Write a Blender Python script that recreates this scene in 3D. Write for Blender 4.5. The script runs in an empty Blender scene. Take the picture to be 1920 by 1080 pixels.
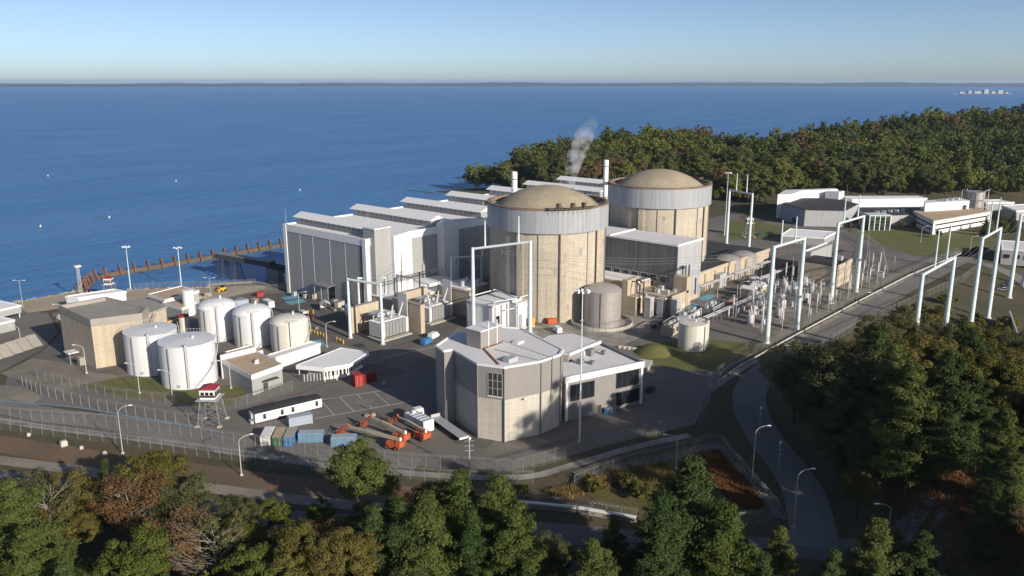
import bpy, math, random
import numpy as np
from mathutils import Vector, Matrix
random.seed(7); RNG = np.random.default_rng(7)
sc = bpy.context.scene
R = math.radians
# ------------------------------------------------------------------ camera, sky, sun, exposure
cam_d = bpy.data.cameras.new('camera'); cam = bpy.data.objects.new('camera', cam_d)
sc.collection.objects.link(cam); sc.camera = cam
cam.location = (-248.0, -197.3, 87.0)
cam.rotation_euler = (R(90 - 14.05), 0, R(41 - 90))
cam_d.sensor_width = 36; cam_d.lens = 36 * 1550 / 1920
cam_d.clip_start = 1; cam_d.clip_end = 90000
SUN_EL = 20.5; SUN_DIR = Vector((-0.1306, -0.991, 0)).normalized()      # towards the sun
wd = bpy.data.worlds.new('World'); sc.world = wd; wd.use_nodes = True
wn = wd.node_tree.nodes; bg = wn['Background']
sky = wn.new('ShaderNodeTexSky'); sky.sky_type = 'NISHITA'; sky.sun_disc = False
sky.sun_elevation = R(SUN_EL); sky.sun_rotation = math.atan2(SUN_DIR.x, SUN_DIR.y)
sky.altitude = 500; sky.air_density = 0.5; sky.dust_density = 1.0; sky.ozone_density = 1.2
wd.node_tree.links.new(sky.outputs[0], bg.inputs[0]); bg.inputs[1].default_value = 0.108
sd = bpy.data.lights.new('sun', 'SUN'); sd.energy = 5.0; sd.angle = R(0.53); sd.color = (1.0, 0.90, 0.76)
so = bpy.data.objects.new('sun', sd); sc.collection.objects.link(so); so.location = (-150, -300, 200)
dl = -(SUN_DIR * math.cos(R(SUN_EL)) + Vector((0, 0, math.sin(R(SUN_EL)))))
so.rotation_euler = dl.to_track_quat('-Z', 'Y').to_euler()
sc.view_settings.view_transform = 'Standard'; sc.view_settings.look = 'None'
sc.view_settings.exposure = 0.2; sc.view_settings.gamma = 1; sc.view_settings.use_curve_mapping = False
sc.render.engine = 'CYCLES'; cy = sc.cycles
cy.use_denoising = True; cy.max_bounces = 6; cy.diffuse_bounces = 3; cy.glossy_bounces = 2
cy.transmission_bounces = 2; cy.transparent_max_bounces = 14; cy.volume_bounces = 1
cy.sample_clamp_indirect = 4; cy.caustics_reflective = False; cy.caustics_refractive = False

# ------------------------------------------------------------------ helpers
COL = sc.collection
SEA = -7.0
def smooth(t): t = max(0.0, min(1.0, t)); return t * t * (3 - 2 * t)
def zg(y): return -3.5 * max(0.0, min(1.0, (y - 55) / 55))
class MB:
    def __init__(s): s.v = []; s.f = []
    def add(s, vs, fs):
        o = len(s.v); s.v += [tuple(map(float, v)) for v in vs]; s.f += [tuple(i + o for i in f) for f in fs]; return s
    def box(s, x0, x1, y0, y1, z0, z1):
        return s.add([(x0,y0,z0),(x1,y0,z0),(x1,y1,z0),(x0,y1,z0),(x0,y0,z1),(x1,y0,z1),(x1,y1,z1),(x0,y1,z1)],
                     [(3,2,1,0),(4,5,6,7),(0,1,5,4),(1,2,6,5),(2,3,7,6),(3,0,4,7)])
    def obox(s, cx, cy_, z0, z1, lx, ly, ang):
        c, n = math.cos(ang), math.sin(ang); p = []
        for a, b in ((-.5,-.5),(.5,-.5),(.5,.5),(-.5,.5)):
            p.append((cx + a*lx*c - b*ly*n, cy_ + a*lx*n + b*ly*c))
        return s.prism(p, z0, z1)
    def prism(s, poly, z0, z1):
        n = len(poly)
        a = sum(poly[i][0]*poly[(i+1)%n][1]-poly[(i+1)%n][0]*poly[i][1] for i in range(n))
        if a < 0: poly = poly[::-1]
        return s.add([(x,y,z0) for x,y in poly]+[(x,y,z1) for x,y in poly],
                     [tuple(range(n-1,-1,-1)), tuple(range(n,2*n))]+[(i,(i+1)%n,n+(i+1)%n,n+i) for i in range(n)])
    def sheet(s, poly, z):
        n = len(poly)
        a = sum(poly[i][0]*poly[(i+1)%n][1]-poly[(i+1)%n][0]*poly[i][1] for i in range(n))
        if a < 0: poly = poly[::-1]
        return s.add([(x,y,z(x,y) if callable(z) else z) for x,y in poly], [tuple(range(n))])
    def cyl(s, x, y, z0, z1, r, r2=None, n=16):
        r2 = r if r2 is None else r2
        vs = [(x+r*math.cos(2*math.pi*i/n), y+r*math.sin(2*math.pi*i/n), z0) for i in range(n)]
        vs += [(x+r2*math.cos(2*math.pi*i/n), y+r2*math.sin(2*math.pi*i/n), z1) for i in range(n)]
        return s.add(vs, [tuple(range(n-1,-1,-1)), tuple(range(n,2*n))]+[(i,(i+1)%n,n+(i+1)%n,n+i) for i in range(n)])
    def tube(s, p, q, r, r2=None, n=6):
        p = Vector(p); q = Vector(q); d = q - p
        if d.length < 1e-6: return s
        r2 = r if r2 is None else r2
        d.normalize(); a = d.orthogonal().normalized(); b = d.cross(a); vs = []
        for c, rr in ((p, r), (q, r2)):
            for i in range(n):
                t = 2*math.pi*i/n; vs.append(c + a*(rr*math.cos(t)) + b*(rr*math.sin(t)))
        return s.add(vs, [tuple(range(n-1,-1,-1)), tuple(range(n,2*n))]+[(i,(i+1)%n,n+(i+1)%n,n+i) for i in range(n)])
    def path(s, pts, r, n=6):
        for a, b in zip(pts, pts[1:]): s.tube(a, b, r, n=n)
        return s
    def lathe(s, x, y, prof, n=48):
        m = len(prof); vs = []; fs = []
        for r, z in prof:
            for i in range(n):
                t = 2*math.pi*i/n; vs.append((x+r*math.cos(t), y+r*math.sin(t), z))
        for k in range(m-1):
            for i in range(n):
                j = (i+1) % n; fs.append((k*n+i, k*n+j, (k+1)*n+j, (k+1)*n+i))
        return s.add(vs, fs)
    def arc(s, cx, cy_, r0, r1, a0, a1, z0, z1, n=10):
        o = [(cx+r1*math.cos(a0+(a1-a0)*i/n), cy_+r1*math.sin(a0+(a1-a0)*i/n)) for i in range(n+1)]
        i_ = [(cx+r0*math.cos(a0+(a1-a0)*i/n), cy_+r0*math.sin(a0+(a1-a0)*i/n)) for i in range(n, -1, -1)]
        return s.prism(o + i_, z0, z1)
def wloc(o):
    p = Vector((0,0,0))
    while o is not None: p += o.location; o = o.parent
    return p
def build(name, mb, mat, parent=None, loc=None, local=False, smooth_deg=None):
    """one mesh object; mb is in plant metres unless local"""
    me = bpy.data.meshes.new(name)
    if local: off = Vector((0,0,0)); ol = Vector(loc or (0,0,0))
    else:
        off = wloc(parent) if parent else Vector(loc or (0,0,0)); ol = Vector((0,0,0)) if parent else off
    me.from_pydata([(v[0]-off.x, v[1]-off.y, v[2]-off.z) for v in mb.v], [], mb.f)
    me.update()
    if smooth_deg:
        me.shade_smooth(); me.set_sharp_from_angle(angle=R(smooth_deg))
    me.materials.append(M[mat] if isinstance(mat, str) else mat)
    o = bpy.data.objects.new(name, me); COL.objects.link(o); o.location = ol
    if parent: o.parent = parent
    return o
def tag(o, label, cat, group=None):
    o['label'] = label; o['category'] = cat
    if group: o['group'] = group
    return o
def thing(name, label, cat, loc=(0,0,0), rz=0, group=None):
    o = bpy.data.objects.new(name, None); COL.objects.link(o); o.empty_display_size = .5
    o.location = loc; o.rotation_euler = (0,0,rz)
    return tag(o, label, cat, group)
def struct(o, kind='structure'): o['kind'] = kind; return o
def dup(root, loc, rz=None, label=None, scale=None):
    r = root.copy(); COL.objects.link(r); r.location = loc
    if rz is not None: r.rotation_euler = (0,0,rz)
    if scale is not None: r.scale = scale if hasattr(scale, '__len__') else (scale,)*3
    if label: r['label'] = label
    for ch in list(root.children):
        c = ch.copy(); COL.objects.link(c); c.parent = r
        for g in list(ch.children):
            d = g.copy(); COL.objects.link(d); d.parent = c
    return r

# ------------------------------------------------------------------ materials
M = {}
def mat(name, col, rough=.8, var=.15, scale=.3, fine=4.0, streak=0, bump=0, metal=0, col2=None, spec=.3, rnd=0, lines=None):
    m = bpy.data.materials.new(name); m.use_nodes = True; nt = m.node_tree; N = nt.nodes; L = nt.links
    b = N['Principled BSDF']; b.inputs['Roughness'].default_value = rough; b.inputs['Metallic'].default_value = metal
    b.inputs['Specular IOR Level'].default_value = spec
    geo = N.new('ShaderNodeNewGeometry'); pos = geo.outputs['Position']
    def noise(sc_, det=4, vec=pos):
        n = N.new('ShaderNodeTexNoise'); n.inputs['Scale'].default_value = sc_; n.inputs['Detail'].default_value = det
        L.new(vec, n.inputs['Vector']); return n.outputs['Fac']
    def mixc(fac, a, c, bl='MIX'):
        x = N.new('ShaderNodeMix'); x.data_type = 'RGBA'; x.blend_type = bl
        for k, q in ((0, fac), (6, a), (7, c)):
            if hasattr(q, 'is_linked'): L.new(q, x.inputs[k])
            else: x.inputs[k].default_value = q
        return x.outputs[2]
    def rng(fac, a, c, lo=.3, hi=.7):
        r = N.new('ShaderNodeMapRange'); r.inputs[1].default_value = lo; r.inputs[2].default_value = hi
        r.inputs[3].default_value = a; r.inputs[4].default_value = c; L.new(fac, r.inputs[0]); return r.outputs[0]
    c1 = (*col, 1); c2 = (*(col2 or [x*.75 for x in col]), 1)
    out = mixc(rng(noise(scale), 0, 1 if col2 else min(1, var*3)), c1, c2)
    out = mixc(1.0, out, rng(noise(fine, 5), 1-var*.7, 1+var*.5), 'MULTIPLY')
    if streak:
        mp = N.new('ShaderNodeMapping'); mp.inputs['Scale'].default_value = (1.1, 1.1, .035); L.new(pos, mp.inputs[0])
        out = mixc(1.0, out, rng(noise(1.0, 5, mp.outputs[0]), 1-streak, 1+streak*.3), 'MULTIPLY')
    if lines:      # shallow lift joints: (spacing, strength)
        w = N.new('ShaderNodeTexWave'); w.wave_type = 'BANDS'; w.bands_direction = 'Z'
        w.inputs['Scale'].default_value = 2*math.pi/20/lines[0]; w.inputs['Distortion'].default_value = .15; L.new(pos, w.inputs[0])
        out = mixc(1.0, out, rng(w.outputs['Fac'], 1-lines[1], 1, 0.0, .06), 'MULTIPLY')
    if rnd:
        oi = N.new('ShaderNodeObjectInfo')
        out = mixc(1.0, out, rng(oi.outputs['Random'], 1-rnd, 1+rnd, 0, 1), 'MULTIPLY')
    L.new(out, b.inputs['Base Color'])
    if bump:
        bp = N.new('ShaderNodeBump'); bp.inputs['Strength'].default_value = bump; bp.inputs['Distance'].default_value = .15
        L.new(noise(fine*1.3, 6), bp.inputs['Height']); L.new(bp.outputs[0], b.inputs['Normal'])
    M[name] = m; return m
mat('concrete_cont', (.52,.465,.38), .9, .20, .10, 1.2, streak=.17, bump=.2, lines=(3.0,.05))
mat('concrete_dome', (.40,.345,.25), .95, .28, .16, 1.6, bump=.3)
mat('ring_panel', (.37,.39,.42), .5, .10, .3, 2, streak=.22, spec=.4)
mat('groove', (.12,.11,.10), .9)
mat('rim_rust', (.26,.195,.14), .9, .35, .5, 3)
mat('rust', (.23,.12,.06), .9, .3, .6, 3)
mat('concrete_beige', (.52,.445,.34), .9, .15, .15, 2, streak=.15, bump=.15, lines=(2.4,.07))
mat('concrete_light', (.56,.53,.47), .9, .18, .2, 2, streak=.15, bump=.15, lines=(2.0,.10))
mat('concrete_grey', (.34,.32,.29), .9, .18, .25, 2, bump=.1)
mat('clad_grey', (.275,.262,.257), .6, .06, .2, 2, streak=.05)
mat('clad_panel', (.36,.365,.37), .55, .06, .2, 2, streak=.08)
mat('clad_aux', (.42,.43,.45), .5, .08, .2, 2, streak=.15)
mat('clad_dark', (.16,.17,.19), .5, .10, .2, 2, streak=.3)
mat('clad_white', (.79,.795,.80), .5, .05, .3, 2, streak=.06)
mat('roof_pale', (.72,.71,.72), .85, .10, .12, 1.5)
mat('roof_white', (.83,.83,.84), .8, .08, .1, 1.5)
mat('roof_tan', (.50,.39,.28), .95, .22, .25, 2.5)
mat('roof_dark', (.055,.055,.06), .9, .2, .2, 2)
mat('white_paint', (.78,.78,.77), .45, .05, .3, 3, streak=.05)
mat('tank_white', (.72,.735,.76), .42, .08, .35, 2, streak=.11)
mat('tank_cream', (.70,.68,.61), .45, .10, .35, 2, streak=.16)
mat('tank_steel', (.46,.43,.41), .42, .10, .4, 2, streak=.14, metal=.3)
mat('fence_steel', (.27,.275,.28), .55, .10, .5, 5, metal=.25)
mat('galv', (.50,.52,.54), .5, .10, .5, 5, metal=.25)
mat('gantry_paint', (.62,.72,.74), .45, .06, .3, 3, streak=.06)
mat('pole_paint', (.52,.50,.46), .5, .08, .5, 3)
mat('steel_dark', (.07,.07,.075), .6, .2, .5, 3)
mat('steel_grey', (.22,.23,.24), .55, .15, .5, 3)
mat('glass_dark', (.018,.022,.03), .12, .1, .3, 2, spec=.6)
mat('glass_grey', (.055,.055,.05), .2, .15, .6, 3, spec=.5)
mat('rubber', (.02,.02,.02), .8)
mat('orange_paint', (.52,.12,.05), .45, .10, .5, 3)
mat('red_paint', (.38,.045,.035), .5, .12, .5, 3)
mat('red_dark', (.17,.02,.025), .6, .12, .5, 3)
mat('red_roof', (.30,.04,.05), .6, .10, .5, 3)
mat('yellow_paint', (.66,.40,.05), .5, .12, .5, 3)
mat('green_paint', (.05,.15,.075), .5, .12, .5, 3)
mat('blue_paint', (.05,.19,.42), .5, .12, .5, 3)
mat('blue_pale', (.17,.29,.42), .5, .12, .6, 3, streak=.15)
mat('grey_pale', (.36,.42,.50), .5, .10, .5, 3)
mat('boom_tan', (.40,.36,.30), .5, .1, .5, 3)
mat('timber', (.15,.115,.085), .9, .3, .6, 4, bump=.2)
mat('pile_rust', (.20,.11,.075), .9, .35, .5, 3)
mat('porcelain', (.66,.64,.62), .3, .1, .5, 3)
mat('brown_porcelain', (.20,.11,.08), .3, .1, .5, 3)
mat('xf_paint', (.60,.61,.62), .5, .10, .5, 3)
mat('asphalt', (.150,.137,.126), .95, .25, .05, 2.5, bump=.2, col2=(.195,.178,.162))
mat('asphalt_dark', (.115,.108,.10), .95, .25, .06, 2.5, bump=.2, col2=(.155,.143,.13))
mat('asphalt_pale', (.17,.16,.15), .95, .25, .06, 2.0, bump=.2, col2=(.225,.21,.19))
mat('gravel', (.30,.26,.21), .97, .35, .10, 2.4, bump=.4, col2=(.20,.185,.16))
mat('gravel_pale', (.38,.36,.33), .97, .35, .2, 2.2, bump=.5, col2=(.20,.185,.165))
mat('dirt', (.19,.125,.08), .97, .3, .07, 1.6, bump=.3, col2=(.14,.105,.07))
mat('sand_bank', (.46,.39,.29), .97, .25, .06, 1.5, bump=.4, col2=(.33,.285,.22))
mat('lawn', (.105,.128,.036), .97, .3, .07, 2.0, bump=.4, col2=(.16,.145,.06))
mat('rough_grass', (.15,.125,.05), .97, .35, .07, 1.2, bump=.5, col2=(.085,.085,.03))
mat('terrain', (.12,.095,.06), .97, .3, .03, .8, bump=.5, col2=(.07,.07,.035))
mat('rock', (.36,.34,.30), .95, .3, .4, 2, bump=.4, rnd=.15)
mat('line_white', (.55,.56,.56), .8, .2, .8, 3)
mat('line_blue', (.16,.36,.55), .8, .2, .8, 3)
mat('hatch_blue', (.17,.42,.56), .8, .2, .6, 3)
mat('bark', (.10,.078,.06), .95, .3, .8, 4)
mat('bark_pale', (.26,.23,.20), .95, .3, .8, 4)
mat('far_land', (.035,.045,.035), .95, .4, .004, .02)
def leaf_mat(name, a, b_, rnd=.35, trans=.25):
    m = bpy.data.materials.new(name); m.use_nodes = True; nt = m.node_tree; N = nt.nodes; L = nt.links
    for n in list(N): N.remove(n)
    out = N.new('ShaderNodeOutputMaterial'); geo = N.new('ShaderNodeNewGeometry')
    n1 = N.new('ShaderNodeTexNoise'); n1.inputs['Scale'].default_value = .45; n1.inputs['Detail'].default_value = 3; L.new(geo.outputs['Position'], n1.inputs['Vector'])
    oi = N.new('ShaderNodeObjectInfo')
    ad = N.new('ShaderNodeMath'); ad.operation = 'MULTIPLY_ADD'; L.new(oi.outputs['Random'], ad.inputs[0]); ad.inputs[1].default_value = rnd*2; L.new(n1.outputs['Fac'], ad.inputs[2])
    mr = N.new('ShaderNodeMapRange'); mr.inputs[1].default_value = .35; mr.inputs[2].default_value = .65+rnd*2; L.new(ad.outputs[0], mr.inputs[0])
    mx = N.new('ShaderNodeMix'); mx.data_type = 'RGBA'; mx.inputs[6].default_value = (*a,1); mx.inputs[7].default_value = (*b_,1); L.new(mr.outputs[0], mx.inputs[0])
    n2 = N.new('ShaderNodeTexNoise'); n2.inputs['Scale'].default_value = 2.5; L.new(geo.outputs['Position'], n2.inputs['Vector'])
    m2 = N.new('ShaderNodeMapRange'); m2.inputs[1].default_value = .3; m2.inputs[2].default_value = .7; m2.inputs[3].default_value = .7; m2.inputs[4].default_value = 1.3; L.new(n2.outputs['Fac'], m2.inputs[0])
    mu = N.new('ShaderNodeMix'); mu.data_type = 'RGBA'; mu.blend_type = 'MULTIPLY'; mu.inputs[0].default_value = 1; L.new(mx.outputs[2], mu.inputs[6]); L.new(m2.outputs[0], mu.inputs[7])
    d = N.new('ShaderNodeBsdfDiffuse'); t = N.new('ShaderNodeBsdfTranslucent'); ms = N.new('ShaderNodeMixShader'); ms.inputs[0].default_value = trans
    L.new(mu.outputs[2], d.inputs[0]); L.new(mu.outputs[2], t.inputs[0]); L.new(d.outputs[0], ms.inputs[1]); L.new(t.outputs[0], ms.inputs[2]); L.new(ms.outputs[0], out.inputs[0])
    M[name] = m
leaf_mat('leaf_pine', (.085,.12,.032), (.13,.15,.048))
leaf_mat('leaf_pine_dark', (.050,.085,.030), (.085,.115,.042))
leaf_mat('leaf_olive', (.11,.115,.030), (.16,.135,.045))
leaf_mat('leaf_green', (.085,.115,.028), (.14,.15,.035))
leaf_mat('leaf_brown', (.15,.085,.045), (.20,.125,.06))
leaf_mat('leaf_dull', (.088,.105,.045), (.135,.13,.06))
leaf_mat('leaf_yellow', (.20,.17,.04), (.17,.15,.05))
leaf_mat('forest_a', (.100,.130,.038), (.15,.16,.052), .3)
leaf_mat('forest_b', (.145,.165,.040), (.19,.19,.058), .3)
leaf_mat('forest_c', (.14,.10,.055), (.18,.125,.065), .3)
leaf_mat('forest_d', (.065,.088,.034), (.10,.11,.04), .3)
leaf_mat('dry_grass', (.22,.15,.06), (.26,.20,.09))
leaf_mat('red_grass', (.20,.085,.04), (.24,.13,.06))
def mesh_mat():
    m = bpy.data.materials.new('chain_link'); m.use_nodes = True; N = m.node_tree.nodes; L = m.node_tree.links
    b = N['Principled BSDF']; b.inputs['Base Color'].default_value = (.40,.40,.40,1); b.inputs['Roughness'].default_value = .6
    t = N.new('ShaderNodeBsdfTransparent'); mx = N.new('ShaderNodeMixShader'); mx.inputs[0].default_value = .07
    L.new(t.outputs[0], mx.inputs[1]); L.new(b.outputs[0], mx.inputs[2]); L.new(mx.outputs[0], N['Material Output'].inputs[0]); M['chain_link'] = m
mesh_mat()
def water_mat():
    m = bpy.data.materials.new('water'); m.use_nodes = True; N = m.node_tree.nodes; L = m.node_tree.links
    b = N['Principled BSDF']; b.inputs['Base Color'].default_value = (.055,.172,.40,1); b.inputs['Roughness'].default_value = .38
    b.inputs['IOR'].default_value = 1.33; b.inputs['Specular IOR Level'].default_value = .35
    geo = N.new('ShaderNodeNewGeometry'); prev = None
    mp = N.new('ShaderNodeMapping'); mp.inputs['Scale'].default_value = (1, 3.2, 1); mp.inputs['Rotation'].default_value = (0,0,R(-35)); L.new(geo.outputs['Position'], mp.inputs[0])
    n = N.new('ShaderNodeTexNoise'); n.inputs['Scale'].default_value = .0035; n.inputs['Detail'].default_value = 6; L.new(mp.outputs[0], n.inputs['Vector'])
    mr = N.new('ShaderNodeMapRange'); mr.inputs[1].default_value = .35; mr.inputs[2].default_value = .65; mr.inputs[3].default_value = .36; mr.inputs[4].default_value = .45; L.new(n.outputs['Fac'], mr.inputs[0]); L.new(mr.outputs[0], b.inputs['Roughness'])     # wind patches
    cm = N.new('ShaderNodeMix'); cm.data_type = 'RGBA'; cm.inputs[6].default_value = (.062,.190,.42,1); cm.inputs[7].default_value = (.070,.207,.45,1); L.new(mr.outputs[0], cm.inputs[0]); L.new(cm.outputs[2], b.inputs['Base Color'])
    for s, st, d, stretch in ((.012, .3, 12.0, 2.0), (.09, .6, 2.5, 1.6), (.40, .8, .8, 1.5)):
        mp = N.new('ShaderNodeMapping'); mp.inputs['Scale'].default_value = (1, stretch, 1); mp.inputs['Rotation'].default_value = (0,0,R(20)); L.new(geo.outputs['Position'], mp.inputs[0])
        n = N.new('ShaderNodeTexNoise'); n.inputs['Scale'].default_value = s; n.inputs['Detail'].default_value = 5; n.inputs['Roughness'].default_value = .6; L.new(mp.outputs[0], n.inputs['Vector'])
        bp = N.new('ShaderNodeBump'); bp.inputs['Strength'].default_value = st; bp.inputs['Distance'].default_value = d; L.new(n.outputs['Fac'], bp.inputs['Height'])
        if prev: L.new(prev, bp.inputs['Normal'])
        prev = bp.outputs[0]
    L.new(prev, b.inputs['Normal']); M['water'] = m
water_mat()
# ------------------------------------------------------------------ the setting
CX = [-600,-150,-134,-105,-104,-88,-77,-62,-46,-44,165,240,241,420,900]
CY = [ 190, 190, 190, 191, 176, 174,165,150, 138,122,122,245,900,900,900]
def coast(x): return np.interp(x, CX, CY)
# surveyed spot heights of the wooded headland: x, y, z
SPOT = np.array([(264,281,-5),(269,286,-3.3),(275,291,-6),(315,328,-12),(370,380,-13),(259,255,-5),(282,275,-3.3),(304,295,-6),(345,332,-12),(401,382,-13),(261,231,1),(301,265,5.1),(341,299,9.4),(383,334,-12),(441,382,-13),(269,214,1),(320,254,7.6),(371,294,13.8),(414,329,-12),(473,375,-13),(283,198,1),(339,240,8.6),(396,281,15.7),(440,314,-12),(500,359,-13),(297,167,1),(372,217,11.9),(447,268,21.6),(494,299,-12),(556,341,-13),(307,140,1),(402,198,13.3),(498,256,24.2),(545,285,-12),(610,324,-13),(308,109,1),(402,160,13.3),(496,212,24.1),(545,239,-12),(612,276,-13),(305,81,1),(392,125,11.7),(480,170,21.3),(531,195,-12),(600,230,-13),(311,60,1),(381,92,7),(452,125,19),(505,149,-12),(576,181,-13),(325,43,0),(408,78,9),(490,112,25.3),(543,134,-12),(616,165,-13),(340,26,0),(434,62,11),(529,98,28.1),(583,119,-12),(658,147,-13),(354,9,1),(461,46,16.9),(568,83,30.6),(624,102,-12),(701,129,-13),(373,-13,1),(494,23,19.4),(616,59,35.3),(674,76,-12),(752,100,-13),(390,-32,1),(525,3,21.6),(661,38,39.3),(720,53,-12),(801,74,-13),(412,-57,1),(557,-26,23.1),(703,5,42.1),(764,18,-12),(848,35,-13),(431,-80,1),(587,-53,24.1),(742,-26,43.9),(806,-15,-12),(892,0,-13),(463,-116,1),(626,-97,25),(788,-79,45.5),(855,-71,-12),(945,-61,-13),(499,-158,1),(670,-149,25.6),(841,-140,46.5),(911,-136,-12),
 (200,0,0),(250,0,0),(300,0,0),(250,60,0),(290,-60,0),(340,-70,0),(250,130,0),(215,110,0),(230,190,-1),(400,-150,0),(300,-130,-1),(215,225,-9),(190,190,-11),(240,290,-12),(200,260,-13),(300,350,-13),(200,-60,0),(250,-120,-1),(350,-220,0),(600,-300,20),(800,-300,30),(200,60,0),(290,30,0),(270,100,0)], float)
def headland(x, y):
    x = np.asarray(x, float); y = np.asarray(y, float)
    d2 = (x[..., None]-SPOT[:, 0])**2+(y[..., None]-SPOT[:, 1])**2+60.0
    w = d2**-1.9
    return (w*SPOT[:, 2]).sum(-1)/w.sum(-1)
def vnoise(x, y, s, seed=0):
    x = np.asarray(x, float)/s; y = np.asarray(y, float)/s
    xi = np.floor(x).astype(int); yi = np.floor(y).astype(int); fx = x-xi; fy = y-yi
    fx = fx*fx*(3-2*fx); fy = fy*fy*(3-2*fy)
    def h(a, b):
        n = (a*374761393 + b*668265263 + seed*1442695041) & 0x7fffffff
        n = (n ^ (n >> 13))*1274126177 & 0x7fffffff
        return ((n ^ (n >> 16)) & 0xffff)/65535.0
    return (h(xi,yi)*(1-fx)+h(xi+1,yi)*fx)*(1-fy)+(h(xi,yi+1)*(1-fx)+h(xi+1,yi+1)*fx)*fy
def ground(x, y):
    x = np.asarray(x, float); y = np.asarray(y, float)
    z = -3.5*np.clip((y-55)/55, 0, 1)*np.clip((240-x)/60, 0, 1)
    b = np.clip((x-205)/45, 0, 1); z = z*(1-b) + headland(x, y)*b
    z = z - 3.0*np.clip((-112-y)/20, 0, 1)*np.clip((x-70)/40, 0, 1)*np.clip((300-x)/60, 0, 1)
    out = np.clip((-150-y)/60, 0, 1) + np.clip((-215-x)/40, 0, 1)
    z = z + np.clip(out, 0, 1)*(vnoise(x, y, 25, 5)-.4)*1.5
    dw = (x+92)*.595-(y+152)*.804; tw = np.clip((dw-2)/12, 0, 1)                 # wooded rise right of the access road
    z = z + 10*tw*tw*(3-2*tw)*np.clip((12-x)/30, 0, 1)*np.clip((x+118)/22, 0, 1)*np.clip((y+240)/40, 0, 1)
    kn = np.clip((-182-y)/15, 0, 1); z = z + 25*kn*kn*(3-2*kn)*np.clip((x+130)/16, 0, 1)*np.clip((-92-x)/12, 0, 1)*np.clip((y+262)/36, 0, 1)      # unseen wooded knoll to the south, added to shade octagon and offices
    d = y-coast(x)
    w = np.where((x > -50) & (x < 170), 1.0, np.where(x > 240, 14.0, 9.0))
    t = np.clip((d+w)/w, 0, 1)
    return z*(1-t) + (SEA-4)*t
def gz(x, y): return float(ground(x, y))
def terrain():
    xs = np.arange(-450, 905, 5.0); ys = np.arange(-420, 365, 5.0)
    X, Y = np.meshgrid(xs, ys); Z = ground(X, Y) - .06
    nx, ny = len(xs), len(ys); mb = MB()
    mb.v = list(zip(X.ravel().tolist(), Y.ravel().tolist(), Z.ravel().tolist()))
    mb.f = [(j*nx+i, j*nx+i+1, (j+1)*nx+i+1, (j+1)*nx+i) for j in range(ny-1) for i in range(nx-1)]
    o = build('ground', mb, 'terrain', smooth_deg=50); struct(o)
terrain()
struct(build('sea', MB().add([(-26000,-26000,SEA),(26000,-26000,SEA),(26000,26000,SEA),(-26000,26000,SEA)], [(0,1,2,3)]), 'water'))
def far_shore():
    mb = MB(); n = 260; c = cam.location
    for row, (d, hs) in enumerate(((15500,0),(15700,.7),(16400,1.0),(21000,1.25))):
        for i in range(n):
            a = R(41-42+84*i/(n-1)); e = 1.25-.5*i/n
            h = hs*(26+22*float(vnoise(i*1.0, row*3.0, 7, 9))+14*float(vnoise(i*1.0, row*5.0, 2, 4)))*e
            k = d*(1+.06*float(vnoise(i*1.0, 0, 13, 2)))
            mb.v.append((c.x+k*math.cos(a), c.y+k*math.sin(a), SEA-.5 if row == 0 else SEA+h))
    for r_ in range(3):
        for i in range(n-1): mb.f.append((r_*n+i, r_*n+i+1, (r_+1)*n+i+1, (r_+1)*n+i))
    struct(build('far_shore', mb, 'far_land'))
far_shore()
def clip_y(poly, y0, y1):
    def half(p, f):
        o = []
        for a, b in zip(p, p[1:]+p[:1]):
            fa, fb = f(a), f(b)
            if fa >= 0: o.append(a)
            if (fa >= 0) != (fb >= 0):
                t = fa/(fa-fb); o.append((a[0]+(b[0]-a[0])*t, a[1]+(b[1]-a[1])*t))
        return o
    p = half(list(poly), lambda q: q[1]-y0)
    return half(p, lambda q: y1-q[1]) if p else p
def patch(name, poly, material, lift):
    """a sheet of paving or turf laid on the graded yard"""
    mb = MB()
    for y0, y1 in ((-500,55),(55,110),(110,500)):
        p = clip_y(poly, y0, y1)
        if len(p) > 2: mb.sheet(p, lambda x, y: zg(y)+lift)
    return struct(build(name, mb, material))
def offset_line(pts, d):
    o = []
    for i, p in enumerate(pts):
        a = Vector(pts[max(0,i-1)]); b = Vector(pts[min(len(pts)-1,i+1)]); t = (b-a).normalized()
        o.append((p[0]-t.y*d, p[1]+t.x*d))
    return o
def smooth_line(pts, k=4):
    o = []
    P_ = [pts[0]]+list(pts)+[pts[-1]]
    for i in range(1, len(P_)-2):
        p0,p1,p2,p3 = (Vector(P_[i+j]) for j in (-1,0,1,2))
        for s in range(k):
            t = s/k; o.append(tuple(.5*((2*p1)+(p2-p0)*t+(2*p0-5*p1+4*p2-p3)*t*t+(3*p1-p0-3*p2+p3)*t**3)))
    o.append(tuple(pts[-1])); return o
def ribbon(name, pts, width, material, lift, kind=True, follow=False):
    pts = smooth_line(pts); a = offset_line(pts, width/2); b = offset_line(pts, -width/2); mb = MB(); n = len(pts)
    zf = (lambda p: gz(*p)+lift) if follow else (lambda p: zg(p[1])+lift)
    mb.v = [(p[0],p[1],zf(p)) for p in a]+[(p[0],p[1],zf(p)) for p in b]
    mb.f = [(i,n+i,n+i+1,i+1) for i in range(n-1)]
    o = build(name, mb, material)
    return struct(o) if kind else o
def kerb(name, pts, material='concrete_grey', w=.25, h=.14):
    mb = MB(); 
    for a, b in zip(pts, pts[1:]):
        d = Vector((b[0]-a[0], b[1]-a[1])); mb.obox((a[0]+b[0])/2, (a[1]+b[1])/2, zg(a[1])-.05, zg(a[1])+h, d.length+w, w, math.atan2(d.y,d.x))
    return struct(build(name, mb, material))
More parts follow.
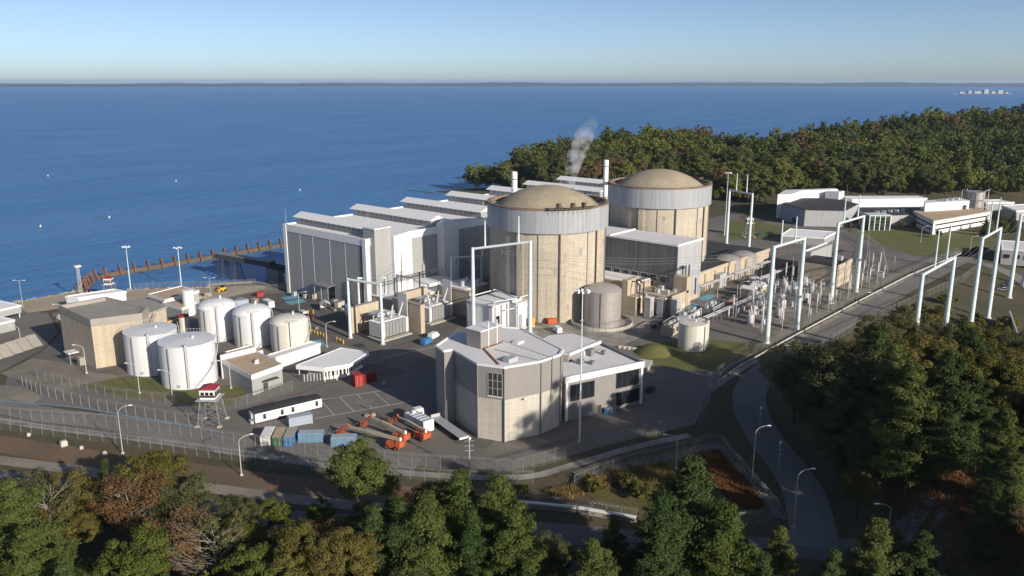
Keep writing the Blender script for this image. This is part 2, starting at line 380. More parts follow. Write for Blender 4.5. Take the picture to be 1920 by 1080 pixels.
YARD = [(-178,54),(-166,31),(-159,14),(-152,-4),(-148.8,-14),(-147,-30),(-138.5,-48),(-127,-68),(-116,-83),(-104,-87.5),(-90,-91.5),(-75,-97.5),(-65,-101.5),(-51,-97),(-34,-91),(-18,-88.3),(255,-90),(255,60),(165,112),(-44,112),(-44,136),(-62,146),(-77,160),(-100,161),(-106,152),(-128,152),(-136,122),(-150,102),(-166,84)]
patch('yard', YARD, 'asphalt', .0)
patch('pavement', [(-47,54),(-47,109),(-62,120),(-68,92),(-77,58),(-90,30),(-84,8),(-60,-2),(-30,14)], 'asphalt_dark', .02)
patch('grass', [(-157.8,49),(-146,47.2),(-140.7,36.1),(-132.5,19.8),(-126.7,9.2),(-136.9,.9),(-142.6,6.3),(-148.5,20.4),(-154.5,30.3)], 'lawn', .04)
patch('gravel', [(-168.5,84.5),(-155.7,94.5),(-150.5,77.3),(-150.7,56.6),(-145.5,46.6),(-157.3,48.4),(-163.7,47.2),(-167.7,68.6)], 'gravel', .02)
patch('gravel', [(-172.9,70.3),(-169.7,62.6),(-169.4,47.4),(-173.2,44.5),(-180,54)], 'gravel', .02)
patch('grass', [(-21,-57),(-7.8,-59.1),(4.3,-70),(8,-80),(2,-86.5),(-7.8,-87.5),(-24,-85),(-32,-76),(-30,-64.8)], 'lawn', .02)
patch('grass', [(222.5,43.2),(254,37.3),(246,20),(240,-4),(240,-26.1),(209.1,-10.9),(185.4,4),(182,20.4)], 'lawn', .02)
patch('grass', [(248.8,-30.1),(285.2,-52.5),(300,-92),(269.2,-108),(216,-101),(201.6,-81.8),(228.8,-46)], 'lawn', .05)
patch('concrete_apron', [(-23.2,-12.2),(-7.3,-19.8),(12,-30),(10,-46),(-8.7,-50),(-23.6,-50),(-30,-35.6),(-35,-20.6)], 'gravel_pale', .02)
patch('grass', [(-6,-104),(29.6,-103.5),(88.6,-108),(100,-112),(100,-118),(60,-150),(10,-160),(-30,-130)], 'rough_grass', .03)
patch('sand', [(-134,160),(-134,182),(-105,183),(-104.5,168),(-88,166),(-77,157),(-62,142),(-47,131),(-47,122),(-75,122),(-80,138),(-100,139),(-100,156),(-128,158)], 'sand_bank', .03)
for q in ([(-54.3,102.1),(-47.5,100.7),(-49.8,93.9),(-56.6,95.6)], [(-58.8,93.2),(-51,91.7),(-53.9,84.4),(-61,85.3)], [(-88.4,33.5),(-85.1,32.5),(-87.7,25.4),(-91.4,26.2)], [(31.9,-40),(42.9,-39.5),(42.8,-43.8),(29.1,-46)], [(50.3,-39.2),(60.4,-38.6),(61,-42.5),(50.2,-43.4)]):
    patch('painted_marking', q, 'hatch_blue', .05)
for a, b, w in (((-119,-13.6),(-100,-22.5),.3), ((-128,-23.5),(-103,-33.6),.3), ((-119,-13.6),(-123,-25.5),.22), ((-114,-16),(-118,-27.5),.22), ((-109.5,-18),(-113.3,-29.4),.22), ((-105,-20.2),(-108.7,-31.3),.22), ((-60,-4),(-84,1),.35)):
    patch('painted_marking', offset_line([a,b], w/2)+offset_line([a,b], -w/2)[::-1], 'line_white', .05)
patch('shore_road', [(-150,103),(-137,122),(-129,153),(-134,166),(-168,168),(-190,120),(-168,86)], 'asphalt', .025)
# roads
ribbon('perimeter_road', [(-260,95),(-222,50),(-197,5),(-181,-27),(-166,-57),(-149,-84),(-132,-106),(-119,-127),(-104,-147),(-84,-172),(-60,-205)], 7.6, 'asphalt', .03, follow=True)
ribbon('access_road', [(-103,-148),(-92,-143),(-78,-134.5),(-62,-120),(-45,-107.5),(-25,-99.5),(10,-96.5),(80,-97),(160,-99),(250,-103)], 9.2, 'asphalt_pale', .05)
ribbon('patrol_road', [(-200,95),(-183,60),(-174,34),(-165,16),(-156,-6),(-147.5,-26),(-139,-45),(-128,-64)], 8.6, 'asphalt_pale', .03)
ribbon('dirt_track', [(-215,66),(-196,38),(-184,12),(-175,-8),(-165,-28),(-155,-48),(-141,-72),(-128,-89)], 8, 'dirt', .01)
ribbon('gravel_verge', [(-222,72),(-204,36),(-188,5),(-177,-17),(-166,-39),(-154,-62),(-140,-85)], 4, 'gravel', .02)
ribbon('gravel_verge', [(-185,42),(-176,22),(-166,2),(-158,-15),(-150,-33),(-141,-52),(-129,-72),(-117,-87),(-104,-92),(-88,-97),(-72,-104)], 2.6, 'gravel_pale', .04)
ribbon('gravel_verge', [(-40,-93),(-18,-91.5),(20,-91.8),(80,-92),(160,-93),(230,-95.5)], 2.2, 'gravel_pale', .07)
ribbon('blue_line', [(-178.3,53.4),(-173.2,44.5),(-165.7,31.2),(-159.1,14),(-152,-3.8),(-148.8,-13.8)], .45, 'line_blue', .08)
ribbon('far_road', [(186,-80),(205,-106),(186,-134),(130,-150),(60,-175)], 9, 'asphalt_pale', .06, follow=True)
ribbon('far_road', [(120,30),(180,28),(240,46),(300,56),(340,60)], 11, 'asphalt', .08)
kerb('kerb', [(-64,-101),(-51,-95.6),(-34,-89.6),(-18,-87.2),(80,-88)])
patch('gravel', [(-84,-109),(-75.7,-113.5),(-86.4,-126.3),(-95,-136),(-108,-132),(-118,-112),(-112,-98),(-96,-103)], 'rough_grass', .02)
# shore stones: nobody could count them
def stones():
    mb = MB()
    for i in range(1700):
        x = random.uniform(-240,-104) if i < 1100 else random.uniform(-104,-62)
        c = float(coast(x)); y = c-random.uniform(-1,10); s = random.uniform(.4,1.3); z = gz(x,y)+s*.2
        o = len(mb.v)
        for d in ((1,0,0),(-1,0,0),(0,1,0),(0,-1,0),(0,0,1),(0,0,-1)):
            mb.v.append((x+d[0]*s*random.uniform(.6,1.2), y+d[1]*s*random.uniform(.6,1.2), z+d[2]*s*random.uniform(.4,.8)))
        mb.f += [(o+a,o+b,o+c_) for a,b,c_ in ((0,2,4),(2,1,4),(1,3,4),(3,0,4),(2,0,5),(1,2,5),(3,1,5),(0,3,5))]
    o = build('shore_stones', mb, 'rock'); tag(o, 'pale armour stones piled along the water edge of the yard', 'stones'); struct(o, 'stuff')
stones()
def ballast():      # white stones at the foot of the razor-wire fences
    mb = MB()
    L_ = smooth_line([(-116,-99),(-104,-101),(-90,-105.5),(-82,-108.5),(-74,-111.5),(-76,-115.5),(-85,-127),(-96,-138.5)], 12)
    for p in L_:
        for k in range(26):
            x = p[0]+random.gauss(0,.8); y = p[1]+random.gauss(0,.8); s = random.uniform(.12,.32); o = len(mb.v)
            mb.v += [(x+s,y,0),(x-s*.5,y+s*.8,0),(x-s*.5,y-s*.8,0),(x,y,s*1.1)]; mb.f += [(o,o+1,o+3),(o+1,o+2,o+3),(o+2,o,o+3)]
    o = build('white_stones', mb, 'rock'); tag(o, 'white stones heaped along the foot of the razor wire fence', 'stones'); struct(o, 'stuff')
ballast()
# ------------------------------------------------------------------ large buildings
def containment(cx, cy_, label, near):
    t = thing('containment_building', label, 'containment', (cx,cy_,0), group='domed reactor containments')
    Rw = 22.2; zt = 34.5
    # wall in drum segments between vertical buttress grooves
    gro = [R(a) for a in (-168,-126,-84,-42,0,42,84,126)]
    build('wall', MB().lathe(cx, cy_, [(Rw,-.3),(Rw,zt)], 96), 'concrete_cont', t, smooth_deg=40)
    for a in gro:
        g = MB().arc(cx, cy_, Rw-.2, Rw+.55, a-R(3.2), a+R(3.2), 0, zt-.4, 3); b = build('buttress', g, 'concrete_cont', t)
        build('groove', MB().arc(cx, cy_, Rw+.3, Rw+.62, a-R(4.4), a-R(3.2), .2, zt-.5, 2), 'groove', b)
    # lining ring of metal sheets
    n = 30
    for i in range(n):
        a0 = 2*math.pi*i/n; a1 = a0+2*math.pi/n*.992
        build('ring_panel', MB().arc(cx, cy_, Rw+.25, Rw+1.15, a0, a1, zt-1.0, 42.2, 4), 'ring_panel', t, smooth_deg=30)
    build('ring_coping', MB().lathe(cx, cy_, [(Rw+1.3,41.9),(Rw+1.3,42.5),(Rw+.1,42.6),(Rw-.2,41.0),(Rw-2.6,40.6)], 96), 'rim_rust', t, smooth_deg=30)
    build('gutter_walk', MB().lathe(cx, cy_, [(Rw+.1,40.8),(18.7,40.7),(18.7,41.4)], 96), 'roof_pale', t, smooth_deg=30)
    prof = []
    rd = 19.6; hd = 7.2; rs = (rd*rd+hd*hd)/(2*hd); amax = math.asin(rd/rs)
    for k in range(13):
        a = amax*(1-k/12); prof.append((max(rs*math.sin(a), .01), 41.1+rs*math.cos(a)-(rs-hd)))
    build('dome', MB().lathe(cx, cy_, [(rd+.4,40.6)]+prof, 96), 'concrete_dome', t, smooth_deg=40)
    rg = random.Random(int(cx)+3)
    for i in range(9):
        a = R(rg.uniform(-175,-10)); z = rg.uniform(4,30); build('repair_patch', MB().arc(cx, cy_, Rw-.1, Rw+.03, a, a+R(rg.uniform(2,6)), z, z+rg.uniform(1,3.2), 3), 'concrete_light' if i%2 else 'concrete_grey', t)
    for a in (R(-100),R(-64),R(-150)):
        build('conduit', MB().tube((cx+(Rw+.2)*math.cos(a),cy_+(Rw+.2)*math.sin(a),0),(cx+(Rw+.2)*math.cos(a),cy_+(Rw+.2)*math.sin(a),zt-1),.12), 'steel_grey', t)
    for i in range(8):
        a = R(-170+i*23); build('hatch', MB().obox(cx+15.5*math.cos(a), cy_+15.5*math.sin(a), 42.6, 43.9, .8, .8, a), 'steel_grey', t)
    k = MB()
    for i in range(72):
        a = 2*math.pi*i/72; k.tube((cx+(Rw+.9)*math.cos(a), cy_+(Rw+.9)*math.sin(a), 42.4), (cx+(Rw+.9)*math.cos(a), cy_+(Rw+.9)*math.sin(a), 43.5), .04, n=4)
    k.lathe(cx, cy_, [(Rw+.93,43.45),(Rw+.87,43.52)], 72)
    build('handrail', k, 'steel_grey', t)
    build('stack_platform', MB().box(cx-20,cx-12,cy_+16,cy_+19.5,41.5,42.0), 'steel_grey', t)
    return t
c1 = containment(0, 0, 'nearer domed concrete reactor containment with gantry scaffold on its rim', True)
c2 = containment(80.4, -.9, 'farther domed concrete reactor containment against the wooded hill', False)
# work platform on the near ring
wp = MB(); a0 = R(-118)
for k in range(9):
    a = R(-136+4.2*k); wp.obox(24.1*math.cos(a), 24.1*math.sin(a), 42.7, 43.0, 4.2, 1.9, a+R(90))
build('rim_scaffold', wp, 'timber', c1)
for k in range(10):
    a = R(-138+4.2*k); build('scaffold_post', MB().tube((25*math.cos(a),25*math.sin(a),41.2),(25*math.cos(a),25*math.sin(a),44.2),.07), 'steel_grey', c1)
for a in (R(-132),R(-119),R(-108)): wp = MB().box(23.6*math.cos(a)-.7,23.6*math.cos(a)+.7,23.6*math.sin(a)-.7,23.6*math.sin(a)+.7,43.02,44.6); build('scaffold_box', wp, 'timber', c1)
for a in (R(-60),R(75)):
    wp = MB(); p0 = (19.0*math.cos(a),19.0*math.sin(a),42.0); p1 = (9*math.cos(a),9*math.sin(a),47.55); wp.tube(p0,p1,.14); build('dome_ladder', wp, 'steel_dark', c1)
wp = MB()
for k in range(5):
    a = R(-18+4*k); wp.obox(80.4+24.1*math.cos(a), -.9+24.1*math.sin(a), 42.7, 43.1, 3, 2.4, a+R(90))
build('rim_scaffold', wp, 'rust', c2)
for (x,y,lab) in ((34,46.4,'white exhaust stack behind the nearer dome'),(108.6,48.2,'white exhaust stack beside the farther dome')):
    t = thing('exhaust_stack', lab, 'chimney', (x,y,0), group='white exhaust stacks')
    build('stack', MB().lathe(x,y,[(1.3,0),(1.3,47.2),(1.2,47.5),(1.05,47.5),(1.05,45.5)],20), 'clad_white', t, smooth_deg=40)
    for z in (28,36,44): build('band', MB().lathe(x,y,[(1.3,z),(1.42,z+.1),(1.42,z+.4),(1.3,z+.5)],20), 'steel_grey', t)

def turbine_hall():
    X0,X1,Y0,Y1,ZT = -46.5,168.0,53.5,108.5,27.0
    t = thing('turbine_hall', 'long white and grey turbine hall with stepped roof monitors', 'hall', (X0,Y0,0))
    build('shell', MB().box(X0+.5,X1-.5,Y0+.5,Y1-.5,-4,ZT-.6), 'steel_grey', t)
    build('roof', MB().box(X0+.4,X1-.4,Y0+.4,Y1-.4,ZT-.6,ZT-.2), 'roof_white', t)
    for a in ((X0-.15,X1+.15,Y0-.15,Y0+.7),(X0-.15,X1+.15,Y1-.7,Y1+.15),(X0-.15,X0+.7,Y0+.7,Y1-.7),(X1-.7,X1+.15,Y0+.7,Y1-.7)):
        build('fascia', MB().box(*a,ZT-2.6,ZT+.35), 'clad_white', t)
    for (x,y) in ((X0,Y0),(X0,Y1),(X1,Y0),(X1,Y1)):
        build('corner_pilaster', MB().box(x-.35,x+1.5 if x<0 else x+.35,y-.3,y+1.9,-4,ZT+.1) if y==Y0 else MB().box(x-.35,x+1.5,y-1.9,y+.3,-4,ZT+.1), 'clad_white', t)
    # end wall panels
    ys = [Y0+3.4,Y0+13.0,Y0+23.0,Y0+34.5,Y0+43.5,Y1-1.9]
    build('end_recess', MB().box(X0+.3,X0+.5,Y0+1.9,Y0+3.3,-3,ZT-2.6), 'groove', t)  # dark material puts the shadow of the recess into the colour
    for a, b in zip(ys, ys[1:]): build('wall_panel', MB().box(X0,X0+.5,a+.12,b-.12,-3.9,ZT-2.6), 'clad_panel', t)
    for a in ys[1:-1]: build('joint_strip', MB().box(X0-.06,X0+.3,a-.1,a+.1,-3.9,ZT-2.6), 'clad_white', t)
    # long wall panels facing the reactors
    xs = [X0+1.5]+[-30,-22.5,-14.8,-8.5]+[8+9.3*k for k in range(18)]
    for a, b in zip(xs, xs[1:]):
        if b < X1: build('wall_panel', MB().box(a+.1,b-.1,Y0,Y0+.5,-1,ZT-2.6), 'clad_panel', t)
    # stair towers on the long wall
    b = build('stair_tower', MB().box(-44.2,-36,Y0-2.8,Y0+4,0,31.0), 'clad_panel', t)
    build('tower_cap', MB().box(-44.35,-35.85,Y0-2.95,Y0+4.15,31.0,31.4), 'clad_white', b)
    w = MB().add([(-36,Y0-4.6,0),(-26.5,Y0-4.6,0),(-26.5,Y0+1,0),(-36,Y0+1,0),(-36,Y0-4.6,27.6),(-26.5,Y0-4.6,28.6),(-26.5,Y0+1,28.6),(-36,Y0+1,27.6)],[(3,2,1,0),(4,5,6,7),(0,1,5,4),(1,2,6,5),(2,3,7,6),(3,0,4,7)])
    build('stair_tower', w, 'clad_white', t)
    for x in (-3.5,100):
        w = MB().prism([(x-4.5,Y0-4),(x+4.5,Y0-4),(x+4.5,Y0+.4),(x-4.5,Y0+.4)],0,28.5)
        w.add([(x-4.5,Y0-4,28.5),(x+4.5,Y0-4,28.5),(x+4.5,Y0+.4,28.5),(x-4.5,Y0+.4,28.5),(x,Y0-4,30.2),(x,Y0+.4,30.2)],[(0,1,4),(2,3,5),(1,2,5,4),(3,0,4,5)])
        build('stair_tower', w, 'clad_white', t)
    for x in (-40,-33,-24,-17): build('down_pipe', MB().tube((x,Y0-.25 if x>-26 else Y0-5,4),(x,Y0-.25 if x>-26 else Y0-5,13),.14), 'steel_grey', t)
    # roof monitors
    for k in range(7):
        x = -40.0+31.0*k; m = build('roof_monitor', MB().box(x,x+6.4,Y0+2.5,Y1-1.2,ZT-.2,ZT+2.7), 'clad_panel', t)
        o = 1.5; ya, yb = Y0+1.6, Y1+.6
        c = MB().add([(x-o,ya,ZT+2.7),(x+6.4+o,ya,ZT+2.7),(x+6.4+o,yb,ZT+2.7),(x-o,yb,ZT+2.7),(x+3.2,ya,ZT+4.6),(x+3.2,yb,ZT+4.6)],[(3,2,1,0),(0,1,4),(2,3,5),(1,2,5,4),(3,0,4,5)])
        build('monitor_cap', c, 'clad_white', m)
        y = Y0+8
        while y < Y1-4:
            build('louvre', MB().box(x-.08,x+.05,y,y+2.0,ZT+.9,ZT+2.3), 'steel_grey', m); y += 3.2
    for (x,y) in ((-20,84),(40,90),(-45.5,108),(-44,54.2)): build('lightning_rod', MB().tube((x,y,ZT),(x,y,ZT+7),.09,.03), 'galv', t)
    # door canopy and doorway in the end wall
    d = build('doorway', MB().box(X0-.12,X0+.2,74.6,78.4,-1.4,5.0), 'glass_dark', t)
    build('door_canopy', MB().add([(X0-4,74,5.0),(X0+.1,74,5.6),(X0+.1,84,5.6),(X0-4,84,5.0),(X0-4,74,5.3),(X0+.1,74,5.9),(X0+.1,84,5.9),(X0-4,84,5.3)],[(3,2,1,0),(4,5,6,7),(0,1,5,4),(1,2,6,5),(2,3,7,6),(3,0,4,7)]), 'steel_grey', d)
    for y in (74.4,79,83.6): build('canopy_post', MB().tube((X0-3.7,y,-1.9),(X0-3.7,y,5.05),.14), 'clad_panel', d)
turbine_hall()
def aux():
    t = thing('auxiliary_building', 'grey flat-roofed auxiliary block between the two domed containments', 'building', (34,-38,0))
    build('wall', MB().box(34.5,53.5,-37.5,30,0,24.3), 'clad_aux', t)
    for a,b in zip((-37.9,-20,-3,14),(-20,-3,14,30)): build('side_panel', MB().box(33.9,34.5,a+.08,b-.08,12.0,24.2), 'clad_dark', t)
    for a,b in ((34.5,40.5),(40.5,47),(47,53.6)): build('front_panel', MB().box(a+.05,b-.05,-38.0,-37.5,2.0,24.2), 'clad_aux', t)
    build('front_plinth', MB().box(34.3,53.7,-38.2,-37.5,0,2.0), 'concrete_beige', t)
    build('roof', MB().box(34.2,53.8,-37.7,30,24.3,24.6), 'roof_pale', t)
    build('roof_edge', MB().box(33.7,54.1,-38.25,-37.65,24.2,25.0), 'clad_white', t)
    build('roof_edge', MB().box(33.7,34.1,-37.65,30,24.2,24.9), 'clad_white', t)
    build('roof_divider', MB().box(34.3,53.7,-6,-5.3,24.6,25.2), 'clad_white', t)
    for k in range(13):
        y = -34+4.4*k; f = build('louvre_frame', MB().box(33.75,33.9,y,y+3.6,8.8,11.8), 'galv', t); build('louvre', MB().box(33.68,33.8,y+.3,y+3.3,9.1,11.5), 'glass_dark', f)
    for x,z in ((38.4,16),(43.4,15.5),(49.4,9)): build('duct', MB().box(x,x+.35,-38.5,-38.0,2,z), 'steel_dark', t)
    build('duct', MB().box(36.0,38.75,-38.5,-38.0,15.6,16), 'steel_dark', t)
    # lower wing towards the nearer containment
    w = thing('auxiliary_wing', 'low beige concrete wing with open roof well beside the nearer containment', 'building', (14,-30,0))
    build('wall', MB().prism([(21,-44),(33.6,-44),(33.6,22),(22.5,22),(22.5,-10),(13,-22),(13,-33),(21,-33)],0,7.0), 'concrete_beige', w)
    build('wall', MB().box(21.5,33.4,-27,20,7.0,9.6), 'concrete_beige', w)
    build('roof', MB().box(22,33.5,-26.5,19.5,9.6,9.9), 'roof_white', w)
    build('wall', MB().box(31.5,34.9,-44.2,-38.4,0,13.2), 'concrete_beige', w)
    build('wall', MB().box(13.2,21,-29,-26.5,7.0,13), 'concrete_beige', w)
    build('parapet', MB().box(20.8,33.2,-44.2,-43.7,7,7.9), 'concrete_beige', w); 
    for i,(x,y,s) in enumerate(((24,-36,1.6),(26.5,-39,1.2),(28.5,-35,1.8),(24,-40.5,1),(30,-40,1.1))): build('roof_unit', MB().box(x,x+s,y,y+s,7.0,7.0+s), 'galv', w)
    for x in (15,18,25,27.5): build('vent_pipe', MB().path([(x,-33.2,2),(x,-33.2,11.5),(x+1,-31,12.2),(x+1,-28,12.2)],.28), 'steel_dark', w)
    for x in (22.5,29): build('doorway', MB().box(x,x+1.6,-44.15,-43.9,.2,3), 'white_paint', w)
    e = thing('auxiliary_annex', 'long low beige concrete annex with steel doors along the switchyard lane', 'building', (54,-36,0))
    build('wall', MB().box(54.2,128,-34.5,20,0,8.2), 'concrete_beige', e)
    build('roof', MB().box(54.6,127.6,-34.1,19.6,8.2,8.4), 'roof_dark', e)
    build('parapet', MB().box(54.3,128.2,-34.9,-34.2,7.6,9.0), 'concrete_beige', e)
    for x in (61,68,77,86,97,108,118): build('door', MB().box(x,x+1.4,-34.75,-34.4,.2,3.0), 'steel_grey', e)
    for x in (64,73,82,92,103): build('pilaster', MB().box(x,x+.7,-35.1,-34.5,0,7.5), 'concrete_beige', e)
    for x in (72.5,): build('plant_box', MB().box(x,x+6,-37.5,-34.95,0,6), 'clad_aux', e)
    build('vent_tower', MB().box(57,60,-26,-22,8.4,16), 'white_paint', e)
    build('vent_tower', MB().box(61.5,63.5,-28,-25,8.4,13), 'steel_grey', e)
aux()
def steel_tank(x, y, r, h, label, z=0, mt='tank_steel', ladder=True):
    t = thing('steel_tank', label, 'tank', (x,y,z), group=None)
    build('shell', MB().lathe(x,y,[(r,z),(r,z+h)],48), mt, t, smooth_deg=40)
    build('dome_roof', MB().lathe(x,y,[(r+.12,z+h-.15),(r+.12,z+h+.05),(r*.85,z+h+r*.14),(r*.5,z+h+r*.27),(r*.15,z+h+r*.33),(.01,z+h+r*.335)],48), mt, t, smooth_deg=40)
    for k in range(1,5): build('weld_band', MB().lathe(x,y,[(r+.02,z+h*k/5),(r+.05,z+h*k/5+.06),(r+.02,z+h*k/5+.12)],48), mt, t)
    if ladder:
        a = R(-150); build('ladder', MB().tube((x+(r+.2)*math.cos(a),y+(r+.2)*math.sin(a),z),(x+(r+.2)*math.cos(a),y+(r+.2)*math.sin(a),z+h),.16), 'steel_grey', t)
    return t
t = steel_tank(-4.2,-29.5,6.9,13.0,'stainless dome-roofed tank standing against the nearer containment')
build('ring_wall', MB().lathe(-4.2,-29.5,[(11.4,0),(11.4,1.2),(11.0,1.2),(11.0,0)],48), 'concrete_light', t)
steel_tank(95,-30,5.6,8.5,'nearer of two stained steel tanks behind the beige annex wall', z=0, ladder=False)
steel_tank(108,-31,5.6,8.5,'farther of two stained steel tanks behind the beige annex wall', z=0)
# ---- octagonal control building in front
def octagon():
    P8 = [(-105.2,-46.8),(-106.8,-51.3),(-104.3,-52.4),(-108.3,-64.6),(-105.9,-71.2),(-96.6,-75.0),(-89.5,-75.5),(-86,-73.8),(-78.5,-53),(-81,-48.5),(-86,-44.5),(-94,-42.5)]
    t = thing('octagonal_building', 'many-sided grey building with pale concrete base and gridded corner window', 'building', (-96,-60,0))
    ZB, ZT = 11.4, 19.3
    build('base_wall', MB().prism(P8, 0, ZB), 'concrete_light', t)
    cx = sum(p[0] for p in P8)/12; cyy = sum(p[1] for p in P8)/12
    grow = lambda s: [(cx+(p[0]-cx)*s, cyy+(p[1]-cyy)*s) for p in P8]
    # cladding panels, one per face
    Q = grow(1.012)
    for i in range(12):
        a, b = Q[i], Q[(i+1)%12]; L_ = math.hypot(b[0]-a[0], b[1]-a[1])
        d = Vector((b[0]-a[0], b[1]-a[1])).normalized(); n = Vector((d.y,-d.x))
        if n.dot(Vector((a[0]-cx,a[1]-cyy))) < 0: n = -n
        lo = 0 if i in (0,1) else ZB-.25
        pa = Vector(a)+d*.06; pb = Vector(b)-d*.06
        build('clad_panel', MB().prism([tuple(pa),tuple(pb),tuple(pb-n*.5),tuple(pa-n*.5)],lo,ZT), 'clad_grey', t)
    build('upper_core', MB().prism(grow(.985), ZB, ZT-.1), 'clad_grey', t)
    build('roof', MB().prism(grow(.99), ZT-.1, ZT+.25), 'roof_pale', t)
    Q2 = grow(1.02); Q3 = grow(.985)
    for i in range(12):
        a,b,c,d = Q2[i],Q2[(i+1)%12],Q3[(i+1)%12],Q3[i]; build('roof_trim', MB().prism([a,b,c,d],ZT,ZT+.55), 'clad_white', t)
    for i in (3,4,5,6):
        p = Q2[i]; build('corner_trim', MB().prism([(p[0]-.12,p[1]-.12),(p[0]+.12,p[1]-.12),(p[0]+.12,p[1]+.12),(p[0]-.12,p[1]+.12)],0,ZT), 'steel_grey', t)
    # gridded window on the corner face
    a, b = Vector(Q[3]), Vector(Q[4]); d = (b-a).normalized(); n = Vector((d.y,-d.x)); 
    if n.dot(a-Vector((cx,cyy))) < 0: n = -n
    L_ = (b-a).length; s0, s1 = L_*.40, L_*.93; z0, z1 = 11.9, 17.9
    def bar(u0,u1,w0,w1,o0,o1): 
        p = a+d*u0; q = a+d*u1
        return MB().prism([tuple(p+n*o0),tuple(q+n*o0),tuple(q+n*o1),tuple(p+n*o1)],w0,w1)
    w = build('window', bar(s0-.15,s1+.15,z0-.2,z0,0.0,.2), 'clad_white', t)
    for i in range(3):
        for j in range(3):
            u0 = s0+(s1-s0)*i/3; u1 = s0+(s1-s0)*(i+1)/3; w0 = z0+(z1-z0)*j/3; w1 = z0+(z1-z0)*(j+1)/3
            build('pane', bar(u0+.1,u1-.1,w0+.1,w1-.1,-.02,.06), 'glass_grey', w)
    for i in range(4): u = s0+(s1-s0)*i/3; build('mullion', bar(u-.08,u+.08,z0,z1,.0,.16), 'clad_panel', w)
    for j in range(1,4): z = z0+(z1-z0)*j/3; build('mullion', bar(s0,s1,z-.06,z+.06,.0,.14), 'clad_panel', w)
    # lean-to notch fin on the left
    build('fin_wall', MB().add([(-106.9,-51.5,13.5),(-104.5,-52.6,19.2),(-106.9,-51.5,19.2),(-106.7,-51.2,13.5),(-104.3,-52.2,19.2),(-106.7,-51.2,19.2)],[(0,1,2),(5,4,3),(0,3,4,1),(1,4,5,2),(2,5,3,0)]), 'clad_grey', t)
    # roof: penthouse, seam strips, unit
    p = build('penthouse', MB().box(-99.4,-91.2,-57.4,-52.3,ZT+.2,24.2), 'clad_grey', t)
    build('penthouse_cap', MB().box(-99.55,-91.05,-57.55,-52.15,24.2,24.5), 'clad_white', p)
    for x,y in ((-96.5,-57.5),(-93.2,-57.5)): build('vent_pipe', MB().tube((x,y,ZT),(x,y,26.3),.16), 'white_paint', p)
    for a_,b_ in (((-98.6,-57.6),(-105.2,-68.8)),((-98.6,-57.6),(-91.3,-57.6))):
        build('seam_strip', MB().prism(offset_line([a_,b_],.3)+offset_line([a_,b_],-.3)[::-1],ZT+.25,ZT+.42), 'rust', t)
    build('seam_strip', MB().prism(offset_line([(-97,-60),(-96.4,-74.6)],.12)+offset_line([(-97,-60),(-96.4,-74.6)],-.12)[::-1],ZT+.25,ZT+.36), 'steel_grey', t)
    build('roof_unit', MB().box(-103,-99.6,-70.2,-68.2,ZT+.25,ZT+1.3), 'galv', t)
    build('roof_hatch', MB().box(-90,-87.4,-62,-60,ZT+.25,ZT+.8), 'roof_pale', t)
    build('wall_lamp', MB().box(-101.6,-100.9,-74.2,-73.6,10.6,10.9), 'white_paint', t)
    # lower link roof
    k = thing('link_building', 'low grey link block joining the many-sided building to the offices', 'building', (-68,-60,0))
    build('wall', MB().prism([(-79,-55),(-74,-66.5),(-59,-66.8),(-58,-56),(-64,-52)],0,13.6), 'clad_grey', k)
    build('roof', MB().prism([(-79,-55),(-74,-66.7),(-59,-67),(-57.8,-56),(-64,-51.8)],13.6,13.9), 'roof_pale', k)
    build('parapet', MB().box(-74,-58.8,-67.1,-66.6,13.4,14.2), 'clad_white', k); build('door', MB().box(-67.2,-65.2,-67.0,-66.7,10.4,12.9), 'white_paint', k)
    o = thing('office_block', 'two-storey office wing with dark ribbon windows and white corner posts', 'offices', (-72,-76,0))
    F = [(-85.6,-74.6),(-61.6,-83),(-54.4,-62.5),(-59,-61.5),(-59,-67.3),(-74.2,-67.3),(-79,-57.5)]
    build('wall', MB().prism(F,0,11.4), 'clad_grey', o); build('roof', MB().prism(F,11.4,11.65), 'roof_pale', o)
    A_, B_, C_ = Vector(F[0]), Vector(F[1]), Vector(F[2]); d = (B_-A_).normalized(); n = Vector((d.y,-d.x)); L_ = (B_-A_).length
    def fb(u0,u1,z0,z1,o0,o1): 
        p = A_+d*u0; q = A_+d*u1; return MB().prism([tuple(p+n*o0),tuple(q+n*o0),tuple(q+n*o1),tuple(p+n*o1)],z0,z1)
    build('fascia', fb(-.2,L_+.3,10.6,12.3,-.3,.35), 'clad_white', o)
    build('side_coping', MB().prism([tuple(B_+d*.3),tuple(C_+d*.3),tuple(C_-d*.5),tuple(B_-d*.5)],11.65,12.3), 'steel_grey', o)
    for u in (.0,L_-.7): build('corner_post', fb(u,u+.7,0,10.6,-.2,.3), 'clad_white', o)
    for (u0,u1,z0,z1) in ((1.6,9.2,5.2,9.6),(16.5,24.2,6.0,10.2),(16.8,24.4,1.0,4.6)):
        f = build('window', fb(u0-.15,u1+.15,z0-.15,z1+.15,-.1,.03), 'steel_dark', o); m = 4
        for i in range(m):
            a_ = u0+(u1-u0)*i/m; b_ = u0+(u1-u0)*(i+1)/m; build('pane', fb(a_+.06,b_-.06,z0,z1,.0,.07), 'glass_dark', f)
    for (x,y,s,h) in ((-66.5,-69,1.8,2.0),(-74,-71,1.6,1.4),(-72,-73.4,1.4,.9),(-63,-71,1.2,1.2)): build('roof_unit', MB().box(x,x+s,y,y+s,11.65,11.65+h), 'steel_grey', o)
    build('door', fb(10.6,11.8,0.1,2.3,0,.06), 'steel_dark', o)
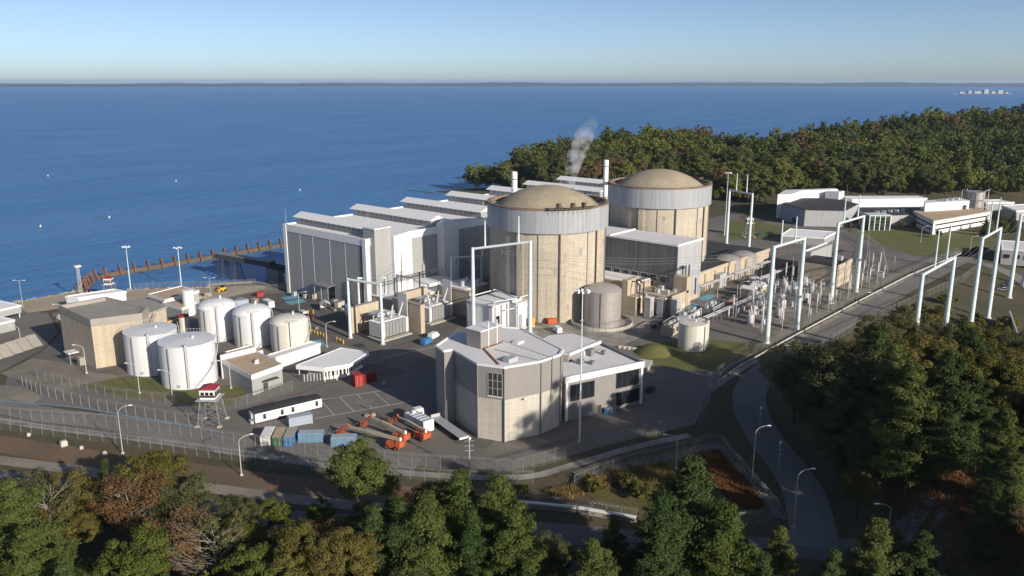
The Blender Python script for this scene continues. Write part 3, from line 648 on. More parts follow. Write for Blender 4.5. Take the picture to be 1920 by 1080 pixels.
    for i,u in enumerate((12.6,14,15.2)): 
        p = A_+d*u+n*1.2; b_ = thing('waste_bin', ('blue','pale blue','tan')[i]+' waste bin standing against the shaded office wall', 'bin', (p.x,p.y,0), group='bins by the office wall')
        build('body', MB().obox(p.x,p.y,0,1.4,.9,.9,.2), ('blue_paint','grey_pale','boom_tan')[i], b_); build('lid', MB().obox(p.x,p.y,1.4,1.55,1,1,.2), 'steel_grey', b_)
octagon()
# ------------------------------------------------------------------ tanks and low buildings
def flat_tank(x, y, r, h, label, mt='tank_white', dome=0, z=None, ladder=-120):
    z = zg(y) if z is None else z
    t = thing('storage_tank', label, 'tank', (x,y,z), group='white storage tanks')
    build('shell', MB().lathe(x,y,[(r,z-.2),(r,z+h)],56), mt, t, smooth_deg=40)
    if dome:
        prof = [(r+.15,z+h-.25),(r+.15,z+h)]+[(r*math.cos(R(a))*1.0+.01, z+h+dome*math.sin(R(a))) for a in (0,18,36,54,72,90)]
        build('dome_roof', MB().lathe(x,y,prof,56), mt, t, smooth_deg=40)
    else:
        build('roof', MB().lathe(x,y,[(r+.12,z+h-.2),(r+.12,z+h),(.01,z+h+r*.07)],56), 'tank_white' if mt=='tank_white' else mt, t, smooth_deg=25)
    zt = z+h
    k = MB(); n = 22
    for i in range(n):
        a = R(10)+R(150)*i/(n-1); k.tube((x+(r-.3)*math.cos(a),y+(r-.3)*math.sin(a),zt),(x+(r-.3)*math.cos(a),y+(r-.3)*math.sin(a),zt+1.1),.05,n=4)
        if i:
            b = R(10)+R(150)*(i-1)/(n-1); k.tube((x+(r-.3)*math.cos(a),y+(r-.3)*math.sin(a),zt+1.1),(x+(r-.3)*math.cos(b),y+(r-.3)*math.sin(b),zt+1.1),.04,n=4)
    if not dome: build('roof_railing', k, 'galv', t)
    a = R(ladder); c_, s_ = math.cos(a), math.sin(a)
    build('ladder_cage', MB().obox(x+(r+.3)*c_, y+(r+.3)*s_, z+.5, zt+(.9), .7, .7, a), 'galv' if mt!='tank_cream' else 'tank_cream', t)
    a = R(ladder-38); build('riser_pipe', MB().tube((x+(r+.2)*math.cos(a),y+(r+.2)*math.sin(a),z),(x+(r+.2)*math.cos(a),y+(r+.2)*math.sin(a),zt-.5),.17), 'steel_grey', t)
    if dome:
        h_ = MB()
        for j in range(8):
            a = R(ladder-12+j*5); h_.tube((x+(r*.95)*math.cos(a),y+(r*.95)*math.sin(a),zt+dome*.2),(x+(r*.95)*math.cos(a),y+(r*.95)*math.sin(a),zt+dome*.2+1.2),.05,n=4)
        build('hatch_rail', h_, 'galv', t)
    if r > 6:       # stair winding round the shell
        st = MB(); prev = None
        for j in range(25):
            a = R(ladder+8+j*4.2); p = (x+(r+.55)*math.cos(a), y+(r+.55)*math.sin(a), z+h*j/24)
            if prev: st.tube(prev,p,.12,n=4); st.tube((prev[0],prev[1],prev[2]+1),(p[0],p[1],p[2]+1),.04,n=3)
            st.tube(p,(p[0],p[1],p[2]+1),.035,n=3); prev = p
        build('winding_stair', st, 'galv', t)
        build('manhole', MB().tube((x+(r-.1)*math.cos(R(ladder-20)),y+(r-.1)*math.sin(R(ladder-20)),z+1.2),(x+(r+.35)*math.cos(R(ladder-20)),y+(r+.35)*math.sin(R(ladder-20)),z+1.2),.45,n=12), 'galv', t)
    build('roof_vent', MB().cyl(x+r*.2,y-r*.1,zt+dome*.8,zt+dome+1.0,.35,n=10), mt, t)
    for j in range(4):
        z_ = z+h*(j+1)/5; build('plate_seam', MB().lathe(x,y,[(r+.01,z_),(r+.035,z_+.04),(r+.01,z_+.08)],56), mt, t)
    return t
flat_tank(-136.8,47.6,7.7,12.7,'rear flat-topped white tank casting shadow on the beige block')
flat_tank(-135,28.5,7.9,12.9,'front flat-topped white tank on the grass')
flat_tank(-106.2,62,6.35,11.9,'domed white tank nearest the water',dome=2.4)
flat_tank(-102.1,46.6,6.25,11.3,'middle one of three domed white tanks',dome=2.4)
flat_tank(-98,30.9,6.2,10.2,'cream domed tank beside the yellow bollards','tank_cream',dome=2.0)
t = flat_tank(-8.5,-69.2,4.7,9.0,'small flat white tank inside a grass bund','tank_cream',ladder=-60)
x,y = -93,107.5; t = thing('vent_cylinder', 'plain white upright cylinder rising behind the tan-roofed sheds', 'tank', (x,y,-3.3))
build('shell', MB().cyl(x,y,-3.5,6.6,2.2,n=28), 'white_paint', t, smooth_deg=40); build('cap', MB().cyl(x,y,6.6,6.9,2.35,2.1,n=28), 'white_paint', t)
x,y = -110,79; t = thing('small_tank', 'small cream tank with red top ring', 'tank', (x,y,-1.5))
build('shell', MB().cyl(x,y,-1.6,5.2,1.75,n=24), 'tank_cream', t, smooth_deg=40); build('red_ring', MB().lathe(x,y,[(1.8,5.0),(1.9,5.1),(1.9,5.6),(1.5,5.7),(.01,5.8)],24), 'red_paint', t)
build('rail', MB().lathe(x,y,[(1.75,6.6),(1.82,6.65),(1.75,6.7)],16), 'rust', t)
for k in range(8): a=k*math.pi/4; build('rail_post', MB().tube((x+1.75*math.cos(a),y+1.75*math.sin(a),5.6),(x+1.75*math.cos(a),y+1.75*math.sin(a),6.65),.06), 'rust', t)

def beige_block():
    t = thing('concrete_block_building', 'windowless beige concrete block with grey parapet beside the white tanks', 'building', (-140,68,0))
    P_ = [(-148.3,62),(-148,87),(-133,86.5),(-129.5,63),(-134.5,57.2)]
    build('wall', MB().prism(P_,-2.5,14.0), 'concrete_beige', t)
    cx,cyy = -140,71; g = lambda s:[(cx+(p[0]-cx)*s,cyy+(p[1]-cyy)*s) for p in P_]
    A_,B_ = g(1.012), g(.94)
    for i in range(5):
        j=(i+1)%5; build('parapet', MB().prism([A_[i],A_[j],B_[j],B_[i]],13.2,15.6), 'concrete_grey', t)
    build('roof', MB().prism(g(.95),14.0,14.4), 'concrete_grey', t)
    w = build('wing', MB().prism([(-129.6,63),(-122,66.5),(-122,82),(-132.9,86)],-2,13.0), 'concrete_beige', t)
    build('wing_roof', MB().prism([(-129.9,62.6),(-121.6,66.2),(-121.6,82.4),(-132.8,86)],13.0,13.6), 'concrete_grey', w)
    s = build('outside_stair', MB().tube((-131.5,60.3,8.2),(-128,62.2,13.0),.35), 'steel_grey', t); build('stair_rail', MB().tube((-131.6,60.0,9.3),(-128,61.9,14.1),.06), 'galv', s)
    build('outside_stair', MB().tube((-131.5,60.3,8.2),(-128.4,62.2,5.6),.35), 'steel_grey', t)
    build('door', MB().prism([(-139.5,59.05),(-138,58.45),(-138.2,58.1),(-139.7,58.7)],0,3.2), 'steel_dark', t)
    for k in range(3): build('pipe_riser', MB().tube((-137.2+k*.55,58.0-k*.22,0),(-137.2+k*.55,58.0-k*.22,4.6),.2), 'galv', t)
    build('wall_canopy', MB().box(-151.6,-148.4,74,78,2.3,2.6), 'white_paint', t)
    build('porch_post', MB().box(-151.3,-151.0,74.3,74.6,-1.4,2.3), 'steel_grey', t)
    build('meter_box', MB().box(-150,-148.4,70,72.4,-1.2,1.6), 'concrete_grey', t)
beige_block()
def shed(name, label, cat, poly, z0, z1, wall, roof, fascia, drop=.9, over=1.03):
    cx = sum(p[0] for p in poly)/len(poly); cyy = sum(p[1] for p in poly)/len(poly)
    t = thing(name, label, cat, (cx,cyy,z0)); g = lambda s:[(cx+(p[0]-cx)*s,cyy+(p[1]-cyy)*s) for p in poly]
    build('wall', MB().prism(poly,z0-.3,z1-.2), wall, t); build('roof', MB().prism(g(over-.02),z1-.2,z1), roof, t)
    A_,B_ = g(over), g(over-.035); n = len(poly)
    for i in range(n): j=(i+1)%n; build('fascia', MB().prism([A_[i],A_[j],B_[j],B_[i]],z1-drop,z1+.3), fascia, t)
    return t
rect = lambda x0,x1,y0,y1: [(x0,y0),(x1,y0),(x1,y1),(x0,y1)]
t = shed('warehouse','long white warehouse behind the beige block','warehouse',[(-121.5,153.2),(-119,147),(-101.8,143),(-103,150.5)],-3.5,1.9,'clad_white','roof_white','clad_white',.6)
build('doorway', MB().prism([(-121.6,152),(-119.6,147.2),(-119.75,147.1),(-121.75,151.9)],-3.4,-.6), 'steel_dark', t)
build('doorway', MB().prism([(-117.4,146.45),(-116.2,146.2),(-116.25,146.0),(-117.45,146.25)],-3.4,-.8), 'steel_dark', t)
shed('shore_building','broad tan-roofed shed with white fascia nearest the basin','shed',[(-98,130.8),(-98,117),(-81.2,121.4),(-82.2,133.8)],-3.5,2.0,'clad_aux','roof_tan','clad_white')
shed('shore_building','smaller tan-roofed shed in front of the white cylinder','shed',[(-99.2,116.5),(-98.4,103),(-89.5,108.6),(-91.5,117)],-3.3,1.2,'clad_aux','roof_tan','clad_white')
t = shed('utility_building','grey block with tan gravel roof beside the red-roofed watchtower','building',[(-129.5,3.6),(-118.4,5.2),(-116.6,21.5),(-127.6,22.3)],0,6.0,'clad_panel','roof_tan','clad_white',1.2)
build('roof_vent', MB().cyl(-122.5,12,6,7,.7,.5,12), 'white_paint', t); build('roof_vent', MB().box(-121.6,-120.8,13.5,14.3,6,6.6), 'galv', t)
build('door', MB().box(-125.6,-124.2,3.9,4.2,0,2.4), 'steel_dark', t); build('door_hood', MB().box(-126,-121,2.8,4.4,3.1,3.3), 'steel_dark', t)
build('rear_screen', MB().prism([(-127.9,22.6),(-116.4,21.8),(-116.3,22.4),(-127.8,23.2)],0,7.4), 'clad_white', t)
shed('low_store','small tan-roofed store tucked behind the front white tank','store',rect(-120.5,-112,25.5,33),0,4.2,'clad_white','roof_tan','clad_white')
t = shed('long_trailer_office','long low white cabin under the cream tank','cabin',[(-112,18),(-94.6,19.2),(-95,23.2),(-112.5,22)],0,3.6,'white_paint','roof_pale','white_paint',.4)
def canopy_building():
    t = thing('gatehouse', 'white wide-eaved gatehouse with strip windows by the red container', 'building', (-103,1,0))
    W_ = [(-108.5,-1.2),(-102.3,-4.2),(-93.5,-1),(-95.5,6),(-110,4.5)]
    build('wall', MB().prism(W_,0,3.6), 'white_paint', t)
    Q = [(-113.5,5.2),(-109.3,-3.3),(-102.6,-5.9),(-91.2,-1.4),(-94.2,8.6)]
    build('roof', MB().prism(Q,3.9,4.5), 'roof_white', t)
    cx,cyy=-103,.6; g = lambda s:[(cx+(p[0]-cx)*s,cyy+(p[1]-cyy)*s) for p in Q]
    A_,B_ = g(1.01), g(.97)
    for i in range(5): j=(i+1)%5; build('fascia', MB().prism([A_[i],A_[j],B_[j],B_[i]],3.3,4.62), 'clad_white', t)
    for (a,b,n) in ((W_[0],W_[1],6),(W_[1],W_[2],8)):
        a=Vector(a); b=Vector(b); d=(b-a).normalized(); nn=Vector((d.y,-d.x)); L_=(b-a).length
        for k in range(n):
            u0=L_*(k+.14)/n; u1=L_*(k+.86)/n; p=a+d*u0; q=a+d*u1
            f=build('window', MB().prism([tuple(p-nn*.05),tuple(q-nn*.05),tuple(q+nn*.04),tuple(p+nn*.04)],.9,2.9), 'white_paint', t)
            p=a+d*(u0+.07); q=a+d*(u1-.07); build('pane', MB().prism([tuple(p),tuple(q),tuple(q+nn*.08),tuple(p+nn*.08)],1.0,2.8), 'glass_dark', f)
    for i,p in enumerate(((-112.7,5),(-109.1,-2.6),(-106,-4.3))): build('post', MB().cyl(p[0],p[1],0,3.4,.14,n=8), 'white_paint', t)
    for k in range(9): build('turnstile', MB().box(-113.2+k*.75,-112.9+k*.75,2.0-k*.55,2.9-k*.55,0,2.2), 'galv', t)
canopy_building()
# annex between hall and transformers
def transformer_annex():
    t = thing('cable_annex', 'low annex with white roof under the lattice bus frame', 'building', (-28,44,0))
    build('wall', MB().box(-44.5,-8,38,53.0,0,4.4), 'concrete_beige', t)
    build('roof', MB().box(-44.8,-7.7,37.7,53.0,4.4,4.8), 'roof_white', t)
    build('upper_roof', MB().box(-26,-8.5,43,53,4.8,6.6), 'roof_white', t)
    for k in range(10): build('wall_pier', MB().box(-43.5+3.6*k,-43.1+3.6*k,37.4,38,0,4.2), 'concrete_beige', t)
    t2 = thing('switch_annex', 'beige walled enclosure with flat grey top beyond the transformers', 'building', (-16,26,0))
    build('wall', MB().box(-36.5,-24.5,26,36,0,4.2), 'concrete_beige', t2); build('wall', MB().box(-24.4,-9,22.5,37,0,7.5), 'concrete_beige', t2)
    build('roof', MB().box(-24.1,-9.3,22.8,36.7,7.5,7.8), 'roof_pale', t2)
    for x,y in ((-20,27),(-14,30),(-13,25)): build('roof_unit', MB().cyl(x,y,7.8,10,.8,n=12), 'galv', t2)
    t3 = thing('bus_frame', 'dark lattice bus frame above the white annex roof', 'frame', (-30,41,0))
    for x in (-44,-31,-18): build('frame_post', MB().box(x-.2,x+.2,39.8,40.2,4.8,13.5), 'steel_dark', t3)
    for z in (12.2,13.4): build('frame_beam', MB().box(-44,-18,39.85,40.15,z-.12,z+.12), 'steel_dark', t3)
    k=MB()
    for i in range(20): k.tube((-44+1.3*i,40,12.2),(-43.35+1.3*i,40,13.4),.06,n=4); k.tube((-43.35+1.3*i,40,13.4),(-42.7+1.3*i,40,12.2),.06,n=4)
    build('frame_lattice', k, 'steel_dark', t3)
transformer_annex()
def transformer(x, y, label):
    t = thing('transformer', label, 'transformer', (0,0,0), group='large grey generator transformers')
    build('plinth', MB().box(-6.6,6.6,-4.6,4.6,0,.35), 'concrete_light', t)
    build('tank', MB().box(-4.6,4.6,-2.2,2.2,.35,6.6), 'xf_paint', t)
    build('tank_cover', MB().box(-4.8,4.8,-2.4,2.4,6.6,6.85), 'xf_paint', t)
    for sx in (-1,1):
        for k in range(5):
            r_ = MB(); xx = sx*(5.1+.0) ; yy=-3.3+k*1.5
            for q in range(5): r_.box(xx-.4,xx+.9*sx if sx>0 else xx+.4,yy+q*.25-.05,yy+q*.25+.05,1.0,6.2) if sx>0 else r_.box(xx-.9,xx+.4,yy+q*.25-.05,yy+q*.25+.05,1.0,6.2)
            build('radiator', r_, 'xf_paint', t)
    for k in range(6):
        r_ = MB()
        for q in range(5): r_.box(-4.4+k*1.5+q*.24,-4.32+k*1.5+q*.24,-3.6,-2.35,1.0,6.2)
        build('radiator', r_, 'xf_paint', t)
    for k in range(6): build('fan', MB().cyl(-4.0+k*1.5,-3.75,1.0,1.2,.5,n=10), 'steel_dark', t)
    build('conservator', MB().lathe(0,0,[(0.01,-3.2),(.95,-3.1),(1.0,-2.9),(1.0,2.9),(.95,3.1),(.01,3.2)],16), 'xf_paint', t, smooth_deg=40)
    c = t.children[-1]; c.rotation_euler=(0,R(90),0); c.location=(1.0,1.4,9.0)
    for s in (-1.6,3.4): build('conservator_leg', MB().box(s-.15,s+.15,1.2,1.6,6.85,8.3), 'xf_paint', t)
    for i,(bx,by,lx,ly) in enumerate(((-3.6,-1,-1.0,-.6),(0,-1,0,-1.2),(3.6,-1,1.0,-.6))):
        b = build('bushing', MB().tube((bx,by,6.8),(bx+lx*1.6,by+ly,11.6),.34,.16,n=10), 'porcelain', t)
        s_ = MB()
        for q in range(12):
            f=.12+.8*q/12; s_.tube((bx+lx*1.6*f,by+ly*f,6.8+4.8*f),(bx+lx*1.6*(f+.02),by+ly*(f+.02),6.8+4.8*(f+.02)),.48-.18*f,n=10)
        build('bushing_shed', s_, 'porcelain', b)
    build('pipework', MB().path([(-4,1.5,6.8),(-4,1.5,8.4),(-1,1.8,9.0),(-.5,1.5,9.0)],.14), 'xf_paint', t)
    build('pipework', MB().path([(-4.8,2.8,.4),(-4.8,2.8,7.6),(4.6,2.8,7.6),(4.6,2.8,.4)],.16), 'xf_paint', t)
    build('bus_duct', MB().box(-3.4,3.4,2.2,7.5,6.9,7.9), 'galv', t)
    build('control_cabinet', MB().box(4.9,5.9,3.2,4.3,.35,2.6), 'xf_paint', t)
    t.location=(x,y,0); return t
x1 = transformer(-66,18,'nearer grey transformer with leaning bushings in front of the hall')
x2 = dup(x1,(-41.5,20.5,0),label='farther grey transformer beyond the concrete blast wall')
for (a,lab) in (((-57.5,-55.5,11,26,10.4),'tan concrete blast wall between the two transformers'),((-73.5,-61,29.5,31,9.5),'tan concrete blast wall behind the nearer transformer'),((-49.5,-35,31.5,33,9.5),'tan concrete blast wall behind the farther transformer'),((-31.6,-29.8,12,27,9.8),'dark-faced concrete wall at the far end of the transformer bay')):
    t = thing('blast_wall', lab, 'wall', (a[0],a[2],0)); build('wall', MB().box(a[0],a[1],a[2],a[3],0,a[4]), 'concrete_beige', t); build('coping', MB().box(a[0]-.12,a[1]+.12,a[2]-.12,a[3]+.12,a[4],a[4]+.25), 'concrete_grey', t)
# white frame building in front of containment 1
def frame_house():
    t = thing('cooling_house', 'tall white equipment house with pipe frame before the nearer containment', 'building', (-32,-1,0))
    build('wall', MB().box(-40.2,-24,-7.5,5.2,0,9.6), 'clad_white', t)
    build('roof', MB().box(-40.5,-23.7,-7.8,5.5,9.6,9.9), 'roof_pale', t)
    build('wall', MB().box(-31.5,-22.6,-10.4,-7.6,0,9.2), 'clad_white', t)
    for x in (-39.4,-36,-33): build('pilaster', MB().box(x,x+.5,-8.0,-7.5,0,9.6), 'clad_panel', t)
    build('doorway', MB().box(-38.4,-36.6,-7.72,-7.45,.1,5.8), 'glass_dark', t); build('doorway', MB().box(-29.4,-27.6,-10.6,-10.35,.1,5), 'clad_panel', t)
    for (x,y) in ((-40.8,-8.8),(-40.8,3),(-31.8,-11.4),(-24.6,-11.4)): build('frame_post', MB().tube((x,y,0),(x,y,12),.2), 'gantry_paint', t)
    for a,b in (((-40.8,-8.8,11.8),(-40.8,3,11.8)),((-40.8,-8.8,11.8),(-31.8,-11.4,11.8)),((-31.8,-11.4,11.8),(-24.6,-11.4,11.8)),((-40.8,3,11.8),(-27,3,11.8)),((-36,-9.8,8),(-25,-11.4,8)),((-31.8,-11.4,11.8),(-27,3,11.8))):
        build('frame_beam', MB().tube(a,b,.22), 'gantry_paint', t)
    build('yellow_tank', MB().cyl(-24.6,-12.9,0,3.4,.9,n=14), 'yellow_paint', t)
frame_house()

# ------------------------------------------------------------------ gantries
def post(mb, x, y, z0, z1, r0, r1): mb.tube((x,y,z0),(x,y,z1),r0,r1,n=12)
def gantry(label, pts, r0=.75, r1=.5, spires=(), beam=.45, spire_h=9, group='white line gantries'):
    t = thing('line_gantry', label, 'gantry', (pts[0][0],pts[0][1],pts[0][2]), group=group)
    for (x,y,z0,z1) in pts:
        m = MB(); post(m,x,y,z0-.5,z1,r0,r1); build('post', m, 'gantry_paint', t, smooth_deg=40)
        build('base_plate', MB().cyl(x,y,z0-.5,z0+.35,r0*1.5,n=12), 'concrete_light', t)
        for k in range(3): zz = z0+(z1-z0)*(k+1)/4; rr = r0+(r1-r0)*(k+1)/4; build('flange', MB().cyl(x,y,zz,zz+.18,rr+.12,n=12), 'gantry_paint', t)
    for a,b in zip(pts,pts[1:]):
        build('beam', MB().tube((a[0],a[1],a[3]-.5),(b[0],b[1],b[3]-.5),beam,n=10), 'gantry_paint', t)
        for s in spires:
            x=a[0]+(b[0]-a[0])*s; y=a[1]+(b[1]-a[1])*s; z=a[3]+(b[3]-a[3])*s; build('spire', MB().tube((x,y,z-.5),(x,y,z+spire_h),.34,.2,n=8), 'gantry_paint', t)
        n=3
        for k in range(n):
            s=(k+.5)/n; x=a[0]+(b[0]-a[0])*s; y=a[1]+(b[1]-a[1])*s; z=a[3]+(b[3]-a[3])*s-.9
            ins=MB(); 
            for q in range(7): ins.cyl(x,y,z-.35*q-.3,z-.35*q-.1,.2,n=8)
            ins.tube((x,y,z+.3),(x,y,z-2.6),.05); build('insulator', ins, 'brown_porcelain', t)
    return t
gantry('low white gantry straddling the nearer transformer', [(-77,26,0,21.6),(-74.3,12,0,21.6)], .62,.42)
gantry('single-bay gantry tight against the end of the turbine hall', [(-47.8,57.5,0,11.8),(-40,50,4.4,11.8)], .5,.36)
gantry('tall white gantry standing before the nearer containment', [(-41.5,.6,0,30.2),(-31.6,-17.6,0,33.6)], .82,.55, spires=(.22,.8))
gantry('small white gantry between the hall and the nearer containment', [(-12.5,40.6,0,17),(.8,36,0,16)], .5,.36)
gantry('white gantry at the near end of the switchyard', [(12.3,-86.2,0,34),(34.8,-87.4,0,34)], .95,.6, spires=(.22,.68), spire_h=8)
gantry('white gantry in the middle of the switchyard', [(79.5,-83,0,33),(105,-84.2,0,33)], .95,.6, spires=(.2,.75), spire_h=9)
gantry('white gantry beyond the farther containment', [(168.8,8,0,30),(146.5,-15.5,0,32)], .8,.55, spires=(.3,.75), spire_h=9)
gantry('white gantry on the grass bank above the pine trees', [(28,-128.6,.0,28.3),(63.5,-129.2,.0,28.3)], .95,.6, spires=(.35,.72), spire_h=12)
gantry('white gantry half way along the grass bank', [(81,-133.5,gz(81,-133.5),33),(109,-133.7,gz(109,-133.7),33)], .95,.6, spires=(.3,.75), spire_h=12)
gantry('white gantry cut by the picture edge above the parking lot', [(150,-133.2,gz(150,-133.2),33),(180,-133.4,gz(180,-133.4),33)], .95,.6)
gantry('low pale pipe gantry beside the parking lot wall', [(26,-148.5,0,5.5),(40,-158,0,5.5)], .5,.45)
def wires(label, a, b, sep=3.2, sag=1.6, axis=(0,1), n=3, r=.045):
    t = thing('overhead_line', label, 'power line', ((a[0]+b[0])/2,(a[1]+b[1])/2,min(a[2],b[2])-sag-1), group='overhead conductors')
    for k in range(n):
        o = (k-(n-1)/2)*sep; m = MB(); pts=[]
        for i in range(13):
            s=i/12; pts.append((a[0]+(b[0]-a[0])*s+axis[0]*o, a[1]+(b[1]-a[1])*s+axis[1]*o, a[2]+(b[2]-a[2])*s-sag*4*s*(1-s)))
        m.path(pts,r,4); build('conductor', m, 'steel_grey', t)
wires('conductors from the transformer gantry to the hall tower', (-75.5,19,20.5),(-30,46,18), axis=(.8,-.6))
wires('conductors from the containment gantry across to the switchyard gantry', (-36,-8,29.5),(24,-86.8,31), axis=(.7,.6), sag=4, sep=5)
wires('conductors between the two switchyard gantries', (34.8,-87,31),(79.5,-83,30.5), sag=2.5, sep=2)
wires('conductors from the bank gantry to the middle bank gantry', (63.5,-129,26.5),(81,-133.5,31), sep=1.5)
wires('conductors from the middle bank gantry to the edge gantry', (109,-133.7,31),(150,-133.2,31), sep=2.5, sag=2.5)
wires('conductors from the switchyard gantry over the road to the bank gantry', (92,-84,31),(46,-129,27), axis=(.9,.5), sag=3, sep=6)
wires('conductors from the small hall gantry to the tall containment gantry', (-6,38,15.5),(-38,-4,28.5), axis=(.7,-.6), sag=2)
# ------------------------------------------------------------------ vehicles, containers, trailers
def container(label, x, y, ang, mt, L_=6.1, W_=2.44, H_=2.6, roof=None):
    t = thing('shipping_container', label, 'container', (x,y,0), ang, 'shipping containers in the yard')
    build('body', MB().box(-L_/2+.06,L_/2-.06,-W_/2+.06,W_/2-.06,.15,H_-.08), mt, t, local=True)
    build('roof', MB().box(-L_/2,L_/2,-W_/2,W_/2,H_-.08,H_), roof or mt, t, local=True)
    r_ = MB(); n = int(L_/.32)
    for k in range(n):
        x_ = -L_/2+.25+k*(L_-.5)/(n-1); r_.box(x_-.06,x_+.06,-W_/2+.02,-W_/2+.1,.2,H_-.12); r_.box(x_-.06,x_+.06,W_/2-.1,W_/2-.02,.2,H_-.12)
    build('ribs', r_, mt, t, local=True)
    f = MB()
    for sx in (-1,1):
        for sy in (-1,1): f.box(sx*(L_/2-.09)-.09,sx*(L_/2-.09)+.09,sy*(W_/2-.09)-.09,sy*(W_/2-.09)+.09,0,H_+.02)
    build('corner_posts', f, mt, t, local=True)
    for sy in (-1,1): d = build('door', MB().box(-L_/2-.05,-L_/2+.02,min(sy*.03,sy*(W_/2-.15)),max(sy*.03,sy*(W_/2-.15)),.25,H_-.2), mt, t, local=True); build('lock_rod', MB().tube((-L_/2-.08,sy*.5,.3),(-L_/2-.08,sy*.5,H_-.25),.04), 'galv', d, local=True)
    return t
a45 = R(45)
container('white container at the left end of the row by the fence', -144.0,-26.4, a45, 'white_paint', roof='white_paint')
container('green container with a drab roof, second in the row', -142.3,-28.9, a45, 'green_paint', roof='roof_tan')
container('bright blue container, third in the row by the fence', -140.5,-31.0, a45, 'blue_paint', roof='boom_tan')
container('pale blue container lying end-on between the blue one and the boom lifts', -137.0,-34.7, R(-45), 'blue_pale', roof='grey_pale')
container('pale blue container set apart, half behind the round pine', -133.2,-42.8, R(-45), 'blue_pale', roof='grey_pale')
container('pale grey container in front of the long site trailer', -132.6,-23.6, R(-22), 'grey_pale', roof='grey_pale')
container('bright red container at the edge of the big shadow', -104.6,-12.2, R(70), 'red_paint', H_=3.6, L_=3.6)
container('dark red container standing in the big shadow', -101.2,-12.0, R(-10), 'red_dark', H_=2.8)
container('small orange container at the foot of the nearer containment', -16.6,-15.4, R(-20), 'orange_paint', L_=4, H_=2.0)
container('red container high in the switchyard', 128.6,-44, R(0), 'red_paint', L_=9, H_=3.6)
container('pink-roofed red container beside the generator skids', 50,-55, R(10), 'red_paint', L_=7, roof='boom_tan')
def site_trailer():
    t = thing('site_trailer', 'long cream site trailer with black roof and small windows', 'trailer', (-131,-15.2,0), R(-12), None)
    build('body', MB().box(-9.3,9.3,-2.1,2.1,.5,3.0), 'white_paint', t, local=True)
    build('roof', MB().add([(-9.5,-2.25,3.0),(9.5,-2.25,3.0),(9.5,2.25,3.0),(-9.5,2.25,3.0),(-9.5,0,3.2),(9.5,0,3.2)],[(3,2,1,0),(0,1,5,4),(2,3,4,5),(1,2,5),(3,0,4)]), 'roof_dark', t, local=True)
    for x in (-6.8,-2.0,1.0,7.8):
        w = build('window', MB().box(x-.4,x+.4,-2.16,-2.05,1.1,2.5), 'steel_dark', t, local=True); build('pane', MB().box(x-.33,x+.33,-2.18,-2.1,1.16,1.75), 'glass_dark', w, local=True)
    build('skirt', MB().box(-9.2,9.2,-1.7,1.7,0,.6), 'steel_dark', t, local=True)
    build('step', MB().box(-10.2,-9.3,-1,.6,0,.8), 'galv', t, local=True); build('end_unit', MB().box(-9.9,-9.3,-.8,.8,1.3,3.0), 'galv', t, local=True)
site_trailer()
def boom_lift(label, x, y, ang, Lb, rise):
    t = thing('boom_lift', label, 'boom lift', (x,y,0), ang, 'orange boom lifts')
    build('chassis', MB().box(-1.9,1.9,-1.1,1.1,.45,.95), 'orange_paint', t, local=True)
    for sx in (-1.4,1.4):
        for sy in (-1.15,1.15): w = build('wheel', MB().tube((sx,sy-.22,.55),(sx,sy+.22,.55),.55,n=14), 'rubber', t, local=True); build('rim', MB().tube((sx,sy-.24,.55),(sx,sy+.24,.55),.28,n=10), 'orange_paint', w, local=True)
    tu = build('turret', MB().prism([(-1.6,-1.15),(1.5,-1.15),(1.5,1.15),(-1.6,1.15)],1.0,2.0), 'orange_paint', t, local=True)
    build('counterweight', MB().prism([(-2.6,-1.2),(-1.3,-1.25),(-1.3,1.25),(-2.6,1.2),(-2.9,0)],1.0,2.35), 'orange_paint', t, local=True)
    build('engine_cover', MB().box(-1.2,1.3,-1.3,-.55,2.0,2.5), 'orange_paint', t, local=True); build('warning_post', MB().box(-2.2,-1.8,-.3,.3,2.35,3.2), 'white_paint', t, local=True)
    p0=(-1.6,0,2.6); p1=(Lb*.62,0,2.6+rise*.6); p2=(Lb,0,2.2+rise)
    def beam(a,b,w,name,mt):
        a=Vector(a); b=Vector(b); d=(b-a).normalized(); s=Vector((0,1,0)); u=d.cross(s)
        vs=[]
        for c in (a,b):
            for i,j in ((-1,-1),(1,-1),(1,1),(-1,1)): vs.append(c+s*(i*w)+u*(j*w*1.2))
        return build(name, MB().add(vs,[(3,2,1,0),(4,5,6,7),(0,1,5,4),(1,2,6,5),(2,3,7,6),(3,0,4,7)]), mt, t, local=True)
    beam(p0,p1,.30,'boom_lower','boom_tan'); beam(p1,p2,.21,'boom_upper','boom_tan')
    beam(p2,(Lb+.6,0,2.8+rise),.2,'jib_knuckle','orange_paint'); beam((Lb+.5,0,2.7+rise),(Lb+2.3,0,1.6+rise*.6),.15,'jib','orange_paint')
    bz=.5+rise*.4; k=MB(); x0,x1=Lb+2.2,Lb+3.3
    for z in (bz,bz+.55,bz+1.1):
        for a,b in (((x0,-1),(x1,-1)),((x1,-1),(x1,1)),((x1,1),(x0,1)),((x0,1),(x0,-1))): k.tube((*a,z),(*b,z),.06,n=4)
    for a in ((x0,-1),(x1,-1),(x1,1),(x0,1),(x0,0),(x1,0)): k.tube((*a,bz),(*a,bz+1.1),.06,n=4)
    k.box(x0,x1,-1,1,bz-.06,bz+.02); build('basket', k, 'orange_paint', t, local=True)
    build('control_box', MB().box(x0,x0+.3,-.5,.5,bz+.8,bz+1.15), 'steel_dark', t, local=True)
boom_lift('nearest orange boom lift with its long boom lying over the pale container', -126.2,-53.2, R(103), 13.5, .6)
boom_lift('middle orange boom lift with raised knuckle jib', -122.4,-51.0, R(95), 9.5, 1.6)
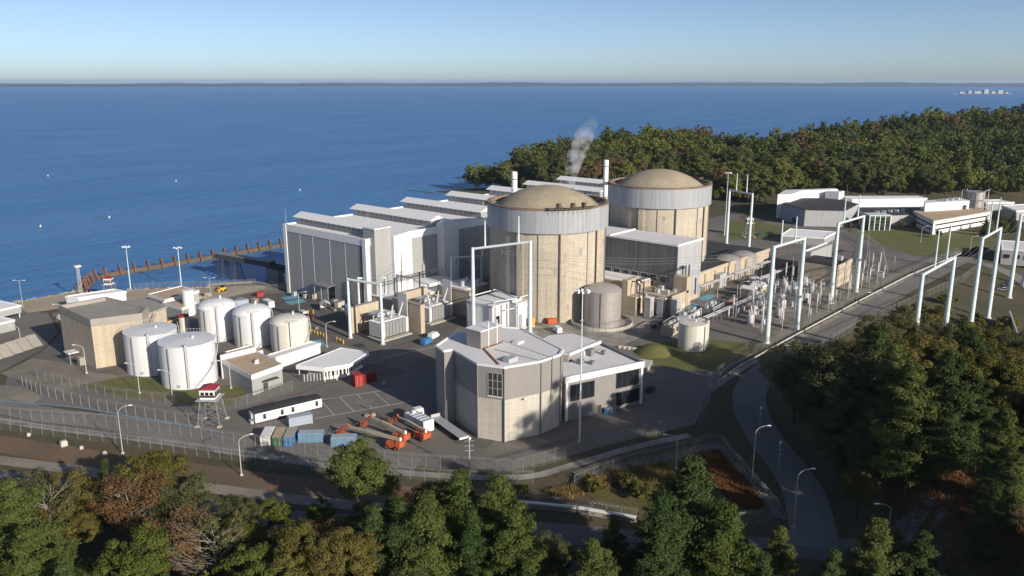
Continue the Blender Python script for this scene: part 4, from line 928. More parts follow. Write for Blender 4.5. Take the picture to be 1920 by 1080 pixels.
boom_lift('orange boom lift beside the white box trailer', -118.2,-54.2, R(86), 9.0, .9)
def box_truck():
    ang = R(-98)
    t = thing('box_trailer', 'white ribbed box trailer parked beside the flatbed', 'trailer', (-114.0,-49.0,0), ang)
    build('box', MB().box(-4.4,4.4,-1.6,1.6,.5,3.5), 'white_paint', t, local=True)
    for k in range(6): build('roof_rib', MB().box(-4.1+k*1.5,-3.4+k*1.5,-1.55,1.55,3.5,3.6), 'grey_pale', t, local=True)
    for x in (-2.9,): build('roof_unit', MB().box(x,x+.9,-.5,.4,3.6,4.1), 'white_paint', t, local=True)
    for sx in (-3,3):
        for sy in (-1.35,1.35): build('wheel', MB().tube((sx,sy-.2,.45),(sx,sy+.2,.45),.45,n=12), 'rubber', t, local=True)
    f = thing('flatbed_trailer', 'long grey flatbed trailer against the octagon wall', 'trailer', (-110.3,-56.4,0), R(-106))
    build('frame', MB().box(-7.4,7.4,-.7,.7,.9,1.25), 'steel_dark', f, local=True)
    for k in range(6): build('deck_plank', MB().box(-7.6,7.6,-1.38+k*.465,-.96+k*.465,1.25,1.36), 'galv', f, local=True)
    build('tail_bar', MB().box(7.5,7.75,-1.4,1.4,.9,1.4), 'white_paint', f, local=True); build('headboard', MB().box(-7.7,-7.5,-1.35,1.35,1.3,2.2), 'galv', f, local=True)
    for sx in (4.2,5.5,-5.0):
        for sy in (-1.1,1.1): build('wheel', MB().tube((sx,sy-.25,.5),(sx,sy+.25,.5),.5,n=12), 'rubber', f, local=True)
    c = thing('truck_tractor', 'white cab-over truck at the head of the flatbed', 'truck', (-110.9,-45.4,0), R(-106))
    build('cab', MB().prism([(-1.2,-1.2),(1.0,-1.2),(1.0,1.2),(-1.2,1.2)],1.1,3.3), 'white_paint', c, local=True)
    build('cab_roof', MB().box(-.9,.9,-1.1,1.1,3.3,3.75), 'white_paint', c, local=True)
    build('windscreen', MB().box(-1.26,-1.15,-1.0,1.0,2.1,3.1), 'glass_dark', c, local=True)
    for sy in (-1,1): build('side_window', MB().box(-.7,.5,min(sy*1.15,sy*1.24),max(sy*1.15,sy*1.24),2.2,3.0), 'glass_dark', c, local=True)
    build('rear_window', MB().box(.95,1.05,-.7,.7,2.2,2.9), 'glass_dark', c, local=True)
    build('chassis', MB().box(-1.2,4.2,-.55,.55,.6,1.05), 'steel_dark', c, local=True)
    for sx in (-.4,3.2):
        for sy in (-1.0,1.0): build('wheel', MB().tube((sx,sy-.22,.52),(sx,sy+.22,.52),.52,n=12), 'rubber', c, local=True)
    build('fuel_tank', MB().tube((.8,-.95,.75),(2.2,-.95,.75),.3,n=10), 'galv', c, local=True)
box_truck()
def car(label, x, y, ang, mt, z=0, van=False):
    t = thing('van' if van else 'car', label, 'van' if van else 'car', (x,y,z), ang, 'parked vehicles')
    if van:
        build('body', MB().prism([(-2.5,-.95),(2.2,-.95),(2.5,-.7),(2.5,.7),(2.2,.95),(-2.5,.95)],.35,1.2), mt, t, local=True)
        build('cargo_box', MB().add([(-2.5,-.92,1.2),(1.7,-.92,1.2),(1.7,.92,1.2),(-2.5,.92,1.2),(-2.45,-.85,2.2),(1.1,-.85,2.2),(1.1,.85,2.2),(-2.45,.85,2.2)],[(4,5,6,7),(0,1,5,4),(1,2,6,5),(2,3,7,6),(3,0,4,7)]), mt, t, local=True)
        build('windscreen', MB().add([(1.74,-.8,1.25),(1.74,.8,1.25),(1.2,.75,2.1),(1.2,-.75,2.1)],[(0,1,2,3)]), 'glass_dark', t, local=True)
    else:
        build('body', MB().prism([(-2.2,-.8),(2.0,-.85),(2.25,-.5),(2.25,.5),(2.0,.85),(-2.2,.8)],.3,.85), mt, t, local=True)
        build('cabin', MB().add([(-1.7,-.8,.85),(1.0,-.8,.85),(1.0,.8,.85),(-1.7,.8,.85),(-1.2,-.65,1.4),(.35,-.65,1.4),(.35,.65,1.4),(-1.2,.65,1.4)],[(0,1,5,4),(1,2,6,5),(2,3,7,6),(3,0,4,7)]), 'glass_dark', t, local=True)
        build('roof', MB().box(-1.22,.38,-.66,.66,1.4,1.45), mt, t, local=True)
    for sx in (-1.4,1.4):
        for sy in (-.8,.8): build('wheel', MB().tube((sx,sy-.12,.33),(sx,sy+.12,.33),.33,n=12), 'rubber', t, local=True)
    return t
car('white van parked on the shore road in sun', -129.3,138.5, R(100), 'white_paint', z=-3.5, van=True)
car('white van near the shore watchtower', -104.6,163, R(20), 'white_paint', z=-3.5, van=True)
car('white car on the lane beside the sheds in the switchyard', 66,-48, R(15), 'white_paint')
car('dark car parked against the auxiliary wing', 4,-46.5, R(40), 'steel_dark')
car('grey car parked behind the dark car at the auxiliary wing', 9.5,-46, R(40), 'steel_grey')
car('dark pickup shaded by the office block', -52,-80, R(10), 'steel_dark')
for i,(x,y,m) in enumerate(((160,-129,'white_paint'),(163.5,-129,'steel_grey'),(167,-129,'red_dark'),(170.5,-129,'grey_pale'),(174,-129,'steel_dark'))):
    car(('white','grey','dark red','pale blue','black')[i]+' car in the lot behind the bank gantries', x,y,R(90),m,z=gz(x,y)+.1)
car('dark blue car in front of the far white hall', 205,5,R(20),'blue_paint')
car('black car on the far lawn edge', 213,2,R(30),'steel_dark')
def crane_truck():
    t = thing('crane_truck', 'yellow telescopic crane truck between the beige block and the tanks', 'crane', (-114,86,zg(86)), R(10))
    build('chassis', MB().box(-4.5,4.5,-1.2,1.2,.6,1.5), 'yellow_paint', t, local=True); build('cab', MB().box(3.0,4.6,-1.2,.2,1.5,2.9), 'yellow_paint', t, local=True)
    build('turret', MB().box(-2,1,-1.1,1.1,1.5,3.2), 'yellow_paint', t, local=True); build('boom', MB().tube((-2,0,3.4),(6,0,4.4),.45,.35,n=8), 'yellow_paint', t, local=True)
    build('boom_tip', MB().tube((6,0,4.4),(8.4,0,4.7),.3,n=8), 'yellow_paint', t, local=True)
    for sx in (-3.4,-1.9,2,3.4):
        for sy in (-1.1,1.1): build('wheel', MB().tube((sx,sy-.2,.6),(sx,sy+.2,.6),.6,n=12), 'rubber', t, local=True)
    e = thing('excavator', 'yellow excavator behind the white warehouse', 'excavator', (-113,155,-3.5), R(30))
    build('tracks', MB().box(-2,2,-1.4,-.8,0,.9).box(-2,2,.8,1.4,0,.9), 'rubber', e, local=True); build('house', MB().box(-2,1.2,-1.3,1.3,1.0,2.6), 'yellow_paint', e, local=True)
    build('cab', MB().box(.1,1.4,.2,1.3,2.6,3.4), 'glass_dark', e, local=True); build('arm', MB().tube((1,0,2.2),(3.6,0,4.8),.35,n=6).tube((3.6,0,4.8),(5.4,0,2.0),.28,n=6), 'yellow_paint', e, local=True); build('bucket', MB().box(5,6,-.5,.5,1.2,2.1), 'yellow_paint', e, local=True)
    e2 = dup(e,(-106,153.5,-3.5),R(160),'orange-brown digger at the far end of the warehouse')
crane_truck()
# generator / pipework skids south of the annex
def skid(label, x, y, ang, L_=12, mt='concrete_beige'):
    t = thing('equipment_skid', label, 'equipment', (x,y,0), ang, 'switchyard equipment')
    build('enclosure', MB().box(-L_/2,L_/2,-2,2,0,3.4), mt, t, local=True)
    for k in range(6): build('top_unit', MB().cyl(-L_/2+1+k*(L_-2)/5,random.uniform(-.8,.8),3.4,random.uniform(4.2,5.4),.55,n=10), 'galv', t, local=True)
    build('pipe', MB().path([(-L_/2,-2.4,.5),(-L_/2,-2.4,4.2),(L_/2,-2.4,4.2),(L_/2,-2.4,.5)],.25), 'galv', t, local=True)
    build('pipe', MB().path([(-L_/2,1.2,3.4),(-L_/2,1.2,5),(L_/2-2,1.2,5),(L_/2-2,1.2,3.4)],.2), 'steel_grey', t, local=True)
    for k in range(3): build('louvre', MB().box(-L_/2+1.2+k*3.4,-L_/2+3+k*3.4,-2.06,-1.98,.8,2.6), 'steel_dark', t, local=True)
    return t
skid('tan diesel skid with pipes on top beside the small bunded tank', 3,-55, R(8))
skid('second skid with white tops along the blue-hatched lane', 18,-53, R(8), 13, 'xf_paint')
skid('grey pipe skid between the red container and the lane', 33,-55, R(5), 10, 'steel_grey')
skid('low grey skid beside the twin tan sheds', 60,-60, R(5), 9, 'xf_paint')
for i,(x,y) in enumerate(((66,-54),(73,-55))):
    t = thing('equipment_shed', ('left','right')[i]+' one of two small gabled tan sheds in the switchyard', 'shed', (x,y,0)); build('wall', MB().box(x-2.5,x+2.5,y-2.5,y+2.5,0,4), 'concrete_beige', t)
    build('roof', MB().add([(x-2.8,y-2.8,4),(x+2.8,y-2.8,4),(x+2.8,y+2.8,4),(x-2.8,y+2.8,4),(x,y-2.8,5.2),(x,y+2.8,5.2)],[(0,1,4),(2,3,5),(1,2,5,4),(3,0,4,5)]), 'roof_pale', t); build('door', MB().box(x-.6,x+.6,y-2.58,y-2.48,0,2.4), 'steel_dark', t)
def breaker(x, y, label):
    t = thing('circuit_breaker', label, 'breaker', (x,y,0), 0, 'switchyard breakers')
    build('tank', MB().lathe(0,0,[(.01,.8),(1.2,.8),(1.3,1.0),(1.3,3.6),(1.1,3.9),(.01,4.0)],16), 'xf_paint', t, local=True, smooth_deg=40)
    for a in (0,2.1,4.2): b=build('bushing', MB().tube((.5*math.cos(a),.5*math.sin(a),3.9),(1.0*math.cos(a),1.0*math.sin(a),5.9),.2,.12,n=8), 'xf_paint', t, local=True)
    build('stand', MB().box(-1,1,-1,1,0,.8), 'steel_grey', t, local=True); build('cabinet', MB().box(1.4,2.2,-.6,.6,.3,2.4), 'xf_paint', t, local=True)
    return t
bpos = [(42,-68),(50,-67),(58,-72),(66,-68),(84,-66),(92,-70),(100,-64),(46,-76),(74,-75),(88,-60),(113,-66),(30,-72)]
b0 = breaker(*bpos[0],'round grey breaker tank with three bushings in the switchyard')
for p in bpos[1:]: dup(b0,(*p,0),random.uniform(0,6))
def bus_post(x, y, h):
    t = thing('insulator_post', 'slender white insulator post standing in the switchyard', 'insulator', (x,y,0), 0, 'switchyard insulator posts')
    build('column', MB().tube((0,0,0),(0,0,h*.55),.16,n=8), 'galv', t, local=True)
    b=build('insulator', MB().tube((0,0,h*.55),(0,0,h),.26,.2,n=8), 'porcelain', t, local=True); s=MB()
    for k in range(8): s.cyl(0,0,h*.56+h*.05*k,h*.56+h*.05*k+.1,.38,n=10)
    build('insulator_sheds', s, 'porcelain', b, local=True); return t
i0 = bus_post(22,-80,8.5)
ip = [(28,-74),(38,-73),(38,-80),(46,-82),(54,-79),(54,-84),(62,-78),(62,-84),(70,-80),(78,-77),(86,-76),(94,-78),(100,-76),(108,-78),(112,-84),(118,-80),(30,-84),(24,-66),(36,-62),(80,-56),(98,-56),(122,-70),(132,-78),(140,-72),(126,-86),(148,-80)]
for p in ip: dup(i0,(*p,0),None,scale=(1,1,random.uniform(.8,1.25)))
for k,(y,x0,x1,z) in enumerate(((-79,38,118,9.2),(-84,30,112,9.0),(-74,28,100,8.8))):
    wires(('middle','front','rear')[k]+' bus conductors strung across the low insulator posts', (x0,y,z),(x1,y,z), sep=.8, sag=.5, r=.06)
t = thing('relay_block', 'beige concrete relay block with white parapet in the switchyard', 'building', (115,-68,0))
build('wall', MB().box(106,124,-75,-58,0,9.4), 'concrete_beige', t); build('roof', MB().box(106.3,123.7,-74.7,-58.3,9.4,9.6), 'roof_dark', t); build('parapet', MB().box(105.8,124.2,-75.2,-74.7,8.8,10.2), 'concrete_beige', t); build('screen', MB().box(120,146,-55.5,-55,9.4,12), 'clad_white', t); build('rear_wing', MB().box(120,146,-57.9,-55.6,0,11.4), 'clad_panel', t); build('roof_unit', MB().box(119,121.5,-72,-69.5,9.6,11.4), 'galv', t)
for i,(x,y,r_,h) in enumerate(((88,-46,2.2,3.4),(94,-50,2.2,3.2),(82,-52,1.9,3.0))):
    steel_tank(x,y,r_,h,('squat steel drum tank nearest the annex','squat steel drum tank in the middle of three','squat steel drum tank nearest the lane')[i],ladder=False,mt='xf_paint')
t = thing('bund_mound', 'low grassed mound beside the small white tank', 'mound', (-22,-62,0))
build('turf', MB().lathe(-21,-62,[(6.5,0),(5,1.0),(3,2.1),(1.2,2.6),(.01,2.7)],18), 'lawn', t, smooth_deg=60)
t = thing('concrete_vault', 'pale concrete slab box between the offices and the mound', 'slab', (-38,-66,0)); build('body', MB().obox(-37,-68,0,1.3,9,4,R(20)), 'concrete_light', t); build('lid', MB().obox(-37,-68,1.3,1.5,9.3,4.3,R(20)), 'concrete_light', t)
# ------------------------------------------------------------------ poles, lamps, masts
def cobra(label, x, y, h, ang, z=0, mt='pole_paint', arm=2.6):
    t = thing('street_lamp', label, 'street lamp', (x,y,z), ang, 'lamps along the fences and lanes')
    build('pole', MB().tube((0,0,-.2),(0,0,h*.86),.13,.09,n=8), mt, t, local=True); build('footing', MB().cyl(0,0,-.2,.35,.4,n=10), 'concrete_light', t, local=True)
    pts=[(0,0,h*.86)]+[(arm*(1-math.cos(a)),0,h*.86+h*.14*math.sin(a)) for a in (R(20),R(40),R(60),R(80),R(90))]
    a=build('arm', MB().path(pts,.075), mt, t, local=True); build('lamp_head', MB().add([(arm-.1,-.14,h-.02),(arm+.75,-.2,h-.06),(arm+.75,.2,h-.06),(arm-.1,.14,h-.02),(arm-.1,-.12,h+.16),(arm+.7,-.16,h+.12),(arm+.7,.16,h+.12),(arm-.1,.12,h+.16)],[(3,2,1,0),(4,5,6,7),(0,1,5,4),(1,2,6,5),(2,3,7,6),(3,0,4,7)]), 'white_paint', a, local=True)
    return t
rt = R(-49)          # arm to the right of the picture
cobra('curved-arm street lamp at the bend of the access road', -83.2,-126.1,12.6,rt)
cobra('curved-arm street lamp at the road junction by the gravel island', -98.4,-142,13,rt)
cobra('curved-arm street lamp behind the tall pine by the razor wire', -91,-111,8.6,R(131))
cobra('grey-blue street lamp standing in the dirt strip at the left', -171,-6.1,12,R(-30),mt='galv')
cobra('street lamp on the dirt strip above the foreground thicket', -158.5,-38,9.5,R(-20))
cobra('lamp on the slope above the lower road at the right', -92,-158,8.5,R(131))
cobra('street lamp on the strip between road and bank gantries', 67,-104,10.5,R(131))
cobra('curved lamp beside the rear flat white tank', -149.9,29.6,9.2,R(131))
cobra('curved lamp on the grass before the front flat white tank', -146.5,17.0,9.2,R(131))
cobra('curved lamp at the foot of the front white tank steps', -130.5,13.5,8.5,R(131))
cobra('lamp standing in the gravel before the beige block', -152.5,59,9,R(131))
cobra('lamp at the left end of the inner fence', -152.9,112,8.3,R(131),z=-3.5)
cobra('lamp beside the shore road behind the beige block', -131.7,130.5,8.3,R(131),z=-3.5)
cobra('lamp between the cream tank and the yellow bollards', -88.5,24,9,rt)
cobra('lamp beside the dark lane near the hall end', -66,72,8,rt,z=zg(72))
cobra('lamp over the blue-hatched lane', 46,-50,8.5,rt)
cobra('lamp beside the round grey breakers', 58,-54,8.5,rt)
cobra('lamp on the far lawn by the glass pavilion', 243,-72,9,rt)
cobra('lamp beside the far grass and the lot', 228,-100,9,rt)
for i,(x,y,z,h) in enumerate(((-132.4,169.9,-3.5,11.5),(-68.3,135.3,-3.5,6.5))):
    t = thing('twin_arm_lamp', ('twin-armed lamp by the open shed near the stones','short twin-armed lamp at the basin corner')[i], 'street lamp', (x,y,z), rt)
    build('pole', MB().tube((0,0,0),(0,0,h),.12,.08,n=8), 'galv', t, local=True)
    for s in (-1,1): a=build('arm', MB().path([(0,0,h-.3),(s*1.0,0,h+.1),(s*1.7,0,h+.15)],.06), 'galv', t, local=True); build('lamp_head', MB().box(min(s*1.6,s*2.5),max(s*1.6,s*2.5),-.2,.2,h+.05,h+.25), 'white_paint', a, local=True)
def mast(label, x, y, z, h, heads=6):
    t = thing('floodlight_mast', label, 'floodlight', (x,y,z), rt, 'tall floodlight masts')
    build('pole', MB().tube((0,0,-.2),(0,0,h),.26,.12,n=10), 'gantry_paint', t, local=True)
    build('crossarm', MB().tube((-1.6,0,h),(1.6,0,h),.08).tube((0,-1.2,h),(0,1.2,h),.08), 'galv', t, local=True)
    for k in range(heads):
        a=2*math.pi*k/heads; x_,y_=1.5*math.cos(a),1.2*math.sin(a); build('lamp_head', MB().obox(x_,y_,h-.05,h+.55,.7,.5,a), 'white_paint', t, local=True)
    build('platform', MB().box(-.5,.5,-.5,.5,h*.82,h*.82+.08), 'galv', t, local=True)
mast('tall pale floodlight mast in front of the office block', -93.9,-85.5,0,38.5,8)
mast('tall floodlight mast on the basin edge near the watchtower', -88.7,168,-3.5,19,6)
mast('tall floodlight mast on the basin edge near the tan shed', -71,156,-3.5,17.5,4)
mast('floodlight mast on the wooded slope behind the farther dome', 190,20,0,36,5)
for i,(x,y,h) in enumerate(((-124.3,-77,8.8),(-44,-94.5,6.5),(-60,-117,7),(-74.5,-128.5,6))):
    t = thing('utility_pole', ('steel utility pole with insulators beyond the flatbed','shaded camera pole by the bending fence','camera pole in the shade of the access road','short camera pole on the road verge')[i], 'pole', (x,y,0))
    build('pole', MB().tube((x,y,-.2),(x,y,h),.16,.11,n=8), 'galv', t)
    for z in (h-.4,h-1.6,h-2.8): build('crossarm', MB().tube((x-.8,y+.7,z),(x+.8,y-.7,z),.05), 'galv', t)
    build('head', MB().box(x-.3,x+.3,y-.3,y+.3,h,h+.5), 'white_paint', t)
# ------------------------------------------------------------------ watchtowers
def watchtower(label, x, y, z, legh, w, mt_roof):
    t = thing('watchtower', label, 'watchtower', (x,y,z), rt+R(90))
    for sx in (-1,1):
        for sy in (-1,1): build('leg', MB().tube((sx*w*1.5,sy*w*1.5,0),(sx*w,sy*w,legh),.14,n=6), 'steel_grey', t, local=True)
    k=MB(); n=3
    for j in range(n):
        z0=legh*j/n; z1=legh*(j+1)/n; w0=w*(1.5-.5*j/n); w1=w*(1.5-.5*(j+1)/n)
        for a,b in (((-1,-1),(1,-1)),((1,-1),(1,1)),((1,1),(-1,1)),((-1,1),(-1,-1))):
            k.tube((a[0]*w0,a[1]*w0,z0),(b[0]*w1,b[1]*w1,z1),.06,n=4); k.tube((b[0]*w0,b[1]*w0,z0),(a[0]*w1,a[1]*w1,z1),.06,n=4); k.tube((a[0]*w1,a[1]*w1,z1),(b[0]*w1,b[1]*w1,z1),.06,n=4)
    build('bracing', k, 'steel_grey', t, local=True)
    c=build('cabin', MB().box(-w,w,-w,w,legh,legh+2.7), 'white_paint', t, local=True)
    build('skirt_band', MB().box(-w-.06,w+.06,-w-.06,w+.06,legh+.55,legh+1.15), 'steel_dark', c, local=True)
    for s in (-1,1):
        for q in (-1,0,1):
            build('window', MB().box(q*w*.6-w*.22,q*w*.6+w*.22,min(s*w,s*(w+.06)),max(s*w,s*(w+.06)),legh+1.2,legh+2.0), 'glass_dark', c, local=True)
            build('window', MB().box(min(s*w,s*(w+.06)),max(s*w,s*(w+.06)),q*w*.6-w*.22,q*w*.6+w*.22,legh+1.2,legh+2.0), 'glass_dark', c, local=True)
    o=w+.35; build('roof', MB().add([(-o,-o,legh+2.7),(o,-o,legh+2.7),(o,o,legh+2.7),(-o,o,legh+2.7),(-o*.5,0,legh+3.5),(o*.5,0,legh+3.5)],[(3,2,1,0),(0,1,5,4),(2,3,4,5),(1,2,5),(3,0,4)]), mt_roof, t, local=True)
    build('catwalk', MB().box(-w-.9,w+.9,-w-.9,w+.9,legh-.15,legh-.02), 'galv', t, local=True)
    for k2 in range(4): a=k2*math.pi/2+.78; build('footing', MB().box(w*2.1*math.cos(a)-.5,w*2.1*math.cos(a)+.5,w*2.1*math.sin(a)-.5,w*2.1*math.sin(a)+.5,0,.4), 'concrete_light', t, local=True)
watchtower('red-roofed white watchtower on dark lattice legs beside the front tank', -147.2,-5.5,0,7.2,1.95,'red_roof')
watchtower('small white watchtower on the basin edge behind the warehouse', -99.5,164,-3.5,5.0,1.5,'red_roof')
watchtower('white watchtower cabin on stilts on the far lawn', 196,8,0,8,1.8,'white_paint')
t = thing('lattice_mast', 'pale lattice radio mast at the root of the pile pier', 'mast', (-107,176,-3.5)); k=MB()
for sx,sy in ((-.6,-.6),(.6,-.6),(.6,.6),(-.6,.6)): build('leg', MB().tube((-107+sx,176+sy,-3.8),(-107+sx*.6,176+sy*.6,8.5),.09), 'galv', t)
for j in range(9):
    z=-3.5+1.3*j; k.tube((-107.6,175.4,z),(-106.4,175.4,z+1.3),.05,n=4); k.tube((-107.6,176.6,z),(-107.6,175.4,z+1.3),.05,n=4); k.tube((-106.4,176.6,z),(-107.6,176.6,z+1.3),.05,n=4)
build('bracing', k, 'galv', t); build('head', MB().box(-108.2,-105.8,175,177,8.5,9.2), 'white_paint', t)
t = shed('open_shed','open white canopy shed at the far left by the stones','shed',[(-152,171),(-146,153),(-138,154.5),(-142,173)],-1.2,1.4,'clad_panel','roof_white','clad_white',.5)
for p in ((-150.5,170),(-145.6,154),(-138.6,155.4),(-142.4,171.6)): build('post', MB().cyl(*p,-3.5,-1.2,.2,n=8), 'white_paint', t)
shed('shore_store','low white-roofed store below the canopy shed at the left edge','store',[(-160,152),(-156,136),(-146,138),(-149,153)],-3.5,.3,'clad_panel','roof_white','clad_white',.5)
t = thing('retaining_wall', 'sloping pale concrete retaining wall at the left edge of the yard', 'wall', (-166,96,0))
for k in range(7):
    a=(-172+3.6*k,99.5+1.4*k); build('wall_panel', MB().add([(a[0],a[1],-3),(a[0]+3.5,a[1]+1.36,-3.2),(a[0]+2.4,a[1]+4.8,.6),(a[0]-1.1,a[1]+3.4,.8),(a[0]-.2,a[1]+1.0,-3.2),(a[0]+3.3,a[1]+2.4,-3.4),(a[0]+2.2,a[1]+5.4,.2),(a[0]-1.3,a[1]+4.0,.4)],[(0,1,2,3),(7,6,5,4),(0,4,5,1),(1,5,6,2),(2,6,7,3),(3,7,4,0)]), 'concrete_grey', t)
# yellow bollards
y0 = thing('bollard', 'yellow steel bollard beside the cream tank lane', 'bollard', (-82.4,40.9,0), 0, 'yellow bollards'); build('post', MB().cyl(0,0,0,1.5,.22,n=10), 'yellow_paint', y0, local=True); build('cap', MB().cyl(0,0,1.5,1.62,.22,.08,10), 'yellow_paint', y0, local=True)
for p in ((-82.5,39.0),(-82.6,37.2),(-82.6,35.4),(-82.8,33.5),(-82.9,31.8),(-82.3,26.6),(-82.5,24.6),(-82.8,22.5),(-66.5,65.3),(-65.6,63.4)): dup(y0,(*p,zg(p[1])))
t = thing('frame_tent', 'small white frame tent by the hall corner', 'tent', (-58,66,zg(66)), R(60)); build('cover', MB().add([(-2.5,-2,0),(2.5,-2,0),(2.5,2,0),(-2.5,2,0),(-2.5,-2,2.2),(2.5,-2,2.2),(2.5,2,2.2),(-2.5,2,2.2),(-2.5,0,3.4),(2.5,0,3.4)],[(0,1,5,4),(2,3,7,6),(4,5,9,8),(6,7,8,9),(1,2,6,9,5)]), 'white_paint', t, local=True); build('pole', MB().tube((-2.4,0,0),(-2.4,0,3.3),.06), 'galv', t, local=True)
for i,(x,y,s,m) in enumerate(((-53,64,2.2,'concrete_light'),(-50,66,1.8,'galv'),(-50.5,70,2.0,'clad_panel'),(-48.7,87,2.2,'concrete_beige'),(-48.8,92,1.8,'white_paint'),(-62,30,1.5,'galv'),(-49,100,2.0,'galv'))):
    t = thing('plant_cabinet', ('pale','galvanised','grey','tan','white','small galvanised','low galvanised')[i]+' equipment cabinet '+('beside the frame tent','behind the frame tent','under the door canopy edge','at the hall wall','at the hall wall beyond the tan one','behind the nearer transformer','at the far end of the hall wall')[i], 'cabinet', (x,y,zg(y)))
    build('body', MB().box(x-s/2,x+s/2,y-s/2,y+s/2,zg(y)-.1,zg(y)+s), m, t); build('top', MB().box(x-s/2-.08,x+s/2+.08,y-s/2-.08,y+s/2+.08,zg(y)+s,zg(y)+s+.12), 'steel_grey', t)
for i,(x,y,h) in enumerate(((14.5,-38,7.5),(18.5,-41,6.8),(19.5,-46.5,7.2))):
    t = thing('lift_cabinet', ('grey-blue upright cabinet nearest the stainless tank','tall pale upright cabinet in the middle of the wing','grey-blue upright cabinet at the wing corner')[i], 'cabinet', (x,y,0)); build('body', MB().box(x-1.3,x+1.3,y-1.3,y+1.3,0,h), 'clad_aux', t); build('door', MB().box(x-.7,x+.7,y-1.36,y-1.28,.2,2.6), 'steel_grey', t); build('roof', MB().box(x-1.5,x+1.5,y-1.5,y+1.5,h,h+.2), 'roof_pale', t)
# more switchyard gear: cabinets, disconnect frames
g5 = random.Random(17)
def disconnect(x, y):
    t = thing('disconnect_frame', 'low steel frame carrying three short insulators in the switchyard', 'frame', (x,y,0), 0, 'switchyard disconnect frames')
    for s in (-2.2,2.2): build('leg', MB().box(s-.14,s+.14,-.14,.14,0,3.2), 'galv', t, local=True)
    build('beam', MB().box(-2.8,2.8,-.2,.2,3.2,3.5), 'galv', t, local=True)
    for s in (-2,0,2): i_ = build('insulator', MB().tube((s,0,3.5),(s,0,5.3),.17,.13,n=8), 'brown_porcelain', t, local=True)
    build('blade', MB().tube((-2,0,5.3),(2,0,5.5),.07), 'galv', t, local=True); return t
d0 = disconnect(40,-71)
for p in ((48,-72),(56,-68),(64,-74),(72,-70),(82,-70),(90,-64),(96,-73),(104,-70),(34,-78),(52,-62),(78,-62),(86,-82),(70,-85),(130,-66),(138,-80),(150,-70)): dup(d0,(*p,0),g5.choice((0,R(90))))
k0 = thing('kiosk_cabinet', 'small grey marshalling cabinet on the switchyard gravel', 'cabinet', (44,-62,0), 0, 'switchyard cabinets'); build('body', MB().box(-.8,.8,-.6,.6,.15,2.1), 'xf_paint', k0, local=True); build('plinth', MB().box(-1,1,-.8,.8,0,.15), 'concrete_light', k0, local=True); build('hood', MB().box(-.95,.95,-.75,.75,2.1,2.25), 'galv', k0, local=True)
for k in range(18): dup(k0,(g5.uniform(26,150),g5.uniform(-84,-52),0),g5.choice((0,R(90))),scale=g5.uniform(.8,1.6))
patch('gravel', [(22,-86.5),(152,-88),(152,-58),(100,-56),(36,-58)], 'gravel', .03)
# worn patches in the yard paving
g6 = random.Random(23)
for i,(x,y,lx,ly,a) in enumerate(((-118,-40,9,4,20),(-100,-28,12,5,-25),(-92,-8,8,14,10),(-128,-34,7,5,40),(-75,-12,14,5,15),(-60,-25,10,8,-10),(-110,-65,6,9,15),(-86,18,5,16,5),(-66,-60,5,9,0),(-40,-58,12,6,20),(-132,-8,6,9,-12),(-112,-24,5,5,30),(-56,-35,7,4,45),(-45,-75,9,5,15),(-20,-52,8,3,10),(20,-48,14,3,3),(60,-46,18,3.5,2),(95,-44,16,3,2),(-98,-82,10,3,-18),(-72,-88,9,3,-20))):
    mb = MB().obox(x,y,0,1,lx,ly,R(a)); q = [(v[0]+g6.uniform(-.6,.6),v[1]+g6.uniform(-.6,.6)) for v in mb.v[:4]]
    patch('paving_repair', q, ('asphalt_dark','asphalt_pale')[i%2], .032+.002*i)
# loose things in the yard
pal = thing('pallet_stack', 'stack of timber pallets on the yard paving', 'pallets', (-118,-33,0), R(20), 'pallet stacks')
for k in range(4): build('pallet', MB().box(-.6,.6,-.5,.5,.02+.18*k,.15+.18*k), 'boom_tan', pal, local=True)
for p in ((-116.4,-33.6),(-99,-17.5),(-58,60),(-55.5,58.5),(-22,-20.5),(-20,-22),(12,-50),(-78,44)): dup(pal,(*p,zg(p[1])),g6.uniform(0,3))
bar = thing('jersey_barrier', 'pale concrete traffic barrier in the yard', 'barrier', (-70,-44,0), R(10), 'concrete traffic barriers')
build('body', MB().add([(-1.5,-.3,0),(1.5,-.3,0),(1.5,.3,0),(-1.5,.3,0),(-1.5,-.1,.85),(1.5,-.1,.85),(1.5,.1,.85),(-1.5,.1,.85)],[(3,2,1,0),(4,5,6,7),(0,1,5,4),(1,2,6,5),(2,3,7,6),(3,0,4,7)]), 'concrete_light', bar, local=True); build('foot', MB().box(-1.5,1.5,-.36,.36,0,.12), 'concrete_light', bar, local=True)
for k in range(22):
    x,y,a = ((-66.8+3.2*k,-43.4+.55*k,R(10)) if k<9 else ((-24+.4*(k-9),-52+3.2*(k-9)*.0-3.2*(k-9)*.5,R(-60)) if k<13 else (-52+3.3*(k-13),-6-.9*(k-13),R(-15))))
    dup(bar,(x,y,0),a)
drum = thing('drum', 'blue steel drum standing in the yard', 'drum', (-52.5,60,0), 0, 'blue drums'); build('shell', MB().cyl(0,0,0,.95,.32,n=12), 'blue_paint', drum, local=True); build('lid', MB().cyl(0,0,.95,1.0,.34,n=12), 'steel_grey', drum, local=True)
for p in ((-51.6,60.3),(-52,61),(-62.5,27),(-61.8,27.6),(8,-49),(8.8,-49.4)): dup(drum,(*p,0))
lp = thing('lightning_pole', 'tall thin grey lightning pole in the switchyard', 'pole', (45,-78,0), 0, 'lightning poles'); build('pole', MB().tube((0,0,0),(0,0,16),.16,.06,n=6), 'galv', lp, local=True); build('footing', MB().cyl(0,0,0,.3,.4,n=8), 'concrete_light', lp, local=True)
